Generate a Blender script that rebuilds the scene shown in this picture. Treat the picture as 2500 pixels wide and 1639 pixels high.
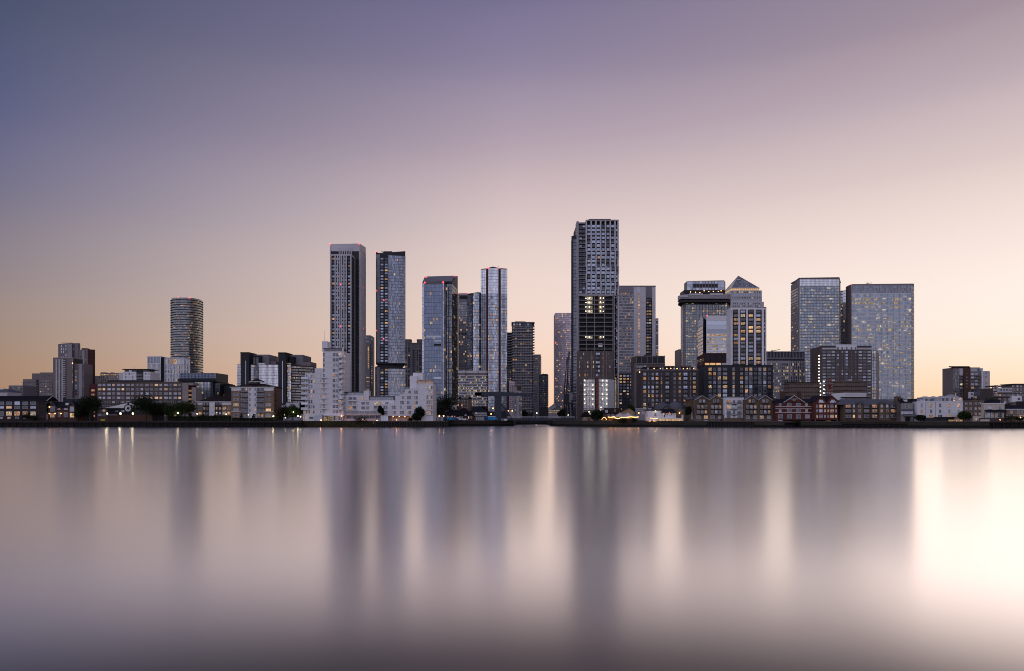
import bpy, bmesh, math, random
from mathutils import Vector, Matrix
random.seed(7)
scene = bpy.context.scene
COL = scene.collection
for _o in list(bpy.data.objects):
    bpy.data.objects.remove(_o)

# ------------------------------------------------------------------ camera
F, CX, HY, CAMH = 1800.0, 1250.0, 1016.0, 6.0      # focal length and horizon, in photo pixels; eye height in metres
GZ = 3.3                                           # quay level above the water
cam_d = bpy.data.cameras.new('camera')
cam = bpy.data.objects.new('camera', cam_d)
COL.objects.link(cam)
cam.location = (0, 0, CAMH)
cam.rotation_euler = (math.radians(90), 0, 0)
cam_d.sensor_width = 36.0
cam_d.lens = 36.0 * F / 2500.0
cam_d.shift_y = (HY - 819.5) / 2500.0
cam_d.clip_start = 0.5
cam_d.clip_end = 20000
scene.camera = cam

# ------------------------------------------------------------------ render settings
scene.render.engine = 'CYCLES'
scene.cycles.use_denoising = True
scene.cycles.filter_width = 1.0
scene.cycles.max_bounces = 6
scene.cycles.diffuse_bounces = 2
scene.cycles.glossy_bounces = 3
scene.cycles.transmission_bounces = 2
scene.cycles.volume_bounces = 0
scene.cycles.caustics_reflective = False
scene.cycles.caustics_refractive = False
scene.cycles.sample_clamp_indirect = 4.0
scene.view_settings.view_transform = 'Standard'
scene.view_settings.look = 'None'
scene.view_settings.exposure = 0.0
scene.view_settings.gamma = 1.0
scene.view_settings.use_curve_mapping = False

def lin(c):
    r = []
    for v in c:
        v = v / 255.0
        r.append(v / 12.92 if v <= 0.04045 else ((v + 0.055) / 1.055) ** 2.4)
    return (r[0], r[1], r[2], 1.0)

# ------------------------------------------------------------------ dusk sky
SUN_AZ = math.radians(36)        # sunset glow low on the right, behind the skyline
SUN_EL = math.radians(4.0)
world = bpy.data.worlds.new('World')
scene.world = world
world.use_nodes = True
wn, wl = world.node_tree.nodes, world.node_tree.links
wn.clear()
def wnode(t, **kw):
    n = wn.new(t)
    for k, v in kw.items():
        setattr(n, k, v)
    return n
def wmath(op, a, b=None):
    n = wnode('ShaderNodeMath', operation=op)
    for i, v in enumerate((a, b)):
        if v is None: continue
        if isinstance(v, (int, float)): n.inputs[i].default_value = v
        else: wl.new(v, n.inputs[i])
    return n.outputs[0]
tc = wnode('ShaderNodeTexCoord')
sep = wnode('ShaderNodeSeparateXYZ')
nrm = wnode('ShaderNodeVectorMath', operation='NORMALIZE')
wl.new(tc.outputs['Generated'], nrm.inputs[0])
wl.new(nrm.outputs[0], sep.inputs[0])
dx, dy_, dz = sep.outputs
elev = wmath('DIVIDE', wmath('MULTIPLY', wmath('ARCSINE', wmath('MINIMUM', wmath('MAXIMUM', dz, -1.0), 1.0)), 180 / math.pi), 90.0)
elev = wmath('MAXIMUM', elev, 0.0)
hl = wmath('MAXIMUM', wmath('SQRT', wmath('ADD', wmath('MULTIPLY', dx, dx), wmath('MULTIPLY', dy_, dy_))), 1e-4)
dot = wmath('DIVIDE', wmath('ADD', wmath('MULTIPLY', dx, math.sin(SUN_AZ)), wmath('MULTIPLY', dy_, math.cos(SUN_AZ))), hl)
away = wmath('MULTIPLY', wmath('ARCCOSINE', wmath('MINIMUM', wmath('MAXIMUM', dot, -1.0), 1.0)), 180 / math.pi)
SKY = {
 'sun':   [(0, (255, 212, 174)), (2.2, (255, 225, 194)), (5.6, (255, 240, 226)), (10.7, (250, 232, 224)), (15.7, (226, 207, 203)), (20.4, (196, 178, 184)), (24.9, (164, 147, 158)), (40, (112, 110, 140)), (90, (74, 80, 112))],
 'mid':   [(0, (250, 202, 170)), (2, (248, 207, 180)), (6.8, (243, 216, 202)), (13, (227, 206, 201)), (18.9, (192, 173, 181)), (24.4, (152, 140, 163)), (29.4, (120, 114, 146)), (45, (92, 94, 128)), (90, (70, 76, 110))],
 'far':   [(0, (170, 132, 106)), (2, (168, 134, 111)), (4.3, (164, 139, 123)), (8.2, (151, 136, 136)), (13.2, (126, 120, 138)), (18.1, (99, 101, 133)), (24.9, (75, 83, 111)), (45, (66, 72, 102)), (90, (66, 72, 106))],
 'back':  [(0, (222, 212, 228)), (10, (226, 221, 243)), (20, (219, 218, 246)), (35, (190, 192, 226)), (60, (136, 140, 178)), (90, (76, 82, 116))],  # sky behind the eye, raised past natural dusk to light the facades
}
def ramp(stops):
    n = wnode('ShaderNodeValToRGB')
    n.color_ramp.interpolation = 'CARDINAL'
    el = n.color_ramp.elements
    el[0].position = 0.0
    while len(el) < len(stops):
        el.new(0.99)
    for e, (deg, c) in zip(el, stops):
        e.position = deg / 90.0
        e.color = lin(c)
    wl.new(elev, n.inputs[0])
    return n.outputs[0]
def wmix(a, b, d0, d1):
    mr = wnode('ShaderNodeMapRange', interpolation_type='LINEAR')
    mr.inputs['From Min'].default_value = d0
    mr.inputs['From Max'].default_value = d1
    wl.new(away, mr.inputs['Value'])
    m = wnode('ShaderNodeMixRGB')
    wl.new(mr.outputs[0], m.inputs[0])
    wl.new(a, m.inputs[1]); wl.new(b, m.inputs[2])
    return m.outputs[0]
c = wmix(ramp(SKY['sun']), ramp(SKY['mid']), 1, 36)
c = wmix(c, ramp(SKY['far']), 36, 71)
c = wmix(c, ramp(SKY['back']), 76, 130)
nsky = wnode('ShaderNodeTexSky', sky_type='NISHITA', sun_disc=False)
nsky.sun_elevation = SUN_EL
nsky.sun_rotation = SUN_AZ
nmul = wnode('ShaderNodeMixRGB', blend_type='ADD')
nmul.inputs[0].default_value = 0.0006
wl.new(c, nmul.inputs[1]); wl.new(nsky.outputs[0], nmul.inputs[2])
bg = wnode('ShaderNodeBackground')
bg.inputs['Strength'].default_value = 1.0
wl.new(nmul.outputs[0], bg.inputs['Color'])
wo = wnode('ShaderNodeOutputWorld')
wl.new(bg.outputs[0], wo.inputs['Surface'])

sun_d = bpy.data.lights.new('sun', 'SUN')
sun_d.energy = 0.07
sun_d.angle = math.radians(26)
sun_d.color = (1.0, 0.78, 0.68)
sun = bpy.data.objects.new('sun', sun_d)
COL.objects.link(sun)
_sd = Vector((math.sin(SUN_AZ) * math.cos(SUN_EL), math.cos(SUN_AZ) * math.cos(SUN_EL), math.sin(SUN_EL)))
sun.rotation_euler = _sd.to_track_quat('Z', 'Y').to_euler()
sun.location = (300, 300, 300)

# ------------------------------------------------------------------ materials
MATS = {}
def new_mat(name):
    m = bpy.data.materials.new(name)
    m.use_nodes = True
    m.node_tree.nodes.clear()
    return m, m.node_tree.nodes, m.node_tree.links
def solid(name, rgb, rough=0.8, metal=0.0, spec=0.15, amt=0.22, s1=0.12, s2=1.7, streak=False):
    """weathered opaque surface: base colour with two scales of mottling"""
    if name in MATS: return MATS[name]
    m, n, l = new_mat(name)
    out = n.new('ShaderNodeOutputMaterial'); b = n.new('ShaderNodeBsdfPrincipled')
    t = n.new('ShaderNodeTexCoord')
    a1 = n.new('ShaderNodeTexNoise'); a1.inputs['Scale'].default_value = s1; a1.inputs['Detail'].default_value = 4
    a2 = n.new('ShaderNodeTexNoise'); a2.inputs['Scale'].default_value = s2; a2.inputs['Detail'].default_value = 3
    if streak:
        mp = n.new('ShaderNodeMapping'); mp.inputs['Scale'].default_value = (1, 1, 0.12)
        l.new(t.outputs['Object'], mp.inputs[0]); l.new(mp.outputs[0], a1.inputs[0]); l.new(mp.outputs[0], a2.inputs[0])
    else:
        l.new(t.outputs['Object'], a1.inputs[0]); l.new(t.outputs['Object'], a2.inputs[0])
    oi = n.new('ShaderNodeObjectInfo')
    s = n.new('ShaderNodeMath'); s.operation = 'ADD'
    l.new(a1.outputs[0], s.inputs[0]); l.new(a2.outputs[0], s.inputs[1])
    s3 = n.new('ShaderNodeMath'); s3.operation = 'MULTIPLY_ADD'; s3.inputs[1].default_value = 0.35
    l.new(oi.outputs['Random'], s3.inputs[0]); l.new(s.outputs[0], s3.inputs[2])
    mr = n.new('ShaderNodeMapRange'); mr.inputs['From Min'].default_value = 0.75; mr.inputs['From Max'].default_value = 1.6
    mr.inputs['To Min'].default_value = 1 - amt; mr.inputs['To Max'].default_value = 1 + amt
    l.new(s3.outputs[0], mr.inputs[0])
    mx = n.new('ShaderNodeMixRGB'); mx.blend_type = 'MULTIPLY'; mx.inputs[0].default_value = 1
    mx.inputs[1].default_value = (*rgb, 1)
    l.new(mr.outputs[0], mx.inputs[2])
    l.new(mx.outputs[0], b.inputs['Base Color'])
    b.inputs['Roughness'].default_value = rough
    b.inputs['Metallic'].default_value = metal
    b.inputs['Specular IOR Level'].default_value = spec
    l.new(b.outputs[0], out.inputs[0])
    MATS[name] = m
    return m
def glass(name, rgb, metal=0.75, rough=0.1, var=0.35, lit=0.0, litrgb=(1.0, 0.78, 0.45), lits=1.1, floorlit=0.0):
    """coated facade glass; every pane (UV cell) differs a little; a share of the cells shows lamps inside"""
    if name in MATS: return MATS[name]
    m, n, l = new_mat(name)
    out = n.new('ShaderNodeOutputMaterial'); b = n.new('ShaderNodeBsdfPrincipled')
    uv = n.new('ShaderNodeUVMap'); oi = n.new('ShaderNodeObjectInfo')
    fl = n.new('ShaderNodeVectorMath'); fl.operation = 'FLOOR'
    l.new(uv.outputs[0], fl.inputs[0])
    wn_ = n.new('ShaderNodeTexWhiteNoise'); wn_.noise_dimensions = '4D'
    l.new(fl.outputs[0], wn_.inputs['Vector']); l.new(oi.outputs['Random'], wn_.inputs['W'])
    mr = n.new('ShaderNodeMapRange'); mr.inputs['To Min'].default_value = 1 - var; mr.inputs['To Max'].default_value = 1 + var * 0.6
    l.new(wn_.outputs['Value'], mr.inputs[0])
    mx = n.new('ShaderNodeMixRGB'); mx.blend_type = 'MULTIPLY'; mx.inputs[0].default_value = 1
    mx.inputs[1].default_value = (*rgb, 1); l.new(mr.outputs[0], mx.inputs[2])
    l.new(mx.outputs[0], b.inputs['Base Color'])
    b.inputs['Metallic'].default_value = metal
    b.inputs['Roughness'].default_value = rough
    if lit > 0:
        # interior lamps: small clusters inside a pane
        sc = n.new('ShaderNodeVectorMath'); sc.operation = 'MULTIPLY'; sc.inputs[1].default_value = (3.0, 5.0, 1)
        l.new(uv.outputs[0], sc.inputs[0])
        ad = n.new('ShaderNodeVectorMath'); ad.operation = 'ADD'
        cb = n.new('ShaderNodeCombineXYZ'); mu = n.new('ShaderNodeMath'); mu.operation = 'MULTIPLY'; mu.inputs[1].default_value = 97.0
        l.new(oi.outputs['Random'], mu.inputs[0]); l.new(mu.outputs[0], cb.inputs[0]); l.new(mu.outputs[0], cb.inputs[1])
        l.new(sc.outputs[0], ad.inputs[0]); l.new(cb.outputs[0], ad.inputs[1])
        ns = n.new('ShaderNodeTexNoise'); ns.inputs['Scale'].default_value = 1.0; ns.inputs['Detail'].default_value = 2
        l.new(ad.outputs[0], ns.inputs[0])
        big = n.new('ShaderNodeTexNoise'); big.inputs['Scale'].default_value = 0.09; big.inputs['Detail'].default_value = 1
        l.new(ad.outputs[0], big.inputs[0])
        th = n.new('ShaderNodeMath'); th.operation = 'MULTIPLY_ADD'; th.inputs[1].default_value = 0.9
        l.new(big.outputs[0], th.inputs[0]); l.new(ns.outputs[0], th.inputs[2])
        r2 = n.new('ShaderNodeMapRange'); t0 = 1.30 - 0.3 * lit
        r2.inputs['From Min'].default_value = t0; r2.inputs['From Max'].default_value = t0 + 0.12
        r2.inputs['To Min'].default_value = 0; r2.inputs['To Max'].default_value = lits
        l.new(th.outputs[0], r2.inputs[0])
        b.inputs['Emission Color'].default_value = (*litrgb, 1)
        l.new(r2.outputs[0], b.inputs['Emission Strength'])
    l.new(b.outputs[0], out.inputs[0])
    MATS[name] = m
    return m
def lit(name, rgb, strength, spots=True):
    """lit room behind a pane: uneven glow with brighter lamps"""
    if name in MATS: return MATS[name]
    m, n, l = new_mat(name)
    out = n.new('ShaderNodeOutputMaterial'); b = n.new('ShaderNodeBsdfPrincipled')
    t = n.new('ShaderNodeTexCoord'); oi = n.new('ShaderNodeObjectInfo')
    ns = n.new('ShaderNodeTexNoise'); ns.noise_dimensions = '4D'; ns.inputs['Scale'].default_value = 1.7; ns.inputs['Detail'].default_value = 3
    mu = n.new('ShaderNodeMath'); mu.operation = 'MULTIPLY'; mu.inputs[1].default_value = 57.0
    l.new(oi.outputs['Random'], mu.inputs[0]); l.new(mu.outputs[0], ns.inputs['W']); l.new(t.outputs['Object'], ns.inputs['Vector'])
    mr = n.new('ShaderNodeMapRange'); mr.inputs['From Min'].default_value = 0.40; mr.inputs['From Max'].default_value = 0.66
    mr.inputs['To Min'].default_value = 0.12 if spots else 0.75; mr.inputs['To Max'].default_value = 1.3
    l.new(ns.outputs[0], mr.inputs[0])
    m2 = n.new('ShaderNodeMapRange'); m2.inputs['To Min'].default_value = 0.35 * strength; m2.inputs['To Max'].default_value = 1.25 * strength
    l.new(oi.outputs['Random'], m2.inputs[0])
    m3 = n.new('ShaderNodeMath'); m3.operation = 'MULTIPLY'; l.new(mr.outputs[0], m3.inputs[0]); l.new(m2.outputs[0], m3.inputs[1])
    b.inputs['Base Color'].default_value = (0.1, 0.08, 0.06, 1); b.inputs['Roughness'].default_value = 0.3
    b.inputs['Emission Color'].default_value = (*rgb, 1)
    l.new(m3.outputs[0], b.inputs['Emission Strength'])
    l.new(b.outputs[0], out.inputs[0])
    MATS[name] = m
    return m
def emit(name, rgb, strength):
    if name in MATS: return MATS[name]
    m, n, l = new_mat(name)
    out = n.new('ShaderNodeOutputMaterial'); e = n.new('ShaderNodeEmission')
    e.inputs[0].default_value = (*rgb, 1); e.inputs[1].default_value = strength
    l.new(e.outputs[0], out.inputs[0])
    MATS[name] = m
    return m

# walls
solid('white_render', (0.80, 0.78, 0.80), 0.8, streak=True, amt=0.1)
solid('white_paint', (0.82, 0.81, 0.82), 0.6, amt=0.08)
solid('cream_render', (0.62, 0.56, 0.47), 0.85, amt=0.12, streak=True)
solid('pink_render', (0.62, 0.50, 0.50), 0.85, amt=0.1)
solid('pale_panel', (0.56, 0.54, 0.56), 0.6, amt=0.12)
solid('pale_stone', (0.52, 0.49, 0.50), 0.75, amt=0.14)
solid('grey_panel', (0.34, 0.32, 0.34), 0.6, amt=0.14)
solid('slab_panel', (0.66, 0.635, 0.66), 0.6, amt=0.1)
solid('bank_spandrel', (0.27, 0.27, 0.29), 0.5, amt=0.12)
solid('mid_grey', (0.22, 0.205, 0.22), 0.6, amt=0.16)
solid('concrete', (0.30, 0.285, 0.28), 0.9, amt=0.25, streak=True)
solid('beige_panel', (0.33, 0.28, 0.265), 0.8, amt=0.15)
solid('taupe_panel', (0.23, 0.19, 0.185), 0.8, amt=0.15)
solid('brown_panel', (0.125, 0.098, 0.088), 0.8, amt=0.2)
solid('brown_brick', (0.17, 0.12, 0.095), 0.9, amt=0.25, s2=3)
solid('dark_rust', (0.052, 0.038, 0.037), 0.9, amt=0.3, s2=3)
solid('tan_brick', (0.29, 0.195, 0.125), 0.9, amt=0.22, s2=3)
solid('yellow_brick', (0.36, 0.25, 0.14), 0.9, amt=0.22, s2=3)
solid('council_brick', (0.135, 0.105, 0.09), 0.9, amt=0.2, s2=3)
solid('red_brick', (0.135, 0.047, 0.038), 0.9, amt=0.25, s2=3)
solid('rust_brick', (0.092, 0.052, 0.042), 0.9, amt=0.25, s2=3)
solid('oxblood', (0.09, 0.03, 0.032), 0.7, amt=0.2)
solid('dark_brick', (0.075, 0.062, 0.062), 0.9, amt=0.22, s2=3)
solid('charcoal', (0.045, 0.044, 0.05), 0.7, amt=0.22)
solid('black_panel', (0.022, 0.023, 0.03), 0.5, amt=0.25)
solid('navy_steel', (0.022, 0.028, 0.045), 0.5, spec=0.4, amt=0.3)
solid('dark_metal', (0.05, 0.05, 0.056), 0.45, metal=0.4, amt=0.2)
solid('pale_metal', (0.5, 0.5, 0.53), 0.35, metal=0.5, amt=0.1)
solid('slate_roof', (0.024, 0.024, 0.033), 0.75, spec=0.03, amt=0.25, s2=2.5)
solid('dark_roof', (0.018, 0.016, 0.019), 0.85, spec=0.03, amt=0.3, s2=2.5)
solid('brown_roof', (0.036, 0.026, 0.024), 0.85, spec=0.03, amt=0.3, s2=2.5)
solid('grey_roof', (0.12, 0.12, 0.14), 0.7, spec=0.05, amt=0.2)
solid('debris_net', (0.20, 0.145, 0.12), 0.9, amt=0.3, s1=0.3)
solid('sheeting', (0.66, 0.65, 0.66), 0.45, amt=0.12, s1=0.4)
solid('rust_red', (0.25, 0.06, 0.035), 0.7)
solid('timber', (0.036, 0.028, 0.023), 0.9, amt=0.35, streak=True)
solid('shaded_timber', (0.010, 0.010, 0.011), 0.6, amt=0.4, streak=True)  # near-black: shade of the recess behind the piles put into the colour
solid('quay_cap', (0.085, 0.075, 0.068), 0.9, amt=0.35)
solid('quay_stone', (0.052, 0.044, 0.037), 0.9, amt=0.4, s1=0.2, s2=1.2)
solid('weed_stone', (0.016, 0.017, 0.013), 0.8, amt=0.5)
solid('asphalt', (0.05, 0.05, 0.052), 0.9)
solid('grass', (0.05, 0.07, 0.03), 0.95, amt=0.3)
solid('canvas', (0.52, 0.47, 0.44), 0.8, amt=0.1)
solid('tyre', (0.02, 0.02, 0.02), 0.8)
solid('blue_paint', (0.03, 0.28, 0.55), 0.35, amt=0.08)
solid('deep_blue', (0.02, 0.06, 0.18), 0.4, amt=0.1)
solid('sign_yellow', (0.6, 0.36, 0.02), 0.6, amt=0.08)
# glass
glass('glass_dark', (0.20, 0.23, 0.29), 0.6, 0.12)
glass('glass_black', (0.09, 0.10, 0.13), 0.5, 0.12)
glass('glass_mid', (0.36, 0.41, 0.50), 0.7, 0.12)
glass('glass_blue', (0.15, 0.185, 0.265), 0.85, 0.10, 0.16, lit=0.30, lits=0.5)
glass('glass_pale', (0.62, 0.66, 0.74), 0.85, 0.10, 0.2)
glass('glass_silver', (0.40, 0.46, 0.56), 0.8, 0.10, 0.45, lit=0.36, litrgb=(1, .62, .32), lits=.7)
glass('glass_office', (0.40, 0.44, 0.50), 0.75, 0.12, 0.25, lit=0.50, litrgb=(1, .72, .42), lits=.9)
glass('glass_bank', (0.25, 0.31, 0.38), 0.8, 0.12, 0.25, lit=0.60, litrgb=(1, .76, .42), lits=.9)
glass('glass_navy', (0.13, 0.16, 0.24), 0.7, 0.12, 0.2)
glass('glass_green', (0.17, 0.20, 0.23), 0.75, 0.12, 0.22, lit=0.54, litrgb=(1, .74, .42), lits=.85)
glass('glass_speck', (0.20, 0.225, 0.26), 0.6, 0.15, 0.4, lit=0.50, litrgb=(1, .55, .25), lits=.7)
# panes
solid('pane_curtain', (0.42, 0.40, 0.42), 0.5, amt=0.3, s2=3)
solid('pane_blind', (0.56, 0.55, 0.6), 0.4, amt=0.15)
glass('pane_dark', (0.085, 0.095, 0.125), 0.5, 0.1)
glass('pane_sky', (0.30, 0.36, 0.47), 0.8, 0.1)
lit('lit_warm', (1.0, 0.54, 0.24), 0.6)
lit('lit_amber', (1.0, 0.45, 0.15), 0.6)
lit('lit_yellow', (1.0, 0.70, 0.34), 0.6)
lit('lit_pale', (1.0, 0.82, 0.55), 0.65)
lit('lit_pink', (1.0, 0.60, 0.50), 0.42, False)
lit('lit_cool', (0.75, 0.95, 0.95), 0.4)
lit('lit_full', (1.0, 0.58, 0.27), 0.68, False)
emit('lamp_white', (1.0, 0.86, 0.55), 14)
emit('lamp_amber', (1.0, 0.42, 0.12), 9)
emit('lamp_red', (1.0, 0.04, 0.05), 6)
emit('festoon', (1.0, 0.50, 0.16), 10)
emit('work_lamp', (1.0, 0.93, 0.72), 5)

# ------------------------------------------------------------------ geometry helpers
def X(px, D): return (px - CX) * D / F
def Z(py, D): return CAMH + (HY - py) * D / F
class MB:
    """collects shapes into one mesh"""
    def __init__(s): s.v, s.f, s.m, s.uv = [], [], [], {}
    def quad(s, pts, mi=0, uv=None):
        i = len(s.v); s.v += [tuple(p) for p in pts]; s.f.append(tuple(range(i, i + len(pts)))); s.m.append(mi)
        if uv: s.uv[len(s.f) - 1] = uv
    def box(s, x0, x1, y0, y1, z0, z1, mi=0):
        if x0 > x1: x0, x1 = x1, x0
        if y0 > y1: y0, y1 = y1, y0
        if z0 > z1: z0, z1 = z1, z0
        i = len(s.v)
        s.v += [(x0, y0, z0), (x1, y0, z0), (x1, y1, z0), (x0, y1, z0), (x0, y0, z1), (x1, y0, z1), (x1, y1, z1), (x0, y1, z1)]
        for q in ((0, 1, 5, 4), (1, 2, 6, 5), (2, 3, 7, 6), (3, 0, 4, 7), (4, 5, 6, 7), (3, 2, 1, 0)):
            s.f.append(tuple(i + k for k in q)); s.m.append(mi)
        return s
    def prism(s, poly, z0, z1, mi=0, ztop=None, cap=None):
        """poly: list of (x, y), counter-clockwise from above; ztop: per-vertex top heights"""
        n = len(poly); i = len(s.v)
        zt = ztop or [z1] * n
        s.v += [(x, y, z0) for x, y in poly] + [(x, y, zt[k]) for k, (x, y) in enumerate(poly)]
        for k in range(n):
            k2 = (k + 1) % n
            s.f.append((i + k, i + k2, i + n + k2, i + n + k)); s.m.append(mi)
        s.f.append(tuple(i + n + k for k in range(n))); s.m.append(mi if cap is None else cap)
        s.f.append(tuple(i + n - 1 - k for k in range(n))); s.m.append(mi)
        return s
    def bar(s, a, b, r, mi=0, n=4, r2=None):
        a, b = Vector(a), Vector(b); d = (b - a)
        if d.length < 1e-6: return s
        q = d.to_track_quat('Z', 'Y'); i = len(s.v); r2 = r if r2 is None else r2
        for c_, rr in ((a, r), (b, r2)):
            for k in range(n):
                t = 2 * math.pi * (k + 0.5) / n
                s.v.append(tuple(c_ + q @ Vector((math.cos(t) * rr, math.sin(t) * rr, 0))))
        for k in range(n):
            k2 = (k + 1) % n
            s.f.append((i + k, i + k2, i + n + k2, i + n + k)); s.m.append(mi)
        s.f.append(tuple(i + n - 1 - k for k in range(n))); s.m.append(mi)
        s.f.append(tuple(i + n + k for k in range(n))); s.m.append(mi)
        return s
    def mesh(s, name, mats):
        me = bpy.data.meshes.new(name)
        me.from_pydata(s.v, [], s.f)
        for m_ in mats: me.materials.append(MATS[m_] if isinstance(m_, str) else m_)
        if len(mats) > 1: me.polygons.foreach_set('material_index', s.m)
        if s.uv:
            ul = me.uv_layers.new(name='UVMap')
            for fi, uvs in s.uv.items():
                p = me.polygons[fi]
                for li, u in zip(p.loop_indices, uvs): ul.data[li].uv = u
        me.update()
        return me
    def build(s, name, mats, parent=None, loc=None):
        if isinstance(mats, (str, bpy.types.Material)): mats = [mats]
        return put(name, s.mesh(name, mats), parent, loc)
def put(name, me, parent=None, loc=None, rz=0.0):
    o = bpy.data.objects.new(name, me)
    COL.objects.link(o)
    if parent is not None: o.parent = parent
    if loc is not None: o.location = loc
    if rz: o.rotation_euler = (0, 0, rz)
    return o
def tag(o, label=None, cat=None, group=None, kind=None):
    if label: o['label'] = label
    if cat: o['category'] = cat
    if group: o['group'] = group
    if kind: o['kind'] = kind
    return o
def empty(name, loc, label, cat, group=None, rz=0.0):
    o = bpy.data.objects.new(name, None)
    o.empty_display_size = 1.0
    COL.objects.link(o)
    o.location = loc
    o.rotation_euler = (0, 0, rz)
    return tag(o, label, cat, group)

WCACHE = {}
def win_mesh(w, h, style, frame, pane, only=None):
    """a window: projecting frame with bars round a pane; outer side is -y"""
    key = (round(w, 2), round(h, 2), style, frame, pane, only)
    if key in WCACHE: return WCACHE[key]
    b = MB(); w2, h2 = w / 2, h / 2
    t = min(0.08, 0.12 * min(w, h)); d = -0.10; g = -0.03
    if style == 'bare':
        b.box(-w2, w2, d, 0.05, -h2, h2, 1)
    else:
        if style == 'thick': t *= 1.8
        b.box(-w2, w2, d, 0.05, h2 - t, h2, 0); b.box(-w2, w2, d - 0.05, 0.05, -h2, -h2 + t, 0)
        b.box(-w2, -w2 + t, d, 0.05, -h2 + t, h2 - t, 0); b.box(w2 - t, w2, d, 0.05, -h2 + t, h2 - t, 0)
        if only == 'pane': b = MB()
        if only != 'frame':
            b.quad([(-w2 + t, g, -h2 + t), (w2 - t, g, -h2 + t), (w2 - t, g, h2 - t), (-w2 + t, g, h2 - t)], 1,
                   [(0, 0), (.99, 0), (.99, .99), (0, .99)])
        nv = {'two': 1, 'three': 2, 'cross': 1, 'grid': 2, 'four': 3}.get(style, 0)
        if only == 'pane': nv, style = 0, ''
        for k in range(nv):
            xx = -w2 + w * (k + 1) / (nv + 1); b.box(xx - t * .4, xx + t * .4, d + .01, g + .01, -h2 + t, h2 - t, 0)
        if style in ('cross', 'sash', 'grid'):
            b.box(-w2 + t, w2 - t, d + .015, g + .012, -t * .4, t * .4, 0)
    me = b.mesh(only or 'window', [frame, pane])
    WCACHE[key] = me
    return me
PAL = {   # what stands behind the panes: share of each
 'home':   [('pane_dark', 5), ('pane_curtain', 2), ('lit_warm', .5), ('lit_yellow', .15), ('lit_amber', .2)],
 'homelit':[('pane_dark', 5), ('pane_curtain', 2), ('pane_sky', 1.5), ('lit_warm', 1.1), ('lit_yellow', .4), ('lit_amber', .5), ('lit_pale', .4)],
 'dark':   [('pane_dark', 8), ('pane_curtain', 1.5), ('lit_warm', .5)],
 'sky':    [('pane_sky', 6), ('pane_dark', 3), ('lit_warm', .2)],
 'council':[('pane_dark', 5), ('pane_blind', 2), ('pane_curtain', 2), ('pane_sky', 2), ('lit_full', .8), ('lit_pink', .8)],
 'office': [('pane_dark', 6), ('lit_yellow', 1.6), ('lit_pale', .8)],
 'lit':    [('lit_yellow', 2), ('lit_warm', 2), ('lit_pale', 1)],
 'amber':  [('lit_full', 3), ('lit_warm', 1)],
 'none':   [('pane_dark', 6), ('pane_sky', 2)],
 'mixed':  [('pane_dark', 4), ('pane_sky', 3), ('lit_warm', 1.2), ('lit_pale', .8)],
}
def pick(pal, rnd):
    ks = PAL[pal]; t = rnd.random() * sum(k[1] for k in ks)
    for k, wgt in ks:
        t -= wgt
        if t <= 0: return k
    return ks[0][0]
def lp(a, b, n):
    """n centres evenly spread between a and b"""
    return [a + (b - a) * (i + 0.5) / n for i in range(n)]
def ls(a, step, n): return [a + step * i for i in range(n)]

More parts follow.
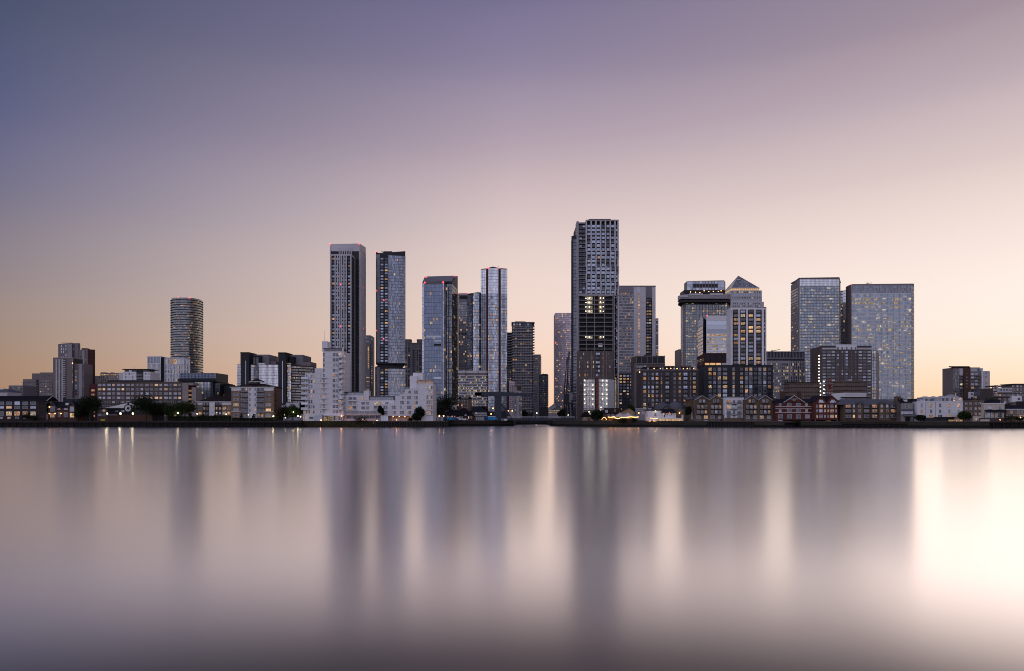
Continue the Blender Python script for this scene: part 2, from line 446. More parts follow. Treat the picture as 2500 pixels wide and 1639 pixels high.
class Bld:
    """a building whose front wall stands D metres from the eye; sizes are given in photo pixels at that distance"""
    def __init__(s, name, label, D, px, cat='building', group=None, seed=None, base=GZ):
        s.D, s.base = D, base
        s.ox = X(px, D); s.k = D / F
        s.root = empty(name, (s.ox, D, base), label, cat, group)
        s.r = random.Random(seed if seed is not None else int(px * 7 + D))
        s.nwin = 0; s.extra = None
    def x(s, px, dy=0): return X(px, s.D + dy) - s.ox
    def z(s, py, dy=0): return Z(py, s.D + dy) - s.base
    def zb(s, py, dy=0): return 0.0 if py is None else max(0.0, s.z(py, dy))
    def box(s, part, x0, x1, yt, yb, y0, y1, mat, parent=None):
        b = MB().box(s.x(x0, y0), s.x(x1, y0), y0, y1, s.zb(yb, y0), s.z(yt, y0))
        return b.build(part, mat, parent or s.root)
    def poly(s, part, pts, yt, yb, mat, tops=None, parent=None):
        """pts: (px, depth) counter-clockwise from above, starting front left"""
        P = [(s.x(px, dy), dy) for px, dy in pts]
        zt = [s.z(t, pts[i][1]) for i, t in enumerate(tops)] if tops else None
        b = MB().prism(P, s.zb(yb), s.z(yt) if yt is not None else 0, ztop=zt)
        return b.build(part, mat, parent or s.root)
    def bands(s, part, x0, x1, pys, h, y0, y1, mat, face=None):
        """one horizontal slab per height, sharing a mesh"""
        k = s.k
        if face is None:
            a, b = s.x(x0, y0), s.x(x1, y0)
            me = MB().box(0, b - a, 0, y1 - y0, -h * k / 2, h * k / 2).mesh(part, [mat])
            return [put(part, me, s.root, (a, y0, s.z(py))) for py in pys]
        (ax, ay), (bx, by) = face
        L = math.hypot(bx - ax, by - ay); ang = math.atan2(by - ay, bx - ax)
        me = MB().box(0, L, y0, y1, -h * k / 2, h * k / 2).mesh(part, [mat])
        return [put(part, me, s.root, (ax, ay, s.z(py)), ang) for py in pys]
    def fins(s, part, pxs, w, yt, yb, y0, y1, mat):
        k = s.k; zt, zb = s.z(yt, y0), s.zb(yb, y0)
        me = MB().box(-w * k / 2, w * k / 2, 0, y1 - y0, 0, zt - zb).mesh(part, [mat])
        return [put(part, me, s.root, (s.x(px, y0), y0, zb)) for px in pxs]
    def face(s, p0, p1):
        return ((s.x(*p0), p0[1]), (s.x(*p1), p1[1]))
    def wins(s, pxs, pys, w, h, style='two', pal='home', frame='white_paint', y=0.0, part='window', face=None, p=1.0, special=None, parent=None):
        """a window of its own at every column and row; with a face the columns are fractions along it"""
        k = s.k; ang = 0.0
        if face:
            (ax, ay), (bx, by) = face; ang = math.atan2(by - ay, bx - ax)
        n = 0
        for py in pys:
            for px in pxs:
                n += 1
                if p < 1 and s.r.random() > p: continue
                pane = pick(pal, s.r)
                if special and (pxs.index(px), pys.index(py)) in special: pane = special[(pxs.index(px), pys.index(py))]
                me = win_mesh(w * k, h * k, style, frame, pane)
                if face:
                    loc = (ax + (bx - ax) * px, ay + (by - ay) * px, s.z(py))
                else:
                    loc = (s.x(px, y), y, s.z(py, y))
                s.nwin += 1
                if s.nwin > 295:
                    if s.extra is None: s.extra = []
                    s.extra.append((me, loc, ang)); continue
                if s.D < 432 and style != 'bare':
                    fo = put(part, win_mesh(w * k, h * k, style, frame, 'pane_dark', 'frame'), parent or s.root, loc, ang)
                    put('pane', win_mesh(w * k, h * k, style, 'white_paint', pane, 'pane'), fo)
                else:
                    put(part, me, parent or s.root, loc, ang)
    def finish(s):
        """past 300 windows the rest is one mesh"""
        if not s.extra: return s
        b = MB(); mats = []
        for me, loc, ang in s.extra:
            mm = Matrix.Translation(loc) @ Matrix.Rotation(ang, 4, 'Z')
            i = len(b.v); b.v += [tuple(mm @ v.co) for v in me.vertices]
            for p in me.polygons:
                mat = me.materials[p.material_index]
                if mat not in mats: mats.append(mat)
                b.f.append(tuple(i + q for q in p.vertices)); b.m.append(mats.index(mat))
        o = b.build('small_windows', mats, s.root); o['kind'] = 'stuff'
        return s
    def balc(s, pxs, pys, w, h, d, slab='white_paint', rail='pale_metal', y=0.0, panel=None, rnd=False, part='balcony'):
        """balcony: slab with a railing as its own piece; py is its floor line"""
        key = ('balc', round(w * s.k, 2), round(h * s.k, 2), d, slab, rail, panel, rnd)
        if key not in WCACHE:
            a, b = MB(), MB(); W, H = w * s.k / 2, h * s.k
            if rnd:
                pts = [(-W, 0)] + [(-W + 2 * W * i / 8, -d * math.sin(math.pi * i / 8) ** .6) for i in range(1, 8)] + [(W, 0)]
                a.prism(pts, -0.28, 0, 0)
                for i in range(8):
                    (ax, ay), (bx, by) = pts[i], pts[i + 1]
                    b.bar((ax, ay, H), (bx, by, H), .05, 0); b.bar((ax, ay, 0), (ax, ay, H), .04, 0)
                    if panel: b.quad([(ax, ay, .1), (bx, by, .1), (bx, by, H - .1), (ax, ay, H - .1)], 1)
            else:
                a.box(-W, W, -d, 0, -0.25, 0, 0)
                b.box(-W, W, -d, -d + .06, H - .08, H, 0)
                for sx in (-1, 1): b.box(sx * W - .04, sx * W + .04, -d, 0, H - .08, H, 0)
                n = max(2, int(2 * W / 1.2))
                for i in range(n + 1):
                    xx = -W + 2 * W * i / n; b.box(xx - .035, xx + .035, -d, -d + .06, 0, H - .08, 0)
                if panel: b.box(-W, W, -d + .02, -d + .045, 0.1, H - .1, 1)
            WCACHE[key] = (a.mesh('balcony', [slab]), b.mesh('railing', [rail] + ([panel] if panel else [])))
        me = WCACHE[key]; r = []
        for py in pys:
            for px in pxs:
                o = put(part, me[0], s.root, (s.x(px, y), y, s.z(py, y))); put('railing', me[1], o); r.append(o)
        return r
    def curtain(s, p0, p1, yt, yb, nf, nc, gl, mull='dark_metal', sp=0.25, spm='mid_grey', me_every=1, lits=0, litpal='lit', mw=0.14, mull_on=True, spd=0.08, zig=None):
        """glazed wall from p0 to p1: a glass strip and a spandrel per storey, upright mullions, lit rooms"""
        (ax, ay), (bx, by) = s.face(p0, p1)
        L = math.hypot(bx - ax, by - ay); ang = math.atan2(by - ay, bx - ax)
        zt, zb = s.z(yt), s.zb(yb); fh = (zt - zb) / nf
        g = MB(); g.quad([(0, -.02, 0), (L, -.02, 0), (L, -.02, fh * (1 - sp)), (0, -.02, fh * (1 - sp))], 0, [(0, 0), (nc, 0), (nc, .99), (0, .99)])
        gm = g.mesh('glass_panel', [gl])
        sm = MB().box(0, L, -.02 - spd, .0, 0, fh * sp).mesh('spandrel', [spm]) if sp > 0 else None
        for i in range(nf):
            put('glass_panel', gm, s.root, (ax, ay, zb + i * fh), ang)
            if sm: put('spandrel', sm, s.root, (ax, ay, zb + (i + 1 - sp) * fh), ang)
        if mull_on:
            mm = MB().box(-mw / 2, mw / 2, -.2, 0, 0, zt - zb).mesh('mullion', [mull])
            for c_ in range(0, nc + 1, me_every):
                u = c_ / nc; put('mullion', mm, s.root, (ax + (bx - ax) * u, ay + (by - ay) * u, zb), ang)
        cells = set()
        while len(cells) < lits:
            cells.add((s.r.randrange(nc), s.r.randrange(nf)))
        for (c_, f_) in sorted(cells):
            pane = pick(litpal, s.r); u = (c_ + .5) / nc
            me = win_mesh(L / nc * .86, fh * (1 - sp) * .8, 'bare', 'dark_metal', pane)
            put('lit_window', me, s.root, (ax + (bx - ax) * u + math.sin(ang) * .02, ay + (by - ay) * u - math.cos(ang) * .02, zb + (f_ + .5 * (1 - sp)) * fh), ang)
    def roof_x(s, x0, x1, ye, yr, d, mat, hip=0.0, over=0.5, y0=0.0, hx=(1, 1), part='roof', trim=None):
        """roof with its ridge along the front; hip > 0 pulls the ridge ends in; hx switches each end's hip"""
        a, b = s.x(x0) - over, s.x(x1) + over; ze, zr = s.z(ye), s.z(yr); f, bk = y0 - over, y0 + d + over; my = (f + bk) / 2
        m = MB(); ra, rb = a + hip * hx[0], b - hip * hx[1]
        V = [(a, f, ze), (b, f, ze), (b, bk, ze), (a, bk, ze), (ra, my, zr), (rb, my, zr)]
        m.quad([V[0], V[1], V[5], V[4]]); m.quad([V[1], V[2], V[5]]); m.quad([V[2], V[3], V[4], V[5]]); m.quad([V[3], V[0], V[4]])
        m.box(a, b, f, bk, ze - 0.25, ze)
        o = m.build(part, mat, s.root)
        if trim:
            t = MB(); t.box(a - .02, b + .02, f - .06, f - .003, ze - 0.32, ze + 0.05); t.build('fascia', trim, s.root)
        return o
    def gable(s, x0, x1, xa, ye, ya, d, wall, roof, y0=0.0, over=0.35, trim=None):
        """gable facing the river: triangle of wall and two roof slopes running back"""
        a, b, c_ = s.x(x0, y0), s.x(x1, y0), s.x(xa, y0); ze, za = s.z(ye, y0), s.z(ya, y0)
        m = MB(); m.quad([(a, y0, ze), (b, y0, ze), (c_, y0, za)]); m.quad([(b, y0 + .3, ze), (a, y0 + .3, ze), (c_, y0 + .3, za)])
        m.build('gable', wall, s.root)
        r = MB(); f = y0 - over; t = .22
        for (ex) in (a, b):
            sx = -1 if ex == a else 1; dxx = sx * over; dz_ = -over * (za - ze) / abs(ex - c_)
            q = [(ex + dxx, f, ze + dz_), (c_, f, za), (c_, y0 + d, za), (ex + dxx, y0 + d, ze + dz_)]
            up = [(p[0], p[1], p[2] + t) for p in q]
            lo = [(p[0], p[1], p[2] + .01) for p in q]
            if sx < 0: r.quad(up); r.quad(lo[::-1])
            else: r.quad(up[::-1]); r.quad(lo)
            r.quad([lo[0], lo[1], up[1], up[0]]); r.quad([lo[3], lo[0], up[0], up[3]]); r.quad([lo[2], lo[3], up[3], up[2]])
        o = r.build('roof', roof, s.root)
        if trim:
            tb = MB()
            for ex in (a, b):
                sx = -1 if ex == a else 1; dxx = sx * over; dz_ = -over * (za - ze) / abs(ex - c_)
                tb.bar((ex + dxx, f - .05, ze + dz_ + .08), (c_, f - .05, za + .1), .16)
            tb.build('bargeboard', trim, s.root)
        return o
    def mast(s, px, yb, yt, r=0.08, mat='dark_metal', y=2.0, part='mast'):
        return MB().bar((s.x(px, y), y, s.z(yb, y)), (s.x(px, y), y, s.z(yt, y)), r, n=5, r2=r * .5).build(part, mat, s.root)
    def lamp(s, px, py, y=-0.3, r=0.35, mat='lamp_red', part='warning_lamp'):
        return ball(part, mat, (s.x(px, y), y, s.z(py, y)), r, s.root)
BALLS = {}
def ball(part, mat, loc, r, parent=None):
    key = (mat, round(r, 2))
    if key not in BALLS:
        bm = bmesh.new(); bmesh.ops.create_icosphere(bm, subdivisions=1, radius=r)
        me = bpy.data.meshes.new(part); bm.to_mesh(me); bm.free(); me.materials.append(MATS[mat]); BALLS[key] = me
    return put(part, BALLS[key], parent, loc)

# ================================================================== water, land, quay walls
def water_mat():
    m, n, l = new_mat('river_water')
    out = n.new('ShaderNodeOutputMaterial'); b = n.new('ShaderNodeBsdfPrincipled')
    t = n.new('ShaderNodeTexCoord')
    mp = n.new('ShaderNodeMapping'); mp.inputs['Scale'].default_value = (0.004, 0.03, 1)
    l.new(t.outputs['Object'], mp.inputs[0])
    ns = n.new('ShaderNodeTexNoise'); ns.inputs['Scale'].default_value = 1.0; ns.inputs['Detail'].default_value = 3
    l.new(mp.outputs[0], ns.inputs[0])
    mr = n.new('ShaderNodeMapRange'); mr.inputs['From Min'].default_value = 0.3; mr.inputs['From Max'].default_value = 0.7
    mr.inputs['To Min'].default_value = 0.185; mr.inputs['To Max'].default_value = 0.205
    l.new(ns.outputs[0], mr.inputs[0])
    l.new(mr.outputs[0], b.inputs['Roughness'])
    b.inputs['Base Color'].default_value = (0.030, 0.026, 0.028, 1)
    b.inputs['Specular IOR Level'].default_value = 0.0
    gl = n.new('ShaderNodeBsdfGlossy'); gl.distribution = 'MULTI_GGX'
    l.new(mr.outputs[0], gl.inputs['Roughness'])
    gl.inputs['Color'].default_value = (1, 0.985, 0.97, 1)
    # wave-averaged reflectance of the river: near total at a grazing view, falling off as one looks down
    ge = n.new('ShaderNodeNewGeometry'); dp = n.new('ShaderNodeVectorMath'); dp.operation = 'DOT_PRODUCT'
    l.new(ge.outputs['Incoming'], dp.inputs[0]); l.new(ge.outputs['True Normal'], dp.inputs[1])
    pw = n.new('ShaderNodeMapRange'); pw.interpolation_type = 'SMOOTHSTEP'
    pw.inputs['From Min'].default_value = 0.17; pw.inputs['From Max'].default_value = 0.33
    pw.inputs['To Min'].default_value = 1.0; pw.inputs['To Max'].default_value = 0.14
    l.new(dp.outputs['Value'], pw.inputs[0])
    ms = n.new('ShaderNodeMixShader'); l.new(pw.outputs[0], ms.inputs[0]); l.new(b.outputs[0], ms.inputs[1]); l.new(gl.outputs[0], ms.inputs[2])
    l.new(ms.outputs[0], out.inputs[0])
    MATS['river_water'] = m
water_mat()
w = MB(); w.quad([(-3000, -400, 0), (3000, -400, 0), (3000, 560, 0), (-3000, 560, 0)])
tag(w.build('river', 'river_water'), kind='structure')

BANK_L = [(-2500, 393), (736, 393), (737, 397), (910, 397), (911, 393.5), (1095, 393.5), (1096, 425), (1252, 452)]
BANK_R = [(1347, 450), (1362, 430), (1425, 414), (1640, 400), (1900, 386), (2100, 375), (2500, 365), (4200, 350)]
land = MB()
pl = [(X(p, D), D + 0.6) for p, D in BANK_L]; pr = [(X(p, D), D + 0.6) for p, D in BANK_R]
for P in (pl, pr):
    for (x0, y0), (x1, y1) in zip(P, P[1:]):
        if x1 - x0 < 0.01: continue
        land.quad([(x0, y0, GZ), (x1, y1, GZ), (x1, 12000, GZ), (x0, 12000, GZ)])
xl, xr = pl[-1][0], pr[0][0]
land.quad([(xl, 525, GZ), (xr, 525, GZ), (xr, 12000, GZ), (xl, 12000, GZ)])
for sx in (-1, 1):
    xa = pl[0][0] if sx < 0 else pr[-1][0]
    xb = sx * 14000; y_ = pl[0][1] if sx < 0 else pr[-1][1]
    land.quad([(min(xa, xb), y_, GZ), (max(xa, xb), y_, GZ), (max(xa, xb), 12000, GZ), (min(xa, xb), 12000, GZ)])
def ground_mat():
    m = solid('ground_cover', (0.055, 0.055, 0.05), 0.95, amt=0.35, s1=0.02, s2=0.3)
ground_mat()
tag(land.build('ground', 'ground_cover'), kind='structure')

def wall_run(name, a, b, label, top=GZ, mats=('quay_stone', 'weed_stone'), split=1.3, cope=True):
    """river wall from a to b (photo px, distance): masonry, weed-covered foot, coping"""
    (ax, ay), (bx, by) = (X(*a), a[1]), (X(*b), b[1])
    L = math.hypot(bx - ax, by - ay); ang = math.atan2(by - ay, bx - ax)
    r = empty(name, (ax, ay, 0), label, 'river wall', 'river walls along the quay', ang)
    MB().box(0, L, 0, 1.2, split, top - (0.3 if cope else 0)).build('masonry', mats[0], r)
    MB().box(0, L, -.06, 1.2, -1.0, split).build('weedy_foot', mats[1], r)
    if cope: MB().box(0, L, -.12, 1.3, top - 0.3, top + .02).build('coping', 'quay_cap', r)
    return r, L
# left timber wharf, in three lengths
def wharf(a, b, label, step=3.7, back='shaded_timber', deck='timber', pile_h=2.1, capd=0.9):
    (ax, ay), (bx, by) = (X(*a), a[1]), (X(*b), b[1])
    L = math.hypot(bx - ax, by - ay); ang = math.atan2(by - ay, bx - ax)
    r = empty('timber_wharf', (ax, ay, 0), label, 'wharf', 'wharves along the quay', ang)
    MB().box(0, L, .7, 1.3, -1, GZ - capd - .003).build('back_wall', back, r)
    MB().box(0, L, -.1, 1.3, GZ - capd, GZ + .01).build('deck_edge', deck, r)
    MB().box(0, L, -.16, -.103, GZ - .18, GZ + .06).build('kerb_beam', 'quay_cap', r)
    MB().box(0, L, .45, .69, 1.0, 1.25).build('waling', 'timber', r)
    me = MB().box(-.2, .2, 0, .44, -1, GZ - capd - .004).mesh('pile', ['timber'])
    n = int(L / step)
    rr = random.Random(int(L * 10))
    for i in range(n):
        o = put('pile', me, r, ((i + .5) * L / n + rr.uniform(-.25, .25), rr.uniform(0, .15), 0))
    return r
wharf((-260, 393), (97, 393), 'dark timber wharf below the brown brick maisonettes at far left')
wharf((97, 393), (380, 393), 'dark timber wharf in front of the boathouse and its lamps')
wharf((380, 393), (736, 393), 'dark timber wharf below the hedge and clipped cones')
wharf((2415, 367.6), (2900, 358.8), 'dark timber wharf at far right below the cream house', step=4.2)
wharf((2056, 377.2), (2215, 372.2), 'timber wharf below the long brown brick flats', step=2.4, capd=1.5)
r_, L_ = wall_run('river_wall', (737, 397), (910, 397), 'reed-grown river wall below the white apartment tower', cope=False)
# reeds on the wall
rb = MB(); rr = random.Random(3)
for i in range(2600):
    xx = rr.uniform(0, L_); z0 = rr.uniform(-.2, 2.6); h = rr.uniform(.5, 1.3); yy = rr.uniform(-.5, -.08)
    lean = rr.uniform(-.15, .15)
    rb.quad([(xx - .05, yy, z0), (xx + .05, yy, z0), (xx + lean, yy - .1, z0 + h)], 0 if rr.random() < .55 else 1)
solid('reed_tan', (0.13, 0.095, 0.05), 0.9, amt=0.4); solid('reed_green', (0.045, 0.055, 0.022), 0.9, amt=0.4)
o = rb.build('reeds', ['reed_tan', 'reed_green'], r_); o['kind'] = 'stuff'
def sheet_piles(a, b, label, step):
    (ax, ay), (bx, by) = (X(*a), a[1]), (X(*b), b[1])
    L = math.hypot(bx - ax, by - ay); ang = math.atan2(by - ay, bx - ax)
    r = empty('sheet_pile_wall', (ax, ay, 0), label, 'river wall', 'river walls along the quay', ang)
    MB().box(0, L, .35, 1.2, -1, GZ - .35).build('sheet_back', 'shaded_timber', r)
    MB().box(0, L, -.15, 1.3, GZ - .347, GZ + .05).build('cap_beam', 'quay_cap', r)
    me = MB().prism([(-.28, .34), (-.16, 0), (.16, 0), (.28, .34)], -1, GZ - .35).mesh('sheet_pile', ['quay_stone'])
    n = int(L / step)
    for i in range(n): put('sheet_pile', me, r, ((i + .5) * L / n, 0, 0))
    return r
sheet_piles((911, 393.5), (1095, 393.5), 'ribbed sheet pile wall below the white stepped flats', 0.85)
wall_run('river_wall', (1096, 425), (1252, 452), 'stone river wall running back to the lock, cars parked on top')
wall_run('lock_wall', (1252, 452), (1262.5, 525), 'side wall of the lock entrance under the bridge tower')
wall_run('lock_gate_wall', (1252, 525), (1337, 525), 'dark wall closing the lock behind the bridge deck', mats=('black_panel', 'weed_stone'))
_x = X(1347, 450)
wall_run('lock_wall', (CX + (_x) * F / 525, 525), (1347, 450), 'side wall of the lock entrance beside the cranes')
wall_run('river_wall', (1347, 450), (1362, 430), 'short corner of stone wall right of the lock mouth')
wall_run('river_wall', (1362, 430), (1425, 414), 'stone river wall below the small yellow lodge')
wall_run('river_wall', (1425, 414), (1640, 400), 'stone river wall below the lit tent and the white pub')
wall_run('river_wall', (1640, 400), (1726, 395.4), 'stone river wall right of the white pub')
sheet_piles((1726, 395.4), (1842, 389.1), 'ribbed timber fender wall below the white gabled flats', 1.5)
wall_run('river_wall', (1842, 389.1), (1917, 385.1), 'stone river wall left of the dark slipway opening')
wall_run('river_wall', (1955, 383), (2056, 377.4), 'stone river wall below the red twin-gabled warehouse')
# dark slipway opening under the red brick building
sl = empty('slipway', (X(1917, 385.1), 385.1, 0), 'black slipway opening in the wall under the red brick house', 'slipway')
MB().box(0, X(1955, 383) - X(1917, 385.1) + 1.3, 0, .9, 2.6, GZ + .02).build('lintel', 'quay_cap', sl)
MB().box(0, X(1955, 383) - X(1917, 385.1), 4.0, 5, -1, 2.6).build('gate', 'black_panel', sl)
MB().box(-.4, .0, -.05, 5, -1, 2.597).build('jamb', 'weed_stone', sl)
MB().box(X(1955, 383) - X(1917, 385.1), X(1955, 383) - X(1917, 385.1) + 1.3, -2.1, 5, -1, 2.597).build('jamb', 'weed_stone', sl)
wall_run('river_wall', (2215, 372.8), (2415, 367.6), 'stone river wall below the white terrace')

# ================================================================== left bank
# brown brick maisonettes at the far left edge
b = Bld('brick_maisonettes', 'long brown brick maisonettes with black pitched roof at far left edge', 402, 50, 'house')
b.poly('wall', [(-70, 0), (113, 0), (113, 10), (-70, 10)], 979, None, 'dark_rust')
b.roof_x(-70, 113, 979, 966.3, 10, 'dark_roof', trim='charcoal')
f_ = b.face((113, 0), (113, 10))
g = MB(); e0, e1 = f_; zz = b.z(979); g.quad([(e0[0] + .02, -.4, zz), (e0[0] + .02, 10.4, zz), (e0[0] + .02, 5, b.z(966.8))]); g.build('gable', 'dark_rust', b.root)
MB().bar((e0[0] + .55, -.5, zz), (e0[0] + .55, 5, b.z(966.2)), .13).bar((e0[0] + .55, 5, b.z(966.2)), (e0[0] + .55, 10.5, zz), .13).build('bargeboard', 'white_paint', b.root)
b.box('balcony_screen', -70, 96, 979.5, 990.2, -.25, -.01, 'charcoal')
cx_ = [-57, -37, -17, 3, 22, 42, 62, 81]
b.wins(cx_, [984.6], 13, 9.5, 'two', 'council', y=-.26)
b.wins(cx_, [995], 13.5, 6, 'two', 'homelit', special={(4, 0): 'lit_full'})
b.wins(cx_, [1010], 13.5, 10, 'two', 'homelit', special={(4, 0): 'lit_yellow', (5, 0): 'lit_amber', (6, 0): 'lit_warm', (7, 0): 'lit_pale'})
b.wins(cx_, [1020.5], 8, 5, 'sash', 'home')
b.wins([.35], [982, 995.5, 1008], 4.5, 5.5, 'two', 'none', face=f_)
b.bands('string_course', -70, 113, [991.5, 1001.5, 1016.5], .8, -.06, -.005, 'brown_panel')
b.finish()

# pair of small red brick houses
b = Bld('brick_villa', 'small red brick riverside houses with two gables and amber wall lamps', 404, 155, 'house')
b.box('wall', 117, 190, 995, None, 0, 9, 'rust_brick')
b.roof_x(117, 190, 995, 981, 9, 'slate_roof', hip=0.0)
b.gable(118, 138, 128.5, 995, 983.3, 4.5, 'rust_brick', 'slate_roof', y0=-.6, trim='brown_panel')
b.box('bay', 118, 138, 995, None, -.6, -.005, 'rust_brick')
b.gable(166, 186, 174.5, 995, 981.5, 4.5, 'rust_brick', 'slate_roof', y0=-.6, trim='brown_panel')
b.box('bay', 166, 186, 995, None, -.6, -.005, 'rust_brick')
b.wins([128], [999], 10.5, 12.5, 'two', 'none', frame='white_paint', y=-.6)
b.wins([176], [999], 10.5, 12, 'two', 'council', y=-.6, special={(0, 0): 'pane_blind'})
b.wins([142, 161.5], [998], 10.5, 6, 'bare', 'none', special={(0, 0): 'pane_blind', (1, 0): 'pane_blind'})
b.wins([128, 176], [1014], 10.5, 11, 'three', 'homelit', y=-.6, special={(0, 0): 'lit_warm', (1, 0): 'lit_full'})
b.wins([142, 161.5], [1013], 10.5, 11, 'four', 'homelit')
b.box('dormer_window', 160, 167, 984, 990, 1.5, 4, 'white_paint')
for (px, py) in ((120.5, 1010), (134.6, 1010), (148.8, 1010), (120.5, 994)):
    b.lamp(px, py, -.9, .28, 'lamp_amber', 'wall_lamp')
b.balc([128], [1006], 12, 5, 1.0, 'charcoal', 'dark_metal', y=-.6)
b.finish()

b = Bld('flat_roof_shed', 'low dark blue flat-roofed shed behind the small red houses', 425, 182, 'shed')
b.box('wall', 161, 205, 974, None, 0, 10, 'navy_steel'); b.box('roof_edge', 160.5, 205.5, 973, 974.2, -.2, 10.2, 'mid_grey')
b.wins([170, 180, 190, 200], [978], 6, 4, 'two', 'none', frame='dark_metal')

# pale industrial roofs at the very edge
b = Bld('pale_warehouse', 'pale grey warehouse with stepped metal roof at far left behind the maisonettes', 520, 5, 'warehouse')
b.box('wall', -60, 18, 958, None, 0, 15, 'pale_panel'); b.roof_x(-60, 16, 957, 949, 15, 'grey_roof', hip=3)
b.box('roof_plant', -20, 8, 949, 952, 6, 9, 'pale_metal')

# grey apartment blocks
b = Bld('apartment_block', 'small dark grey apartment block left of the stepped grey block', 560, 38)
b.box('wall', 21, 56, 943, None, 0, 16, 'mid_grey'); b.box('parapet', 22, 56, 941.2, 943, .5, 15, 'grey_panel')
b.wins(lp(23, 56, 5), ls(947.5, 6.4, 4), 4.2, 3.6, 'two', 'home', frame='grey_panel')
b.balc([27, 50], ls(951, 6.4, 3), 7, 2.2, 1.2, 'grey_panel', 'dark_metal')
b = Bld('apartment_block', 'stepped taupe apartment block with balconies left of the three towers', 640, 92)
b.box('wall', 56, 131, 926, None, 0, 18, 'taupe_panel'); b.box('upper_storeys', 78, 130, 912, 926, 2, 16, 'taupe_panel')
b.box('roof_plant', 97, 129, 909.6, 912, 3, 12, 'mid_grey'); b.box('recess', 88, 94.5, 927, None, -.03, .3, 'charcoal')
b.bands('storey_joint', 56, 131, ls(934.2, 6.35, 7), .5, -.07, -.004, 'brown_panel')
b.wins([61, 67.5, 75, 82, 99, 105.5, 112, 118, 125], ls(931, 6.35, 8), 3.4, 3.6, 'two', 'home', frame='pale_panel')
b.wins([91.5, 104, 120], [917.5], 4, 3.4, 'two', 'dark', frame='grey_panel', y=2)
b.balc([91.2, 56.8, 128.5], ls(935, 6.35, 7), 5, 2, 1.2, 'grey_panel', 'dark_metal')
b.finish()

# three residential towers
T3 = 'three brown residential towers'
b = Bld('residential_tower', 'tallest of three brown towers, rear one with pale vertical panels', 660, 168, 'tower', T3)
b.poly('wall', [(142, 0), (172, 0), (194.5, 6), (196, 22), (145, 22)], 839, None, 'taupe_panel', tops=[840.3, 838.3, 838.3, 839, 840])
b.poly('pale_panel', [(165, -.12), (176, -.12), (176, .5), (165, .5)], 839, None, 'grey_panel')
b.poly('pale_panel', [(182, 1.9), (191, 4.4), (191, 5), (182, 3)], 839.3, None, 'grey_panel')
b.wins([150, 155.5, 161], ls(845, 7.2, 8), 2.6, 5.4, 'sash', 'sky', frame='pale_panel')
b.wins([179.5], ls(845, 7.2, 14), 3.0, 4.6, 'sash', 'dark', frame='rust_brick', y=1.0)
b.mast(175, 838, 835, .1)
b.box('roof_rail', 150, 176, 837.2, 838.2, 4, 5, 'rust_brick')
b.finish()
b = Bld('residential_tower', 'front one of three brown towers, with a column of lit stair windows', 600, 158, 'tower', T3)
b.box('wall', 129.5, 178, 874.5, None, 0, 14, 'taupe_panel'); b.box('stair_wing', 180.2, 205, 888.5, None, 1.5, 14, 'taupe_panel')
b.box('link', 178, 180.2, 876, None, 1, 13, 'charcoal')
b.bands('parapet', 129, 178, [873.8], 1.4, -.1, 14, 'grey_panel')
for px in (137.5, 144.5, 151.8): b.fins('pale_pier', [px], 3.4, 877, None, -.25, -.003, 'pale_stone')
b.fins('pale_pier', [196.5], 8.5, 888.5, None, 1.1, 1.495, 'grey_panel')
b.wins([141, 148.2], ls(880, 6.5, 15), 2, 4.2, 'sash', 'dark', frame='taupe_panel')
b.box('balcony_recess', 154.5, 161.5, 876, None, -.04, .2, 'charcoal')
b.balc([158], ls(881, 5.2, 18), 7, 2.2, .9, 'pale_stone', 'grey_panel', panel='pale_panel')
b.wins([177], ls(880, 8.7, 11), 2.4, 5, 'sash', 'homelit', frame='taupe_panel')
b.wins([185], ls(893, 7.0, 11), 4.6, 4.6, 'cross', 'homelit', frame='charcoal', y=1.5)
b.wins([190.5, 203], ls(893, 7.0, 11), 1.8, 4.6, 'sash', 'dark', frame='charcoal', y=1.5)
b.lamp(177, 887, -.3, .35, 'lamp_amber', 'stair_lamp')
b.finish()
b = Bld('residential_tower', 'right-hand one of three brown towers, plain reddish side wall', 630, 213, 'tower', T3)
b.poly('wall', [(192, 0), (214, 0), (232, 5), (231, 24), (193, 20)], 853, None, 'taupe_panel', tops=[854.5, 853, 854, 855, 855])
b.poly('side_panel', [(214, -.1), (232.2, 4.9), (232, 6), (214, 1)], 853.2, None, 'rust_brick')
b.poly('pale_panel', [(201, -.12), (206, -.12), (206, .4), (201, .4)], 856, None, 'grey_panel')
b.box('roof_plant', 199, 211, 850.5, 854, 4, 9, 'charcoal')
b.wins([196, 198.5, 209], ls(859, 6.6, 16), 1.9, 4.4, 'sash', 'dark', frame='charcoal')
b.bands('joint', 214, 232, ls(861, 8.2, 12), .35, -.14, -.105, 'brown_panel', face=b.face((214, -.02), (232, 4.95)))
b.finish()

b = Bld('apartment_block', 'beige apartment block with a glowing top storey behind the council flats', 620, 270)
b.box('wall', 232, 306, 918, None, 0, 15, 'beige_panel'); b.box('top_storey', 245, 304, 911, 918, 1.5, 13, 'mid_grey')
b.box('roof_plant', 246, 256, 909.3, 911, 3, 8, 'grey_panel'); b.box('roof_plant', 270, 274, 909.6, 911, 3, 8, 'charcoal')
b.wins(lp(241, 304, 13), [921.5 + 0, 929, 936], 2.4, 4.6, 'sash', 'home', frame='beige_panel')
b.wins(lp(247, 303, 12), [915], 3.6, 3.2, 'bare', 'lit', y=1.5)
b = Bld('apartment_block', 'white modernist flats with a thin overhanging dark roof slab', 560, 330)
b.box('wall', 300, 367, 908, None, 0, 14, 'white_render'); b.box('set_back_storey', 304, 362, 903, 908, 2, 12, 'mid_grey')
b.box('roof_slab', 297.5, 365, 901, 902.8, -1.5, 13, 'charcoal'); b.box('wing', 291, 301, 910, None, 1, 12, 'pale_panel')
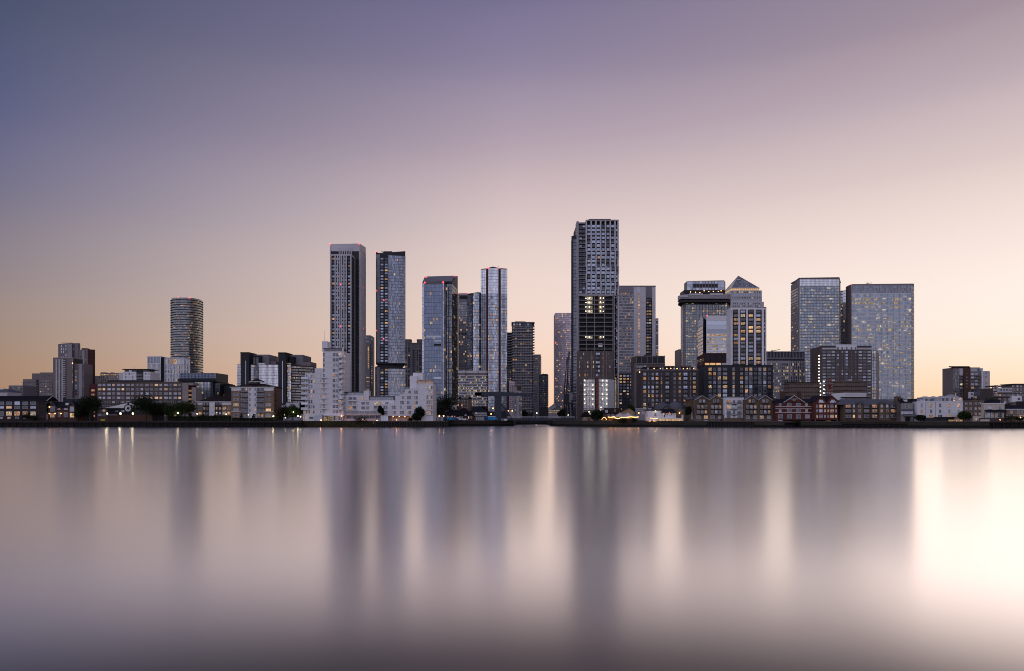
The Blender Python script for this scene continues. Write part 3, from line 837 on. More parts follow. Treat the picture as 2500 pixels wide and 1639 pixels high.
b.box('balcony_recess', 333, 350, 906, None, -.04, .3, 'charcoal')
b.wins([307, 316, 324, 356, 363], [913, 921, 928], 4, 4.4, 'two', 'sky', frame='white_paint')
b.wins([318], [906], 7, 4, 'two', 'sky', y=2); b.wins([330, 354], [905.5], 8, 3, 'three', 'dark', y=2)
b.balc([341], [916, 923.5, 931], 16, 2.6, 1.3, 'white_paint', 'pale_metal')
b.mast(325, 901, 894, .06); b.mast(329, 901, 893, .06)

# white stone building with a tall glazed crown, curved front
b = Bld('stone_grid_hotel', 'white stone-ribbed block with curved front and tall glazed top floor', 640, 410)
b.box('wall', 359.6, 392, 871, None, 0, 18, 'glass_dark')
b.box('roof_edge', 359.2, 392.4, 870, 871.6, -.4, 18, 'white_paint')
b.fins('stone_rib', [361, 368.5, 375.8, 383.5, 391.6], 1.7, 871.6, 888, -.35, -.003, 'white_paint')
b.fins('stone_rib', lp(359.5, 392.5, 11), 1.9, 888, None, -.35, -.003, 'white_paint')
b.bands('stone_band', 359.6, 392, [888.2, 899, 910, 921], 1.2, -.36, -.004, 'white_paint')
b.box('recess', 392, 403, 872.5, None, 3, 16, 'charcoal')
npts = 9; arc = [(402.5 + 61 * i / (npts - 1), 6.5 * (i / (npts - 1)) ** 2) for i in range(npts)]
b.poly('curved_wall', arc + [(460, 20), (405, 18)], 873.5, None, 'glass_dark')
topb = MB()
for i in range(npts - 1):
    f0 = b.face(arc[i], arc[i + 1]); t_ = i / (npts - 1)
    yb_ = 873 + 5 * t_ ** 1.5
    b.bands('stone_band', 0, 0, [873.4 + 4.6 * t_ ** 1.6, 891.5, 902, 912.5, 923], 1.2, -.37, -.003, 'white_paint', face=f0)
    b.wins([.5], [883], 6.4, 13, 'two', 'mixed', frame='dark_metal', face=f0, special={(0, 0): 'lit_warm' if i in (1, 2, 3) else 'glass_mid'})
    b.wins([.27, .77], [897, 907.5, 918, 928], 1.9, 6, 'bare', 'homelit', face=f0)
b.fins('stone_rib', [402.6, 408.7, 414.7], 1.6, 873.6, None, -.4, 0, 'white_paint')
for i in range(2, npts):
    px, dy = arc[i]
    me = MB().box(-.3, .3, -.4, .05, 0, b.z(873.5 + 4.6 * (i / (npts - 1)) ** 1.6)).mesh('stone_rib', ['white_paint']); put('stone_rib', me, b.root, (b.x(px, dy), dy, 0))
    if i < npts - 1:
        me = MB().box(-.28, .28, -.4, .05, 0, b.z(891)).mesh('stone_rib', ['white_paint']); px2, dy2 = (arc[i][0] + arc[i + 1][0]) / 2, (arc[i][1] + arc[i + 1][1]) / 2
        put('stone_rib', me, b.root, (b.x(px2, dy2), dy2, 0))
b.finish()

# cylindrical tower
b = Bld('round_tower', 'tall round dark tower ringed by balconies at every floor', 900, 456.5, 'tower')
R = 37.0 * b.k * 1.02; cy = R; b.root.location.x = X(456.5, b.D + R); b.ox = b.root.location.x
def ring(r0, r1, z0, z1, a0=0, a1=2 * math.pi, n=56):
    m = MB()
    for i in range(n):
        t0, t1 = a0 + (a1 - a0) * i / n, a0 + (a1 - a0) * (i + 1) / n
        c0, s0, c1, s1 = math.cos(t0), math.sin(t0), math.cos(t1), math.sin(t1)
        m.quad([(r1 * c0, r1 * s0, z0), (r1 * c1, r1 * s1, z0), (r1 * c1, r1 * s1, z1), (r1 * c0, r1 * s0, z1)])
        m.quad([(r0 * c0, r0 * s0, z1), (r1 * c0, r1 * s0, z1), (r1 * c1, r1 * s1, z1), (r0 * c1, r0 * s1, z1)])
        m.quad([(r0 * c1, r0 * s1, z0), (r1 * c1, r1 * s1, z0), (r1 * c0, r1 * s0, z0), (r0 * c0, r0 * s0, z0)])
    return m
def tube_wall(r, z0, z1, n=56, mi=0, uvn=1):
    m = MB()
    for i in range(n):
        t0, t1 = 2 * math.pi * i / n, 2 * math.pi * (i + 1) / n
        m.quad([(r * math.cos(t0), r * math.sin(t0), z0), (r * math.cos(t1), r * math.sin(t1), z0), (r * math.cos(t1), r * math.sin(t1), z1), (r * math.cos(t0), r * math.sin(t0), z1)], 0, [(i, 0), (i + .99, 0), (i + .99, .99), (i, .99)])
    return m
fl = 6.05; nfl = 46; z_top = b.z(731)
fh = fl * b.k
gm = tube_wall(R * .935, 0, fh).mesh('glass_panel', ['glass_speck']); sm = ring(R * .9, R, -.5, .12).mesh('balcony_ring', ['charcoal'])
rm = tube_wall(R * .99, 0.13, 1.25, 112).mesh('balustrade', [glass('balustrade_glass', (.21, .225, .24), .7, .25, .2)])
for i in range(nfl):
    zz = z_top - (i + 1) * fh
    if zz < 0: break
    put('glass_panel', gm, b.root, (0, cy, zz)); put('balcony_ring', sm, b.root, (0, cy, zz))
    o = put('balustrade', rm, b.root, (0, cy, zz))
    o.rotation_euler = (0, 0, i * .1)
put('balcony_ring', sm, b.root, (0, cy, z_top))
tube_wall(R * .93, z_top, b.z(726.2)).build('parapet', 'balustrade_glass', b.root, (0, cy, 0))
d = MB(); d.prism([(R * .93 * math.cos(2 * math.pi * i / 40), R * .93 * math.sin(2 * math.pi * i / 40)) for i in range(40)], z_top - .4, z_top + .2); d.build('roof', 'charcoal', b.root, (0, cy, 0))
d = MB(); d.prism([(R * .6 * math.cos(2 * math.pi * i / 30), R * .6 * math.sin(2 * math.pi * i / 30)) for i in range(30)], z_top, b.z(725)); d.build('plant_room', 'mid_grey', b.root, (0, cy, 0))
for k in range(70):
    i = b.r.randrange(0, 30); t = math.radians(b.r.uniform(195, 355) if b.r.random() < .4 else b.r.uniform(290, 350))
    me = win_mesh(1.6, 1.9, 'bare', 'dark_metal', b.r.choice(['lit_warm', 'lit_yellow', 'lit_warm', 'lit_amber']))
    put('lit_window', me, b.root, (R * .94 * math.cos(t), cy + R * .94 * math.sin(t), z_top - (i + .45) * fh), t + math.pi / 2)
for px in (435, 463): b.lamp(px, 727, 3, .8)

# long council block
b = Bld('council_flats', 'long brown brick council block with rows of white windows and lit landings', 450, 345)
b.box('wall', 237, 445, 934.5, None, 0, 12, 'council_brick')
b.box('end_wing', 217, 237, 937, None, 1.5, 11, 'oxblood')
b.poly('end_wall', [(445, -.15), (460, -.15), (460, 10), (445, 10)], 935, None, 'beige_panel')
b.box('stair_core', 460, 468, 941, None, 1.8, 9, 'oxblood'); b.box('stair_pier', 468, 478.5, 946, None, -.15, 8, 'beige_panel')
b.box('stair_head', 457, 471, 935, 941, .2, 9, 'beige_panel')
b.box('parapet', 236, 446, 933, 934.5, -.12, .4, 'brown_panel'); b.box('roof_plant', 262, 387, 928.5, 933, 3, 9, 'charcoal')
rows = ls(940.3, 10.42, 8)
b.bands('floor_band', 237, 445, [r - 5.3 for r in rows[1:]], 1.0, -.07, -.003, 'brown_panel')
b.fins('pier_joint', lp(237, 445, 9), .9, 935, None, -.08, -.004, 'brown_panel')
cols = []
for i in range(9):
    c0 = 237 + 23.1 * i
    cols += [c0 + 6.5, c0 + 17]
b.wins(cols[0::2], rows, 8.2, 5.2, 'two', 'council'); b.wins(cols[1::2], rows, 6.2, 5.2, 'two', 'council')
b.wins([227], ls(953.5, 10.4, 7), 8, 4.6, 'bare', 'amber', y=1.5)
for r in ls(954, 10.4, 6):
    b.box('landing', 460.2, 467.8, r + 2.4, r + 5, .3, 1.79, 'rust_brick')
    me = win_mesh(7 * b.k, 4 * b.k, 'bare', 'dark_metal', 'lit_full'); put('landing_light', me, b.root, (b.x(464, 1.8), 1.79, b.z(r)))
b.bands('concrete_band', 445, 460, ls(957.5, 10.4, 6), .6, -.22, -.153, 'pale_stone'); b.bands('concrete_band', 468, 478.5, ls(957.5, 10.4, 6), .6, -.22, -.153, 'pale_stone')
b.finish()

# blue glass office
b = Bld('glass_office', 'dark blue glass office block with stepped base behind the council flats', 520, 485)
b.box('upper_box', 439.5, 527.5, 911, 932, 0, 22, 'navy_steel'); b.box('body', 434, 520, 932, None, .8, 22, 'navy_steel')
b.box('side_wing', 520, 537, 933.5, None, 3, 20, 'black_panel'); b.box('overhang', 433.5, 528, 924.5, 931.5, -.5, -.003, 'black_panel')
b.curtain((439.5, 0), (516, 0), 911, 924, 3, 22, 'glass_navy', sp=.1, spm='navy_steel')
b.curtain((516, 0), (527.5, 0), 911, 924, 3, 4, 'glass_dark', sp=.1, spm='navy_steel')
b.curtain((476, .75), (514, .75), 932, 1000, 9, 11, 'glass_mid', sp=.14, spm='navy_steel', lits=14)
b.curtain((434, .75), (475, .75), 932, 1000, 9, 12, 'glass_black', sp=.3, spm='black_panel', lits=9)
b.curtain((521, 2.95), (537, 2.95), 934, 1000, 9, 5, 'glass_black', sp=.2, spm='black_panel', lits=3)
b.finish()
b = Bld('dark_office', 'low dark office block with one glowing yellow window left of the tan flats', 530, 550)
b.box('wall', 537, 566, 942, None, 0, 14, 'charcoal'); b.box('core', 548, 562.5, 939, None, 1, 10, 'black_panel'); b.box('roof_plant', 551, 561, 937.7, 939, 2, 8, 'charcoal')
b.wins([542], [945.5, 949.5, 954, 958.5, 962.5], 8, 2.8, 'three', 'none', frame='dark_metal')
b.wins([542], [965.5], 11, 4.2, 'four', 'amber', frame='dark_metal')

# low flats with hipped roof
b = Bld('low_flats', 'low three-storey flats with brown hipped roof and white centre bay', 408, 522, 'house')
b.box('wall', 482.5, 566, 981, None, 0, 10, 'tan_brick'); b.roof_x(482, 566, 981, 967.8, 10, 'brown_roof', hip=6.5, hx=(1, 0), trim='white_paint')
b.box('white_band', 482.5, 566, 981.6, 988.5, -.06, -.004, 'white_render')
b.box('white_bay', 511, 524.6, 981.5, None, -.4, -.003, 'white_render')
b.box('balcony_recess', 495, 510.8, 982, None, -.1, .2, 'brown_panel'); b.box('balcony_recess', 525, 541, 982, None, -.1, .2, 'brown_panel')
b.balc([503, 533], [991, 1003, 1015], 15.5, 4.2, 1.2, 'charcoal', 'dark_metal', y=-.1)
b.wins([499, 506.5, 529, 537], [986, 997, 1009], 4.2, 6.6, 'sash', 'homelit', frame='pale_panel', y=-.1, special={(2, 1): 'lit_amber', (2, 2): 'lit_pale'})
b.wins([488.5, 547.5, 558.5], [986, 997, 1009], 8, 6.8, 'three', 'homelit', special={(1, 1): 'lit_amber', (2, 2): 'lit_amber'})
b.wins([517.6], [992, 1004], 4.6, 6.5, 'cross', 'mixed', y=-.4, special={(0, 0): 'lit_pale'})
b.finish()

# six-storey flats
b = Bld('riverside_flats', 'six-storey tan brick flats with white centre and hipped brown roof', 405, 616)
b.box('wall', 564.8, 668, 945.4, None, 0, 14, 'tan_brick'); b.roof_x(564, 669, 945.2, 936, 14, 'brown_roof', hip=8, trim='white_paint')
b.roof_x(603, 631.5, 931, 922.8, 4, 'brown_roof', hip=3.6, y0=5, part='lantern_roof', trim='white_paint'); b.box('lantern', 605, 629.5, 931, 937, 5.3, 8.8, 'brown_panel')
fr = ls(950.3, 12.72, 6)
b.box('white_top', 564.8, 588, 946, 954, -.05, -.004, 'white_render'); b.box('white_top', 644.5, 668, 946, 954, -.05, -.004, 'white_render')
b.box('white_centre', 606.2, 626.6, 945.8, None, -.35, -.004, 'white_render')
b.box('balcony_recess', 588.4, 606, 946.5, None, -.06, .3, 'grey_panel'); b.box('balcony_recess', 627, 644.2, 946.5, None, -.06, .3, 'grey_panel')
b.balc([597, 635.6], [f + 7 for f in fr], 17, 4.6, 1.3, 'black_panel', 'black_panel', y=-.06)
b.wins([592.5, 601.5, 631, 640.5], fr, 5.2, 8.2, 'sash', 'home', frame='pale_panel', y=-.06)
b.wins([576.7, 655.2], [f + .3 for f in fr], 13, 7.4, 'four', 'home', special={(0, 0): 'lit_warm', (1, 4): 'lit_full'})
b.wins([610, 623], [f + .3 for f in fr], 4, 7, 'cross', 'home', y=-.35)
b.bands('string_course', 564.8, 588, [1004.5], 1.2, -.12, -.005, 'white_paint'); b.bands('string_course', 644.5, 668, [1004.5], 1.2, -.12, -.005, 'white_paint')
fs = b.face((668, 0), (668, 14)); b.box('side_annex', 668, 674.5, 952, None, 3, 12, 'brown_brick')
b.balc([672], [965, 977.5, 990, 1002], 8, 4, 1.2, 'black_panel', 'dark_metal', y=3)
b.finish()

# twin dark office buildings
def slab_tower(b, x0, x1, yt, yb=None):
    b.box('service_tower', x0, x1, yt, yb, -2.5, 12, 'charcoal'); b.box('tower_cap', x0 - .6, x1 + .6, yt - .8, yt + .8, -3, 12.4, 'black_panel')
    b.fins('glazed_slot', [x1 - 8], 1.6, yt + 20, 985, -2.62, -2.503, 'pane_sky')
b = Bld('slab_office', 'grey office complex with charcoal slab towers, the left one with pale glass wall', 520, 632, seed=5)
slab_tower(b, 587, 607.8, 861)
b.box('rear_block', 607, 657, 866, None, 6, 26, 'mid_grey'); b.box('rear_wing', 657, 674, 883, None, 8, 24, 'taupe_panel')
b.box('plant_box', 613, 637, 869, 890, 3, 6, 'black_panel'); b.fins('tank', [621, 628], 5, 873, 889, 1, 3, 'mid_grey')
b.box('roof_unit', 628, 646, 886.5, 890.3, 1, 3.5, 'white_paint')
b.box('left_wall', 579.3, 588, 890, None, 0, 20, 'grey_panel'); b.curtain((579.3, -.01), (588, -.01), 890, 990, 15, 3, 'glass_pale', sp=.12, spm='mid_grey')
b.box('core_wall', 608, 679, 890.5, None, 0, 20, 'mid_grey')
b.curtain((610.5, -.01), (619, -.01), 890.5, 990, 15, 3, 'glass_pale', sp=.12, spm='mid_grey', lits=2)
b.curtain((619, -.01), (631.5, -.01), 890.5, 990, 15, 5, 'glass_dark', sp=.15, spm='mid_grey', lits=5)
b.curtain((633, -.01), (679.5, -.01), 890.5, 990, 15, 16, 'glass_pale', sp=.1, spm='mid_grey', lits=16, mw=.1)
b.mast(584, 890, 882, .07); b.lamp(609, 888, -.5, .4, 'lamp_white', 'roof_lamp')
b.wins([668], [910, 918, 926], 2.5, 1.5, 'bare', 'none')
b = Bld('slab_office', 'grey office complex with charcoal slab tower and rows of glowing offices, right one', 515, 722, seed=6)
slab_tower(b, 679, 697.6, 861.3)
b.box('rear_block', 697, 739, 866.5, None, 8, 30, 'mid_grey'); b.box('plant_box', 706, 717, 871, 886, 3, 8, 'black_panel')
b.box('rear_wing', 739, 758, 883.5, None, 8, 24, 'taupe_panel'); b.box('roof_plant', 742, 750, 881.8, 883.5, 9, 14, 'charcoal')
b.poly('wall', [(697, 0), (711, 0), (764, 8), (764, 24), (697, 24)], 889, None, 'charcoal', tops=[888, 887, 900, 900, 888])
b.curtain((701, -.05), (710.5, -.05), 890, 982, 14, 3, 'glass_pale', sp=.16, spm='mid_grey', lits=18)
b.curtain((711.5, -.03), (764, 7.95), 892, 983, 14, 20, 'glass_office', sp=.42, spm='charcoal', lits=46, litpal='office')
b.curtain((691, -.1), (700.5, -.1), 890, 990, 14, 3, 'glass_black', sp=.2, spm='black_panel', lits=9)
b.wins(lp(700, 711, 6), [887.5], 1.4, 1.6, 'bare', 'lit', y=-.08); b.finish()
b = Bld('white_site_hut', 'plain white low building behind the trees left of the white tower', 440, 702, 'building')
b.box('wall', 676, 695, 990, None, 0, 8, 'white_render'); b.box('upper_wall', 698, 731, 983.5, None, 2, 10, 'white_render')
b.box('parapet', 675.6, 695.4, 989, 990.2, -.15, 8, 'pale_stone'); b.wins([684], [1003], 8, 5, 'two', 'none'); b.wins([706, 716, 724], [1000], 5, 6, 'two', 'none', y=2)

# ================================================================== centre
# white stepped complex: tall tower
b = Bld('white_tower_block', 'white stepped apartment tower with rounded balconies and a roof mast', 402, 790)
b.box('wall', 788, 838.5, 858, None, 0, 16, 'white_render'); b.box('lift_shaft', 786, 799.4, 833.5, 858, 3, 9, 'white_render')
b.box('middle_step', 768.3, 788, 899.5, None, .3, 15, 'white_render'); b.box('left_step', 745, 768.3, 911.5, None, .6, 15, 'white_render')
b.box('ground_step', 740, 745, 1000, None, .9, 14, 'pink_render')
b.box('penthouse', 791, 834, 852.5, 858, 2, 13, 'grey_panel'); b.box('penthouse_roof', 789, 836, 850.3, 852.2, .6, 14, 'grey_roof')
b.box('corner_post', 835.8, 838.3, 848, 858, 0, 1, 'white_paint')
b.mast(792, 834, 806, .1, 'pale_metal', 5); b.mast(798.5, 834, 830, .06, 'pale_metal', 5)
rr_ = ls(866.3, 12.64, 12)
b.wins([815.2, 822.2], rr_, 6.4, 8, 'cross', 'home'); b.wins([829.5], rr_, 6.2, 9, 'two', 'homelit')
b.balc([834.5], [r + 6.4 for r in rr_[:-1]], 17, 5, 2.2, 'white_paint', 'white_paint', rnd=True, panel='glass_mid')
b.wins([790.8], rr_, 4, 8.4, 'sash', 'home', y=-.02)
b.balc([790.5], [r + 5.6 for r in rr_[4:-1]], 12, 4.6, 1.1, 'white_paint', 'pale_metal')
b.wins([783.2], ls(917, 12.64, 8), 2.6, 5, 'sash', 'home', y=.3, special={(0, 3): 'lit_warm'})
rl = ls(919, 12.42, 8)
b.wins([755.2, 760.7, 766], rl, 4.6, 8, 'sash', 'homelit', y=.6); b.wins([748.5], rl, 4, 9, 'sash', 'dark', y=.6)
b.balc([745.2], [r + 6.6 for r in rl[:-1]], 16, 5, 1.6, 'white_paint', 'white_paint', y=.6, panel='glass_mid')
b.balc([757], [911.8], 23, 4, .2, 'white_paint', 'pale_metal', y=.6); b.balc([813], [858], 46, 4.6, .2, 'white_paint', 'white_paint')
b.bands('panel_joint', 788, 838.5, ls(873, 12.64, 11), .25, -.04, -.003, 'grey_panel'); b.bands('panel_joint', 768.3, 788, ls(911, 12.64, 8), .25, .26, .297, 'grey_panel')
# ground floor: colonnade, glowing lobby, sloping glass canopy
b.box('lobby_glass', 791, 812, 1016.8, None, -.05, .2, 'lit_yellow'); b.box('lobby_glass', 771, 786, 1018, None, -1.2, -1.0, 'lit_yellow')
b.poly('glass_canopy', [(767, -3), (787, -3), (787, -.1), (767, -.1)], None, None, 'glass_mid', tops=[1016.8, 1011.5, 1011.5, 1016.8]).location.z = 0
b.fins('column', [770, 788.6, 813.5, 825, 835.5], 2.2, 1014.5, None, -1.4, -1.0, 'pink_render'); b.fins('lobby_mullion', [795, 799.5, 804, 808], .5, 1016.8, None, -.16, -.052, 'dark_metal')
b.box('first_floor_edge', 788, 840, 1013.2, 1015.5, -1.5, -.003, 'white_paint'); b.box('shop_window', 755, 764, 1018, 1023, .5, .58, 'pane_dark')
b.box('shop_window', 815, 834, 1017, 1026, -.04, .2, 'glass_speck')
b.finish()

b = Bld('white_link_block', 'low white and pink apartment range joining the white tower and stepped flats', 404, 902)
b.box('wall', 840, 963, 977.3, None, 0, 12, 'white_render'); b.box('upper_left', 840, 894, 965.2, 977.3, 0, 12, 'white_render')
b.box('glazed_attic', 842, 892, 958.5, 965.2, 1.6, 10, 'glass_dark'); b.box('attic_roof', 840.5, 893, 956.8, 958.4, .4, 11, 'grey_roof')
b.box('stair_head', 888, 900.3, 954, 977.3, -.3, 5, 'white_render'); b.box('glazed_attic', 896, 960, 969, 977.2, 1.2, 10, 'glass_dark'); b.box('attic_roof', 895, 962.5, 967.4, 969, .2, 11, 'grey_roof')
b.fins('attic_mullion', lp(897, 960, 16), .6, 969.2, 977.2, 1.05, 1.19, 'white_paint'); b.fins('attic_mullion', lp(842, 892, 12), .6, 958.6, 965.2, 1.45, 1.59, 'white_paint')
b.balc([867], [965.4], 50, 3.4, .2, 'white_paint', 'pale_metal'); b.balc([928], [977.4], 64, 3.8, .2, 'white_paint', 'pale_metal')
for xs, yy in (([855.5, 865.5], [973.4, 985, 996]), ([917.5, 927.5], [985, 996]), ([945], [985])): b.wins(xs, yy, 9, 7.6, 'three', 'homelit')
b.wins([886.5, 897.5], [985, 996], 8.6, 7.4, 'three', 'home'); b.wins([886.5], [973.4], 8.6, 7, 'three', 'home')
b.balc([860.5], [979, 990, 1001.5], 21, 4.2, 1.2, 'white_paint', 'pale_metal'); b.balc([921], [990, 1001.5], 18, 4.2, 1.2, 'white_paint', 'pale_metal')
b.box('terrace_slab', 840, 932, 1010.5, 1014.2, -1.3, -.004, 'pink_render'); b.box('terrace_glass', 842, 925, 1003.8, 1010, -.06, .1, 'glass_speck')
b.balc([880], [1010.3], 84, 4, 1.2, 'pink_render', 'pink_render'); b.fins('terrace_pier', ls(843, 11.8, 8), 1.4, 1003.5, 1010.4, -.2, -.063, 'pink_render')
b.box('ground_glass', 842, 928, 1015.5, 1022, -.05, .1, 'glass_black'); b.fins('column', ls(845, 14.5, 7), 1.6, 1014.2, None, -1.2, -.9, 'pink_render'); b.box('planter_wall', 840, 932, 1022.3, None, -1.6, -1.3, 'pink_render')
b.finish()

b = Bld('white_stepped_flats', 'white flats stepping up like stairs to a round-topped right end', 398, 993)
steps = [(929, 947.6, 986.8), (947.6, 965, 983.5), (965, 976.4, 967), (976.4, 989, 961.5), (989, 1017.5, 949.3), (1017.5, 1057, 936.8)]
for (a, c_, t) in steps: b.box('stepped_wall', a, c_, t, 1015.5 if a < 1010 else None, 0, 15, 'white_render')
b.box('lift_shaft', 1000.5, 1017.4, 917.7, 949, 4, 9, 'white_render'); b.box('lift_head', 1008, 1032, 910.3, 936.8, 6, 11, 'white_render')
b.box('roof_pavilion', 1021, 1053, 929, 936.8, 2, 12, 'lit_warm'); b.fins('pavilion_post', lp(1021, 1053, 9), .9, 929, 936.8, 1.85, 1.99, 'white_paint'); b.box('pavilion_roof', 1018.5, 1054.5, 927.3, 928.9, .3, 13, 'pale_stone')
rws = [957.8, 970.8, 982.8, 994.6, 1007.4]
for px, n0 in ((941, 3), (961, 3), (981, 2), (998.5, 1), (1015, 0)):
    b.wins([px - 2.6, px + 2.6], rws[n0:], 4.9, 8.6, 'cross', 'homelit')
b.wins([984], [970.5], 4, 8, 'sash', 'home'); b.wins([1000], [957.5], 6, 7.5, 'two', 'home')
b.wins([1043.5, 1048.7, 1054], ls(946, 12.4, 6), 4.7, 8.6, 'cross', 'homelit')
b.bands('window_sill', 1040.5, 1057.3, ls(951.4, 12.4, 6), 1.5, -.5, -.12, 'white_paint')
b.bands('panel_joint', 1017.5, 1040, ls(952, 12.4, 5), .25, -.04, -.003, 'grey_panel')
b.box('corner_bay', 929.5, 947.5, 1015.6, None, -1.0, 3, 'glass_mid'); b.fins('bay_mullion', [930, 936, 941.5, 947], 1.1, 1015.6, None, -1.12, -1.003, 'white_paint'); b.bands('bay_band', 929, 948, [1016, 1023.5, 1030], 1.4, -1.16, -1.0, 'white_paint')
b.box('ground_wall', 948, 1020, 1015.6, None, 3.5, 12, 'pink_render'); b.fins('column', [958, 973, 987, 1002, 1017], 1.2, 1015.6, None, .2, .5, 'pink_render')
for px in (960, 975, 988.5, 1002): b.lamp(px, 1017, .8, .22, 'lamp_amber', 'soffit_lamp')
b.balc([938], [986.8], 18, 2.6, .1, 'white_paint', 'white_paint'); b.balc([1003], [949.3], 28, 3, .1, 'white_paint', 'pale_metal'); b.balc([982], [961.5], 12, 3, .1, 'white_paint', 'pale_metal')
b.balc([1037], [936.8], 39, 3, .1, 'white_paint', 'white_paint')
b.finish()

# dark tower with pale fins
b = Bld('finned_tower', 'dark tower with pale vertical fins and a flat pale crown', 590, 842, 'tower')
b.poly('rear_body', [(805.6, 14), (877.6, 14), (892.6, 40), (822, 40)], 605, None, 'charcoal')
b.poly('crown', [(805.2, 13.6), (877.9, 13.6), (893, 40.3), (822, 40.3)], 596, 605.2, 'pale_panel', tops=[596.2, 594.8, 604.5, 605])
MB().prism([(b.x(805.6, 13.6), 13.6), (b.x(877.6, 13.6), 13.6), (b.x(892.7, 40), 40), (b.x(822, 40), 40)], b.z(605), b.z(605) + .3).build('soffit', 'charcoal', b.root)
b.box('front_body', 806.8, 857.2, 624.5, None, 0, 13.99, 'charcoal'); b.box('front_cap', 806.2, 857.8, 620.8, 624.5, -.3, 13.9, 'pale_panel')
b.fins('fin', [807.6, 818, 824, 829.6, 833.6, 839.5, 845.4, 856.6], 2.7, 624.5, None, -.7, -.003, 'pale_panel')
b.fins('groove', [831.6], 1.1, 624.5, None, -.3, -.003, 'oxblood')
b.fins('corner_fin', [806.6, 858.4], 1.8, 605, 622, 13.2, 13.99, 'pale_panel'); b.fins('crown_fin', [828, 832.2, 836.4, 840.8, 845.4, 850, 854.4], 1.7, 605.2, 622, 13.3, 13.99, 'pale_panel')
b.fins('corner_fin', [877], 1.6, 605.2, None, 13.3, 13.99, 'pale_panel')
R8 = ls(632.3, 8.62, 38)
b.wins([814, 852.6], R8, 5.2, 5.2, 'two', 'sky', frame='dark_metal', y=-.01, special={(0, 0): 'lit_warm', (1, 2): 'lit_warm', (0, 7): 'lit_full', (1, 7): 'lit_warm', (1, 13): 'lit_warm', (1, 19): 'lit_full', (0, 17): 'lit_full', (0, 21): 'lit_full'})
b.wins([821.2, 827, 836.8, 842.6], R8, 2.3, 5.6, 'sash', 'sky', frame='dark_metal', y=-.01)
b.balc([812.6, 851.4], [r + 3.8 for r in R8], 9.5, 3, .6, 'black_panel', 'black_panel')
fside = b.face((857.4, 0), (866.2, 14)); b.bands('side_joint', 0, 0, R8, .5, -.05, -.002, 'grey_panel', face=fside)
put('side_pier', MB().box(-.5, .5, -.3, 0, 0, b.z(624)).mesh('side_pier', ['pale_panel']), b.root, (*b.face((865.8, 13.5), (866, 14))[0], 0), 1.2)
b.balc([872], [r + 3.8 for r in R8], 6, 3, .5, 'black_panel', 'black_panel', y=14); b.wins([873], R8[3:], 3.4, 4.8, 'two', 'none', frame='dark_metal', y=13.98)
fr2 = b.face((878, 14), (892.6, 40)); L2 = math.hypot(fr2[1][0] - fr2[0][0], 26); a2 = math.atan2(26, fr2[1][0] - fr2[0][0])
pm = MB().box(0, L2 * .13, -.35, 0, 0, b.z(605)).mesh('side_panel', ['white_paint'])  # pale panels whitened to put the sunset glow of this side into their colour
for u in (.02, .19, .36, .53, .70, .85): put('side_panel', pm, b.root, (fr2[0][0] + (fr2[1][0] - fr2[0][0]) * u, 14 + 26 * u, 0), a2)
b.bands('side_band', 0, 0, R8[::2], .4, -.1, 0, 'grey_panel', face=fr2)
for (px, py, y) in ((831.6, 694.5, -.5), (831.6, 797, -.5), (885.5, 702, 27), (885.5, 802, 27), (806.2, 596, 13.4), (877, 595, 13.4)): b.lamp(px, py, y, .55)
b.finish()

b = Bld('slim_tower', 'slim grey tower squeezed between the two dark towers', 800, 902, 'tower')
b.box('wall', 889, 905, 819, None, 4, 26, 'mid_grey'); b.box('front_wing', 889, 902.5, 839, None, 0, 20, 'taupe_panel'); b.poly('side_wing', [(903, 4), (910.3, 6), (910, 26), (903, 26)], 822, None, 'taupe_panel')
b.wins([899.5], ls(848, 4.4, 14), 3.2, 2.6, 'bare', 'dark', special={(0, k): 'lit_full' for k in range(12)}); b.wins([894, 898.5], ls(825, 4.6, 3), 3, 2.8, 'two', 'sky', frame='grey_panel', y=4)
b.wins([907.5], ls(828, 5.6, 22), 3.4, 3.4, 'two', 'homelit', frame='grey_panel', y=5)
b.wins([898], ls(912, 5, 9), 8, 3, 'three', 'home', frame='grey_panel'); b.finish()

# dark twisted glass tower
b = Bld('notched_glass_tower', 'dark glass tower with scooped top and a slanting notch low down', 620, 953, 'tower')
foot = [(917.7, 2), (927.5, 0), (948, 0), (989.6, 3.6), (986, 34), (924, 32)]
b.poly('body', foot, 620, 889, 'charcoal', tops=[614.2, 620, 622.5, 613.5, 616, 618])
b.poly('lower_body', [(915.5, 2.2), (927, -.2), (948, -.2), (989.8, 3.4), (986, 34), (922, 32)], 896, None, 'charcoal', tops=[896, 892, 893, 899, 899, 896])
b.poly('notch', [(922, 9), (929, 2), (948, 2), (984, 5), (982, 32), (926, 30)], 880, 900, 'black_panel')
b.box('roof_machine', 936, 957, 613.8, 622, 8, 18, 'charcoal'); MB().bar((b.x(938, 10), 10, b.z(619, 10)), (b.x(931, 10), 10, b.z(613, 10)), .3).build('roof_crane', 'dark_metal', b.root)
b.curtain((917.8, 1.95), (927.4, .0), 621, 885, 34, 3, 'glass_pale', sp=.08, spm='grey_panel', mull_on=False)
b.curtain((948, -.05), (989.6, 3.55), 623, 886, 37, 18, glass('glass_streak', (0.27, 0.31, 0.40), .8, .1, .4, lit=.2, lits=.8), 'dark_metal', sp=.07, spm='charcoal', lits=10, litpal='amber', mw=.2)
b.curtain((948, -.25), (989.8, 3.35), 900, 985, 12, 18, 'glass_mid', 'dark_metal', sp=.07, spm='charcoal', lits=8, litpal='amber', mw=.2)
b.curtain((915.6, 2.15), (927, -.2), 897, 985, 12, 3, 'glass_pale', sp=.08, spm='grey_panel', mull_on=False)
R7 = ls(632, 7.12, 36)
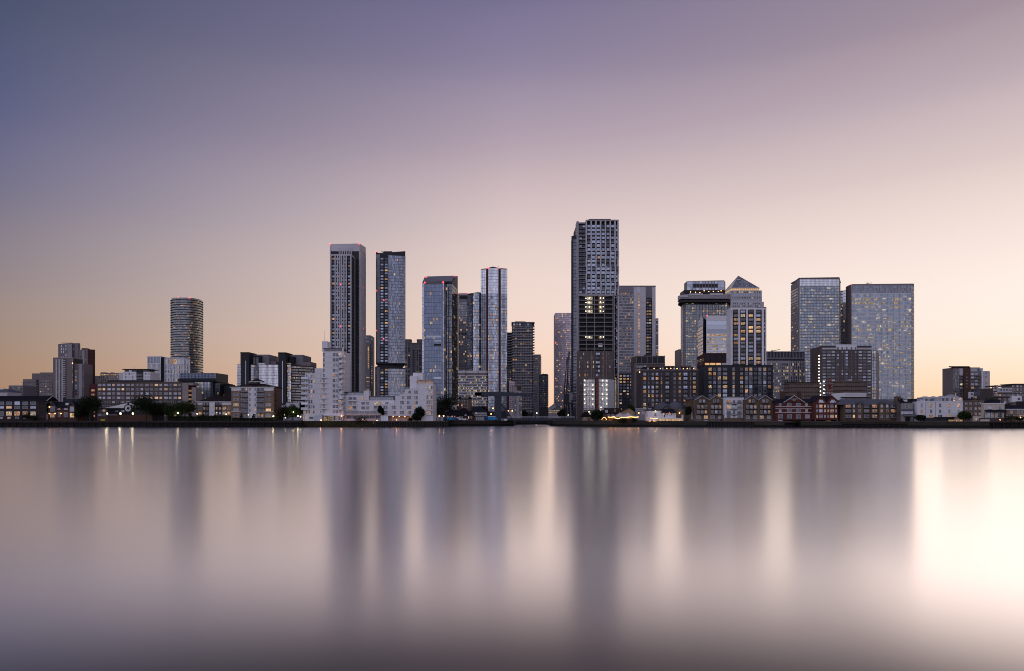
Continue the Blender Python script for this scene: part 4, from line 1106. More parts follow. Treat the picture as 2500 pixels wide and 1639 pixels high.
b.wins([932.6, 943], R7, 7, 4.6, 'two', 'sky', frame='charcoal', special={(1, 4): 'lit_full', (0, 10): 'lit_full', (1, 7): 'lit_warm', (1, 18): 'lit_warm', (1, 22): 'lit_full'}); b.wins([932.6, 943], ls(903, 7.1, 11), 7, 4.6, 'two', 'mixed', frame='charcoal', y=-.2)
b.balc([979], ls(637, 7.1, 35), 4, 2.6, .6, 'pale_stone', 'grey_panel', y=2.6, panel='pale_panel')
b.fins('corner_pier', [948], 1.3, 622, 886, -.35, -.06, 'mid_grey')
for (px, py, y) in ((937, 733.5, -.4), (936.5, 827.5, -.4), (918, 615, 2)): b.lamp(px, py, y, .55)
b.finish()

b = Bld('grey_tower', 'grey stone-clad tower with two corner turrets left of the blue glass tower', 740, 1010, 'tower')
b.box('wall', 988, 1031, 837, None, 0, 24, 'mid_grey'); b.box('corner_turret', 989, 1003.5, 828.5, 837, 1, 8, 'taupe_panel'); b.box('corner_turret', 1017.5, 1031, 828.5, 837, 1, 8, 'taupe_panel')
b.fins('pier', [994.5, 1004, 1016, 1021.5], 2, 838.5, None, -.5, -.003, 'grey_panel'); b.bands('cornice', 988, 1031, [838, 846], 1.2, -.6, -.005, 'grey_panel')
b.wins([991.3, 999, 1010, 1018.8, 1026], ls(851, 5.6, 24), 4.4, 3.2, 'two', 'home', frame='mid_grey'); b.finish()

# blue glass tower with sloping roof
b = Bld('blue_glass_tower', 'pale blue glass tower with sloping roof edged in red lamps', 640, 1074, 'tower')
foot = [(1031, 0), (1084, 0), (1091.3, 3), (1103, 3), (1117.6, 34), (1037, 34)]
b.poly('body', foot, 690, None, 'mid_grey', tops=[689.4, 688.6, 696, 688, 674.4, 676.4])
rf = MB(); P = [(b.x(px, y), y, b.z(py, y) + .35) for px, y, py in ((1031.2, -.3, 689.8), (1103, -.3, 688.2), (1110.6, 34, 674.4), (1040, 34, 676.2))]
rf.quad(P); rf.quad([(p[0], p[1], p[2] - 1.0) for p in P][::-1]); rf.build('sloping_roof', 'mid_grey', b.root)
Q = [(b.x(px, y), y, b.z(py, y) + .42) for px, y, py in ((1051, 8, 686.5), (1084, 8, 685.8), (1090, 24, 679), (1056, 24, 680))]
rq = MB(); rq.quad(Q); rq.build('roof_opening', 'black_panel', b.root)
b.curtain((1031, -.02), (1034.5, -.02), 691, 990, 34, 1, 'glass_pale', sp=.08, spm='grey_panel', mw=.2); b.curtain((1034.5, -.02), (1080.5, -.02), 694, 990, 33, 12, 'glass_blue', 'dark_metal', sp=.06, spm='navy_steel', lits=14, litpal='lit', mw=.07)
b.curtain((1080.5, -.02), (1084, -.02), 691, 990, 34, 1, 'glass_mid', sp=.08, spm='grey_panel', mw=.2); b.curtain((1084, .0), (1091.2, 2.95), 700, 990, 33, 2, 'glass_silver', sp=.08, spm='grey_panel', mw=.2, lits=4)
b.curtain((1091.3, 2.97), (1103, 2.97), 689.5, 990, 33, 4, 'glass_dark', 'dark_metal', sp=.12, spm='charcoal', lits=8, litpal='amber')
b.fins('dark_slot', [1095.6], 1.8, 701, None, 2.5, 2.96, 'black_panel')
b.curtain((1103.1, 3.05), (1117.5, 33.9), 690, 990, 33, 8, 'glass_green', 'dark_metal', sp=.1, spm='charcoal')
for i, (px0, px1, py, m_) in enumerate(((1040, 1077, 822, 'glass_mid'), (1059, 1077, 832, 'glass_mid'), (1059, 1077, 842.3, 'black_panel'), (1059, 1077, 903, 'glass_mid'), (1059, 1077, 923, 'glass_mid'))): b.box('louvre_band', px0, px1, py - 2.3, py + 2.3, -.25, -.1, m_)
for (px, py, y) in ((1037, 690.3, -.5), (1082, 689.2, -.5), (1040, 676.4, 33), (1109, 674, 33), (1041, 678, 26)): b.lamp(px, py, y, .7)
b.finish()

b = Bld('purple_tower', 'dark purple-grey tower with red-lit flat top behind the glass shafts', 830, 1130, 'tower')
b.box('wall', 1118.5, 1143, 716.5, None, 0, 26, 'mid_grey'); b.box('top_screen', 1118, 1143, 716, 720, -.5, .2, 'pink_render'); b.box('louvre', 1122, 1141, 722, 730, -.3, .1, 'black_panel')
b.curtain((1120, -.03), (1142, -.03), 737, 985, 42, 6, 'glass_speck', 'mid_grey', sp=.25, spm='mid_grey', lits=20, litpal='amber', mw=.5)
b.box('open_floor', 1120, 1142, 812.5, 818.5, -.2, .3, 'black_panel')
for px in (1118.8, 1142): b.lamp(px, 716, -.5, .6)
b.finish()

# cluster of crystal glass shafts
CL = 'faceted glass shafts with dark red slots'
b = Bld('crystal_tower', 'shorter faceted glass shaft left of the tallest crystal tower', 679, 1163, 'tower', CL)
b.poly('body', [(1141, 1), (1152, 0), (1166, -.9), (1186, 1.5), (1186, 26), (1143, 26)], 716, None, 'charcoal', tops=[719, 716, 713.6, 716, 716, 717])
b.curtain((1141, .95), (1151.8, -.02), 719, 1000, 42, 3, 'glass_silver', 'dark_metal', sp=.1, spm='charcoal', lits=3, litpal='amber'); b.fins('red_slot', [1153], 2, 716, None, -.8, .5, 'oxblood')
b.curtain((1154.3, -.2), (1166, -.95), 716, 1000, 42, 4, 'glass_silver', 'dark_metal', sp=.1, spm='charcoal', lits=10, litpal='amber'); b.curtain((1166, -.95), (1173, -.15), 716, 1000, 42, 2, 'glass_silver', 'dark_metal', sp=.1, spm='charcoal', lits=8, litpal='amber')
b.curtain((1173, -.15), (1186, 1.45), 717, 1000, 42, 4, 'glass_dark', 'dark_metal', sp=.16, spm='charcoal', lits=10, litpal='amber'); b.finish()
b = Bld('crystal_tower', 'tallest faceted glass tower with two dark red vertical slots', 675, 1206, 'tower', CL)
b.poly('body', [(1174.2, 1.2), (1188, 0), (1203, -1.0), (1220, 0), (1238, 1.6), (1236, 30), (1178, 30)], 655, None, 'charcoal', tops=[657.3, 655.4, 651, 655, 656.4, 656, 657])
for p0, p1, nc, gl, lt, t in (((1174.2, 1.15), (1186.4, .1), 3, 'glass_pale', 1, 657.6), ((1191.8, -.35), (1203, -1.05), 4, 'glass_silver', 12, 654.6), ((1203, -1.05), (1217, -.25), 5, 'glass_silver', 12, 654.6), ((1223, .25), (1238, 1.55), 5, 'glass_silver', 4, 657)):
    b.curtain(p0, p1, t, 717.5, 9, nc, 'glass_pale', 'dark_metal', sp=.08, spm='mid_grey', mw=.12); b.curtain(p0, p1, 717.5, 1005, 43, nc, 'glass_dark' if gl == 'glass_pale' else gl, 'dark_metal', sp=.1, spm='charcoal', lits=lt, litpal='amber', mw=.2)  # upper storeys in paler glass: their stronger sky reflection put into the colour
b.fins('red_slot', [1189.2], 4.6, 655.4, None, -1.2, 1, 'oxblood'); b.fins('red_slot', [1220], 4.2, 655, None, -1.0, 1, 'oxblood'); b.fins('pale_edge', [1186.6, 1217.3, 1222.7], .9, 656, None, -1.5, .4, 'pale_stone')
for px, y in ((1189, -1.4), (1191, -1.4), (1219, -1.2)): b.lamp(px, 654.8, y, .5)
b.mast(1217, 652, 649.5, .2, y=4); b.finish()

# banded residential tower
b = Bld('banded_tower', 'residential tower with white balcony bands and overhanging roof', 770, 1272, 'tower')
b.box('wall', 1250, 1301, 789, None, 0, 26, 'charcoal'); b.box('roof_slab', 1248.6, 1305.4, 786.3, 788.6, -2.2, 26, 'mid_grey'); b.box('roof_plant', 1257, 1283, 785, 786.3, 4, 16, 'charcoal'); b.box('side_wing', 1236, 1250, 812, None, 4, 24, 'charcoal')
Rb = ls(797.3, 6.48, 33)
b.bands('balcony_band', 1248.8, 1300, Rb, 1.7, -1.6, -.003, 'pale_stone'); b.bands('balcony_band', 1236, 1249.5, ls(818, 6.48, 30), 1.5, 3.2, 3.99, 'pale_stone'); b.bands('corner_balcony', 1300, 1305.2, Rb, 1.9, -1.9, 6, 'beige_panel')
b.wins(lp(1251, 1299, 8), [r + 3.4 for r in Rb], 4.6, 3.6, 'three', 'home', frame='mid_grey'); b.wins(lp(1252, 1300, 7), [792.5], 5.6, 5, 'two', 'sky', frame='dark_metal'); b.finish()
b = Bld('background_tower', 'grey tower with small windows right of the banded tower', 860, 1312, 'tower')
b.box('wall', 1300, 1320.3, 867, None, 0, 20, 'mid_grey'); b.box('parapet', 1300, 1320.8, 865.8, 867, -.3, 20, 'charcoal'); b.bands('side_balcony', 1319.5, 1322, ls(872, 4.8, 24), 1.5, -.6, 8, 'taupe_panel')
b.wins(lp(1304, 1319.5, 5), ls(871, 4.8, 24), 2.2, 2.8, 'sash', 'dark', frame='mid_grey'); b.finish()
b = Bld('background_tower', 'lower dark tower beside the gap of open sky', 700, 1330, 'tower')
b.box('wall', 1318, 1338.8, 915, None, 0, 18, 'charcoal'); b.box('roof_plant', 1322, 1337, 913.3, 915, 2, 12, 'charcoal'); b.mast(1327, 913.5, 911.5, .2)
b.wins(lp(1319, 1338, 6), ls(920, 5.2, 15), 2.2, 3.2, 'sash', 'dark', frame='charcoal'); b.finish()

# white banded office
b = Bld('banded_office', 'white office block with ribbon windows behind the bridge', 485, 1153)
b.poly('wall', [(1118, 0), (1137, 0), (1137, 1), (1168, 1), (1168, 0), (1186, 0), (1189, 2), (1189, 18), (1118, 18)], 905.2, None, 'charcoal')
fa = [((1118, -.02), (1136.6, -.02)), ((1137, .96), (1167.5, .96)), ((1168, -.02), (1186, -.02)), ((1186.1, 0), (1189, 1.95))]
for p0, p1 in fa:
    f0 = b.face(p0, p1)
    b.bands('parapet_band', 0, 0, [908], 5.6, -.35, 0, 'pale_panel', face=f0); b.bands('louvre_band', 0, 0, [913.3], 4.6, -.12, 0, 'taupe_panel', face=f0); b.bands('white_band', 0, 0, ls(917.5, 6.68, 12), 2.7, -.35, 0, 'pale_panel', face=f0)
    n = {0: 6, 1: 10, 2: 6, 3: 1}[fa.index((p0, p1))]
    b.wins([(i + .5) / n for i in range(n)], ls(921, 6.68, 11), 2.8, 3.6, 'bare', 'office', face=f0)
b.finish()

b = Bld('midrise_flats', 'stepped pinkish mid-rise flats right of the bridge pillar', 530, 1255)
b.box('left_step', 1237, 1249.5, 898, None, 0, 14, 'charcoal'); b.box('roof_slab', 1236, 1250.5, 896.8, 898, -.8, 14, 'black_panel')
b.box('middle_step', 1243, 1256.5, 930, None, -1.5, 12, 'pink_render'); b.box('roof_slab', 1247, 1257.5, 928, 930, -2.2, 8, 'charcoal'); b.box('right_step', 1254, 1274.5, 943, None, -2.5, 12, 'grey_panel'); b.box('roof_slab', 1253.5, 1275, 941.6, 943, -2.9, 12, 'mid_grey')
b.box('brick_corner', 1262, 1273, 942.8, 954, -2.75, -2.503, 'rust_brick'); b.fins('pale_pier', [1264.5], 3, 954, None, -2.9, -2.503, 'pale_stone')
b.bands('balcony', 1243, 1254, ls(936, 4.8, 14), 1.6, -2.3, -1.503, 'pink_render'); b.wins([1246, 1251], ls(938, 4.8, 14), 3, 2.8, 'two', 'homelit', frame='taupe_panel', y=-1.5)
b.wins([1258, 1269, 1272.5], ls(958, 5.4, 10), 2.8, 3.6, 'sash', 'homelit', frame='taupe_panel', y=-2.5); b.wins([1240.5, 1246], ls(903, 5.4, 6), 3.2, 3.4, 'two', 'homelit', frame='charcoal'); b.finish()

b = Bld('low_grey_school', 'low pale grey building with shallow gable and two lit rows beyond the lock', 900, 1365)
b.box('wall', 1336, 1370, 1001, None, 0, 20, 'pale_stone'); b.gable(1349, 1377, 1362, 1001, 993, 20, 'grey_panel', 'grey_roof', y0=-.5); b.box('side', 1340, 1352, 996, 1001, 8, 20, 'pale_stone')
b.gable(1341, 1358, 1355.5, 996, 985, 20, 'pale_stone', 'grey_roof', y0=18)
b.wins(lp(1337, 1369, 14), [1003.2, 1007.6], 1.6, 2, 'bare', 'lit', y=-.1)

# slab tower with purple glass
b = Bld('purple_slab', 'tall purple glass slab tower with scattered amber lights', 960, 1376, 'tower')
b.box('body', 1355.2, 1398, 764.5, None, 0, 30, 'mid_grey'); b.curtain((1355.2, -.03), (1398, -.03), 764.5, 1000, 48, 13, glass('glass_purple', (.42, .37, .45), .75, .15, .3, lit=.46, litrgb=(1, .55, .28), lits=.6), 'grey_panel', sp=.22, spm='grey_panel', lits=60, litpal='amber', mw=.25)
b.lamp(1355.5, 838, -.5, .5); b.finish()

# the tallest tower, half clad
b = Bld('tallest_tower', 'tallest tower, upper floors in pale framed bays, open unfinished floors mid-height', 620, 1459, 'tower')
b.box('body', 1409, 1509.8, 543.5, None, 3.0, 40, 'charcoal'); b.box('crown', 1438, 1491, 534.8, 540, 8, 30, 'brown_panel'); b.box('roof_edge', 1430.5, 1510.8, 536.6, 539.6, 0, 40, 'grey_panel')
b.box('side_strip', 1408, 1412.8, 540.3, None, .6, 12, 'grey_panel'); b.box('strip_top', 1412.8, 1430.5, 543.2, 547, .4, 4, 'mid_grey')
b.bands('terrace_slab', 1412.8, 1430.5, ls(557, 9.45, 18), 1.4, .3, 2.99, 'grey_panel'); b.wins([1417.5, 1425.5], ls(552.5, 9.45, 18), 6.5, 6, 'three', 'none', frame='charcoal', y=2.98)
piers = [1432, 1443.8, 1455.4, 1467, 1478.8, 1490.6, 1502, 1509.6]; wc = [1438, 1449.2, 1461.2, 1473, 1484.8, 1496.4, 1505.8]
Rw = ls(552.5, 9.45, 18)
for i, r in enumerate(Rw):
    if i in (0, 5) or (i > 5 and (i - 5) % 2 == 0):
        yt = r - 6.2 if i else 539.6; yb_ = (Rw[i + 2] - 6.2 if i >= 5 else Rw[5] - 6.2) if i + 2 < 18 else 722
        off = .45 if (i // 2) % 2 else -.45
        b.fins('pier', [p_ + off for p_ in piers], 3.3, yt, yb_ + .3, -.2, 2.9, 'pale_panel')
b.bands('storey_band', 1430.5, 1510, [r + 4.6 for r in Rw], 1.5, .5, 2.9, 'charcoal'); b.bands('pale_ledge', 1430.5, 1510.4, [Rw[i] - 6.2 for i in (5, 7, 9, 11, 13, 15, 17)], .8, -.25, 1.0, 'pale_panel')
b.wins(wc[:-1], Rw, 7.6, 6.4, 'three', 'sky', frame='dark_metal', y=1.2); b.wins(wc[-1:], Rw + ls(722.5, 9.45, 20), 3.4, 6.4, 'two', 'none', frame='dark_metal', y=1.2)
b.fins('pier', [1499.5], 2.2, 720, 925, -.2, 2.9, 'grey_panel'); b.fins('pier', [1509.6], 3, 720, None, -.2, 2.9, 'pale_panel'); b.bands('pale_ledge', 1500, 1510.4, ls(727, 18.9, 11), .8, -.25, 2.5, 'pale_panel')
# open floors
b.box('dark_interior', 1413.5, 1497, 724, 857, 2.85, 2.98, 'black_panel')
sl_ = [719.5] + ls(733.3, 10.85, 12)
b.bands('bare_slab', 1412.4, 1497.4, sl_, 1.5, -.4, 2.84, 'concrete'); b.box('transfer_beam', 1411.5, 1498, 717.6, 723, -.6, 2.8, 'grey_panel'); b.fins('bare_column', [1413.4, 1432.3, 1451.5, 1475.5, 1496.3], 1.2, 722, 857, -.3, .5, 'concrete')
for k in range(12):
    for px in lp(1415, 1496, 22): pass
gr_ = MB()
for k in range(12):
    for i in range(40):
        xx = b.x(1414 + 82 * i / 39); z0 = b.z(sl_[k + 1]); gr_.box(xx - .04, xx + .04, -.2, -.12, z0, z0 + 1.1)
    gr_.box(b.x(1414), b.x(1496), -.2, -.12, b.z(sl_[k + 1]) + 1.05, b.z(sl_[k + 1]) + 1.15)
o = gr_.build('edge_protection', 'dark_metal', b.root); o['kind'] = 'stuff'
for py in (729, 739.5, 750.5, 761, 823.5):
    b.box('lit_core', 1433.5, 1446.5, py - 3.6, py + 3.4, 2.3, 2.6, 'lit_pale'); b.box('lit_core', 1462, 1470.5, py - 3.6, py + 3.4, 2.3, 2.6, 'lit_yellow')
    for px in (1430.5, 1438.5, 1466, 1473): b.lamp(px, py - 1.2 + b.r.uniform(-.6, .8), 1.2, .42, 'work_lamp', 'work_lamp')
b.box('site_cabin', 1461, 1471, 839, 847.5, .1, 2.6, 'white_paint')
# brown clad lower floors
b.box('brown_cladding', 1409, 1499.5, 857.5, None, -.2, 2.9, 'brown_panel'); b.bands('copper_band', 1409, 1499.5, [880, 921, 963], 1.2, -.34, -.203, 'taupe_panel'); b.fins('pier', [1444, 1473.5, 1481], 2.2, 857.5, 926, -.34, -.203, 'taupe_panel')
b.wins([1418.5, 1425, 1435, 1445, 1472.5, 1485.5], [864.5, 874.5], 2.6, 6.2, 'sash', 'mixed', frame='brown_panel', y=-.2); b.wins([1415, 1428.5, 1435, 1448.5, 1472.5, 1489], [885, 895.5, 906, 916], 2.6, 6.6, 'sash', 'mixed', frame='brown_panel', y=-.2, special={(2, 0): 'lit_pale', (2, 1): 'lit_pale'})
b.wins([1457, 1462], [864.5, 874.5, 885, 895.5, 906, 916], 4.8, 6.2, 'two', 'sky', frame='dark_metal', y=-.2); b.balc([1459.5], [868.5, 879, 889.5, 900, 910.5], 11, 3, .8, 'black_panel', 'black_panel', y=-.2)
b.wins([1418.5], [926.5, 937, 947.5, 957.5], 2.6, 6, 'sash', 'sky', frame='brown_panel', y=-.2); b.wins([1415], [968, 978, 988], 2.6, 6, 'sash', 'sky', frame='brown_panel', y=-.2)
b.fins('light_string', [1503.5], 1.6, 922, 996, -.6, -.2, 'lit_pale'); b.wins([1503.5], ls(927, 6.5, 11), 2.4, 3, 'bare', 'lit', y=-.62, part='stair_light')
# rounded left wing
wing = [(1395, 10), (1396.5, 6.5), (1400, 4.2), (1408, 3.2), (1412, 18), (1400, 22)]
b.poly('rounded_wing', wing, 578, None, 'charcoal', tops=[577, 576.3, 575.6, 575, 576, 577])
b.curtain((1395, 9.9), (1400, 4.1), 581, 1005, 50, 2, 'glass_pale', 'dark_metal', sp=.14, spm='charcoal'); b.curtain((1400, 4.1), (1408, 3.1), 581, 1005, 50, 3, 'glass_dark', 'dark_metal', sp=.14, spm='charcoal')
b.bands('wing_ledge', 0, 0, ls(860, 8.2, 17), .5, -1.2, 0, 'pale_metal', face=b.face((1400, 4.1), (1408, 3.1)))
b.finish()

# pale slab tower to its right
b = Bld('pale_slab_tower', 'pale grey slab tower with a lit window column right of the tallest tower', 760, 1555, 'tower')
b.box('body', 1511, 1600.6, 699.5, None, 0, 26, 'slab_panel'); b.box('roof_edge', 1508, 1601, 697.6, 700, -.5, 26, 'mid_grey'); b.box('side_wing', 1601, 1607.5, 777.5, None, 6, 24, 'taupe_panel')
b.box('window_zone', 1511, 1547, 701.5, None, -.08, .2, 'mid_grey'); b.box('top_louvre', 1512, 1546.6, 702, 714, -.2, -.083, 'grey_panel'); b.fins('louvre_bar', lp(1512, 1546.5, 18), .4, 702, 714, -.35, -.203, 'mid_grey')
b.bands('pale_band', 1511, 1547, ls(720.7, 7.12, 27), 2.0, -.3, -.09, 'pale_panel'); Rs = ls(717, 7.12, 27)
b.wins(lp(1512, 1546.5, 8), Rs, 3.7, 4.4, 'two', 'home', frame='grey_panel', y=-.09)
b.box('panel', 1576.5, 1592, 701, 727, -.25, -.003, 'mid_grey'); b.box('balcony_slot', 1577, 1592, 727.5, None, -.04, .4, 'black_panel'); b.fins('slot', [1559.3], 4.6, 700.5, 714, -.06, .2, 'glass_mid')
b.wins([1560], Rs, 3.4, 4.8, 'sash', 'amber', frame='grey_panel'); b.wins([1581, 1587.5], ls(732, 7.12, 24), 5, 4.4, 'two', 'homelit', frame='dark_metal', y=-.05); b.balc([1584.3], ls(736, 7.12, 24), 15, 2.4, .8, 'charcoal', 'dark_metal', y=-.05)
b.bands('panel_joint', 1547, 1576.5, ls(725, 14.2, 14), .3, -.05, -.002, 'mid_grey'); b.wins([1604.2], ls(782, 5.2, 24), 4, 3.4, 'cross', 'homelit', frame='taupe_panel', y=5.95)
b.box('podium', 1511, 1547, 912, None, -3, -.35, 'charcoal'); b.wins([1515.5, 1524.5, 1533, 1541.5], ls(918, 7.4, 12), 5.6, 4.6, 'two', 'homelit', frame='charcoal', y=-3); b.finish()

# ================================================================== right side: the far towers
b = Bld('dark_frame_office', 'dark brown framed office with big louvre panels on its top floor', 565, 1584)
b.box('body', 1553, 1623.6, 869.5, None, 0, 24, 'brown_panel'); b.poly('left_side', [(1543.5, 14), (1553, -.02), (1553, 14)], 869.5, None, 'brown_panel')
b.box('louvre_panel', 1555, 1622.6, 871, 887.5, -.08, .2, 'charcoal'); b.fins('frame_post', [1553.8, 1567, 1580, 1593, 1606, 1622.4], 1.5, 869.6, 888, -.35, -.083, 'taupe_panel'); b.bands('frame_beam', 1553, 1623.6, [870, 888.6], 1.8, -.4, -.09, 'taupe_panel')
b.curtain((1553.5, -.05), (1578, -.05), 890, 1005, 14, 5, 'glass_dark', 'taupe_panel', sp=.35, spm='charcoal', mw=.5, lits=4); b.fins('corner_post', [1550.6], 1.4, 888, None, -.5, .2, 'grey_panel')
b.mast(1622, 869.5, 867, .12); b.box('roof_plant', 1575, 1592, 866, 869.5, 6, 12, 'charcoal'); b.finish()

b = Bld('crown_tower', 'grey glass tower with an overhanging construction platform round its crown', 930, 1720, 'tower')
b.poly('body', [(1662.3, 26), (1667, 2), (1674, 0), (1776, 0), (1782, 24)], 735, None, 'mid_grey')
b.curtain((1674, -.03), (1775, -.03), 737, 985, 40, 20, 'glass_green', 'mid_grey', sp=.18, spm='mid_grey', lits=70, litpal='lit', mw=.25, me_every=1); b.curtain((1662.2, 25.9), (1666.9, 1.95), 745, 985, 40, 5, 'glass_mid', 'pale_panel', sp=.3, spm='taupe_panel', mw=.3)
b.fins('pale_rib', ls(1685, 7.7, 12), .8, 737, 985, -.8, -.23, 'grey_panel')
b.poly('platform', [(1655, 16), (1659, -7), (1674, -11), (1776, -11), (1783.4, -6), (1783.4, 30), (1662, 30)], 733, 741, 'charcoal', tops=[743, 735, 732, 732, 730, 731, 738]); b.poly('platform_edge', [(1654.6, 16), (1659, -7.4), (1674, -11.4), (1776, -11.4), (1783.8, -6.3), (1783.8, 30), (1662, 30)], 723, 733, 'grey_panel', tops=[724, 721.5, 718.5, 718.5, 718.5, 721, 722])
b.box('safety_screen', 1683, 1716, 716.8, 721.5, -11.9, -11.5, 'pale_panel'); b.box('safety_screen', 1733, 1766, 716.3, 721.2, -11.9, -11.5, 'pale_panel'); b.box('safety_screen', 1661, 1680, 721, 726, -11.9, -11.5, 'pale_panel')
b.fins('bracket', ls(1664, 8, 15), 1.2, 732, 739, -9, -.3, 'charcoal'); b.box('dark_storey', 1670, 1770, 708.5, 721, -2, 20, 'black_panel')
for px in ls(1685, 11, 8): b.lamp(px + b.r.uniform(-3, 3), 712 + b.r.uniform(-2, 3), -3, .5, 'lamp_amber', 'site_lamp')
b.poly('top_box', [(1670.2, 18), (1677.6, 0), (1768, 0), (1771, 24)], 686, 708.5, 'mid_grey', tops=[693, 686.4, 684.8, 690]); b.curtain((1677.6, -.05), (1768, -.05), 687, 708.5, 3, 12, 'glass_mid', 'pale_metal', sp=.06, spm='grey_panel', mw=.4); b.box('louvre', 1692, 1753, 693, 702.5, -.5, -.2, 'charcoal'); b.fins('box_rib', ls(1692, 7.6, 9), .7, 687, 708.5, -.8, -.52, 'grey_panel')
b.box('side_annex', 1657.5, 1663, 853, None, 6, 30, 'taupe_panel'); b.finish()

b = Bld('pyramid_tower', 'stone tower with glass pyramid roof and glowing band beneath it', 1060, 1818, 'tower')
b.box('upper_block', 1783, 1860, 709.5, 737, 0, 46, 'glass_mid'); b.box('lower_block', 1776.5, 1865, 737, None, -4, 50, 'pale_stone'); b.poly('left_side', [(1773, 40), (1783, -.05), (1783, 40)], 712, 737, 'pale_stone', tops=[716, 709.6, 712])
b.fins('stone_rib', lp(1783.5, 1859.5, 13), 1.4, 709.5, 737, -.5, -.003, 'pale_stone'); b.bands('stone_band', 1783, 1860, ls(710.4, 6.6, 5), 1.7, -.55, -.004, 'pale_stone')
b.wins(lp(1784, 1859, 12), [714], 4, 3.6, 'bare', 'office', y=-.1); b.wins(lp(1784, 1859, 12), [727.5], 4, 3.6, 'bare', 'office', y=-.1)
b.wins(lp(1789, 1856, 15), [741.5, 748], 2.6, 3.6, 'bare', 'none', y=-4); b.box('lit_band', 1787, 1853.6, 704.2, 709.5, 2, 44, 'lit_full'); b.fins('band_post', lp(1787, 1853.5, 14), .5, 704, 709.5, 1.7, 1.99, 'pale_stone')
pm = MB(); A = (b.x(1814.5, 23), 23, b.z(673.8, 23)); c4 = [(b.x(1786.4, .5), .5), (b.x(1854.2, .5), .5), (b.x(1854.2, .5), 45), (b.x(1786.4, .5), 45)]; zb_ = b.z(703.4, .5)
A = ((c4[0][0] + c4[1][0]) / 2 - 6.0 * b.k, 23, A[2])
ptm = []
for i in range(4):
    p0, p1 = c4[i], c4[(i + 1) % 4]
    for k in range(10):
        t0, t1 = k / 10 + .006, (k + 1) / 10 - .006
        def L(p, t): return (p[0] + (A[0] - p[0]) * t, p[1] + (A[1] - p[1]) * t, zb_ + (A[2] - zb_) * t)
        m_ = MB(); m_.quad([L(p0, t0), L(p1, t0), L(p1, t1), L(p0, t1)], 0, [(0, k), (10 - k, k), (10 - k, k + .99), (0, k + .99)]); m_.build('pyramid_course', glass('glass_pyramid', (.46, .46, .46), .6, .3, .4, lit=.35, lits=.5), b.root)
for i in range(4): MB().bar((*c4[i], zb_), A, .35).build('pyramid_hip', 'pale_metal', b.root)
for i in range(1, 8):
    t = i / 8; p_ = (c4[0][0] * (1 - t) + c4[1][0] * t, .45, zb_); q = 1 - abs(t - .5) * 2
    hp = c4[0] if t < .5 else c4[1]; MB().bar(p_, (hp[0] + (A[0] - hp[0]) * q, hp[1] + (A[1] - hp[1]) * q - .1, zb_ + (A[2] - zb_) * q), .16).build('pyramid_rib', 'mid_grey', b.root)
b.box('pyramid_eave', 1785.6, 1855, 702.8, 704.2, -.3, 46, 'pale_metal'); b.finish()

b = Bld('white_banded_box', 'glass office box with white roof band and white floor lines, lower floors glowing', 710, 1742)
b.poly('body', [(1704.6, 26), (1716.6, 0), (1724.6, 4), (1724.6, 0), (1780, 0), (1780, 26)], 771, None, 'navy_steel', tops=[783, 773.5, 783, 771, 771, 773])
b.box('white_top', 1724.4, 1780, 771, 783.6, -.4, -.02, 'white_paint'); b.poly('white_top', [(1704.5, 25.9), (1716.6, -.1), (1717, .4), (1705, 26)], 786, 795, 'white_paint', tops=[784, 774, 774, 784])
ys = [783.6, 793.6, 804, 814, 823.4, 832.2, 840.8, 849.2, 857.4, 866]
for i in range(9):
    b.box('glass_panel', 1724.8, 1780, ys[i], ys[i + 1], -.08, 0, 'glass_mid' if i < 3 else 'glass_office')
    b.box('white_line', 1724.4, 1780, ys[i + 1] - .6, ys[i + 1] + .6, -.4, -.09, 'white_paint')
    lf = b.face((1704.6, 26), (1716.6, 0)); b.bands('white_line', 0, 0, [ys[i + 1]], 1.0, -.3, -.05, 'white_paint', face=lf)
    if i >= 3:
        for px in lp(1726, 1776, 9):
            if b.r.random() < .62: put('lit_window', win_mesh(4.6 * b.k, 4.4 * b.k, 'bare', 'dark_metal', pick('lit', b.r)), b.root, (b.x(px), -.12, b.z(ys[i + 1] - 4.4)))
b.curtain((1704.6, 25.95), (1716.6, -.05), 795, 866, 8, 5, 'glass_mid', 'mid_grey', sp=.05, spm='mid_grey'); b.fins('corner_post', [1724.8], 1.3, 771, 866, -.5, -.41, 'white_paint'); b.lamp(1726.5, 770.5, -.5, .6); b.finish()

b = Bld('rust_frame_office', 'rust-brown framed building with glowing terrace floor above the dark flats', 600, 1740)
b.poly('body', [(1701.5, 22), (1719.5, 0), (1785, 0), (1785, 24)], 863, None, 'oxblood', tops=[872, 863, 862, 864])
b.box('louvre_panel', 1721, 1783, 864.8, 881, -.08, .1, 'charcoal'); b.fins('rust_post', [1720, 1733, 1747.5, 1761, 1775], 1.6, 862.4, 895, -.4, -.083, 'oxblood'); b.bands('rust_beam', 1719.5, 1785, [863.3, 882.6], 1.8, -.45, -.09, 'oxblood')
b.box('terrace_glow', 1721, 1761, 886.5, 893.5, -.1, .1, 'lit_full'); b.box('dark_glass', 1761, 1784, 886.5, 893.5, -.1, .1, 'glass_dark')
lf = b.face((1701.5, 22), (1719.5, 0)); b.wins([.12, .3, .48, .66, .84], [876, 880, 884, 888], 3.2, 2, 'bare', 'none', face=lf, special={(i, j): 'lit_pale' for i in range(5) for j in range(2)}); b.bands('side_beam', 0, 0, ls(900, 9, 9), .6, -.1, -.02, 'charcoal', face=lf); b.finish()

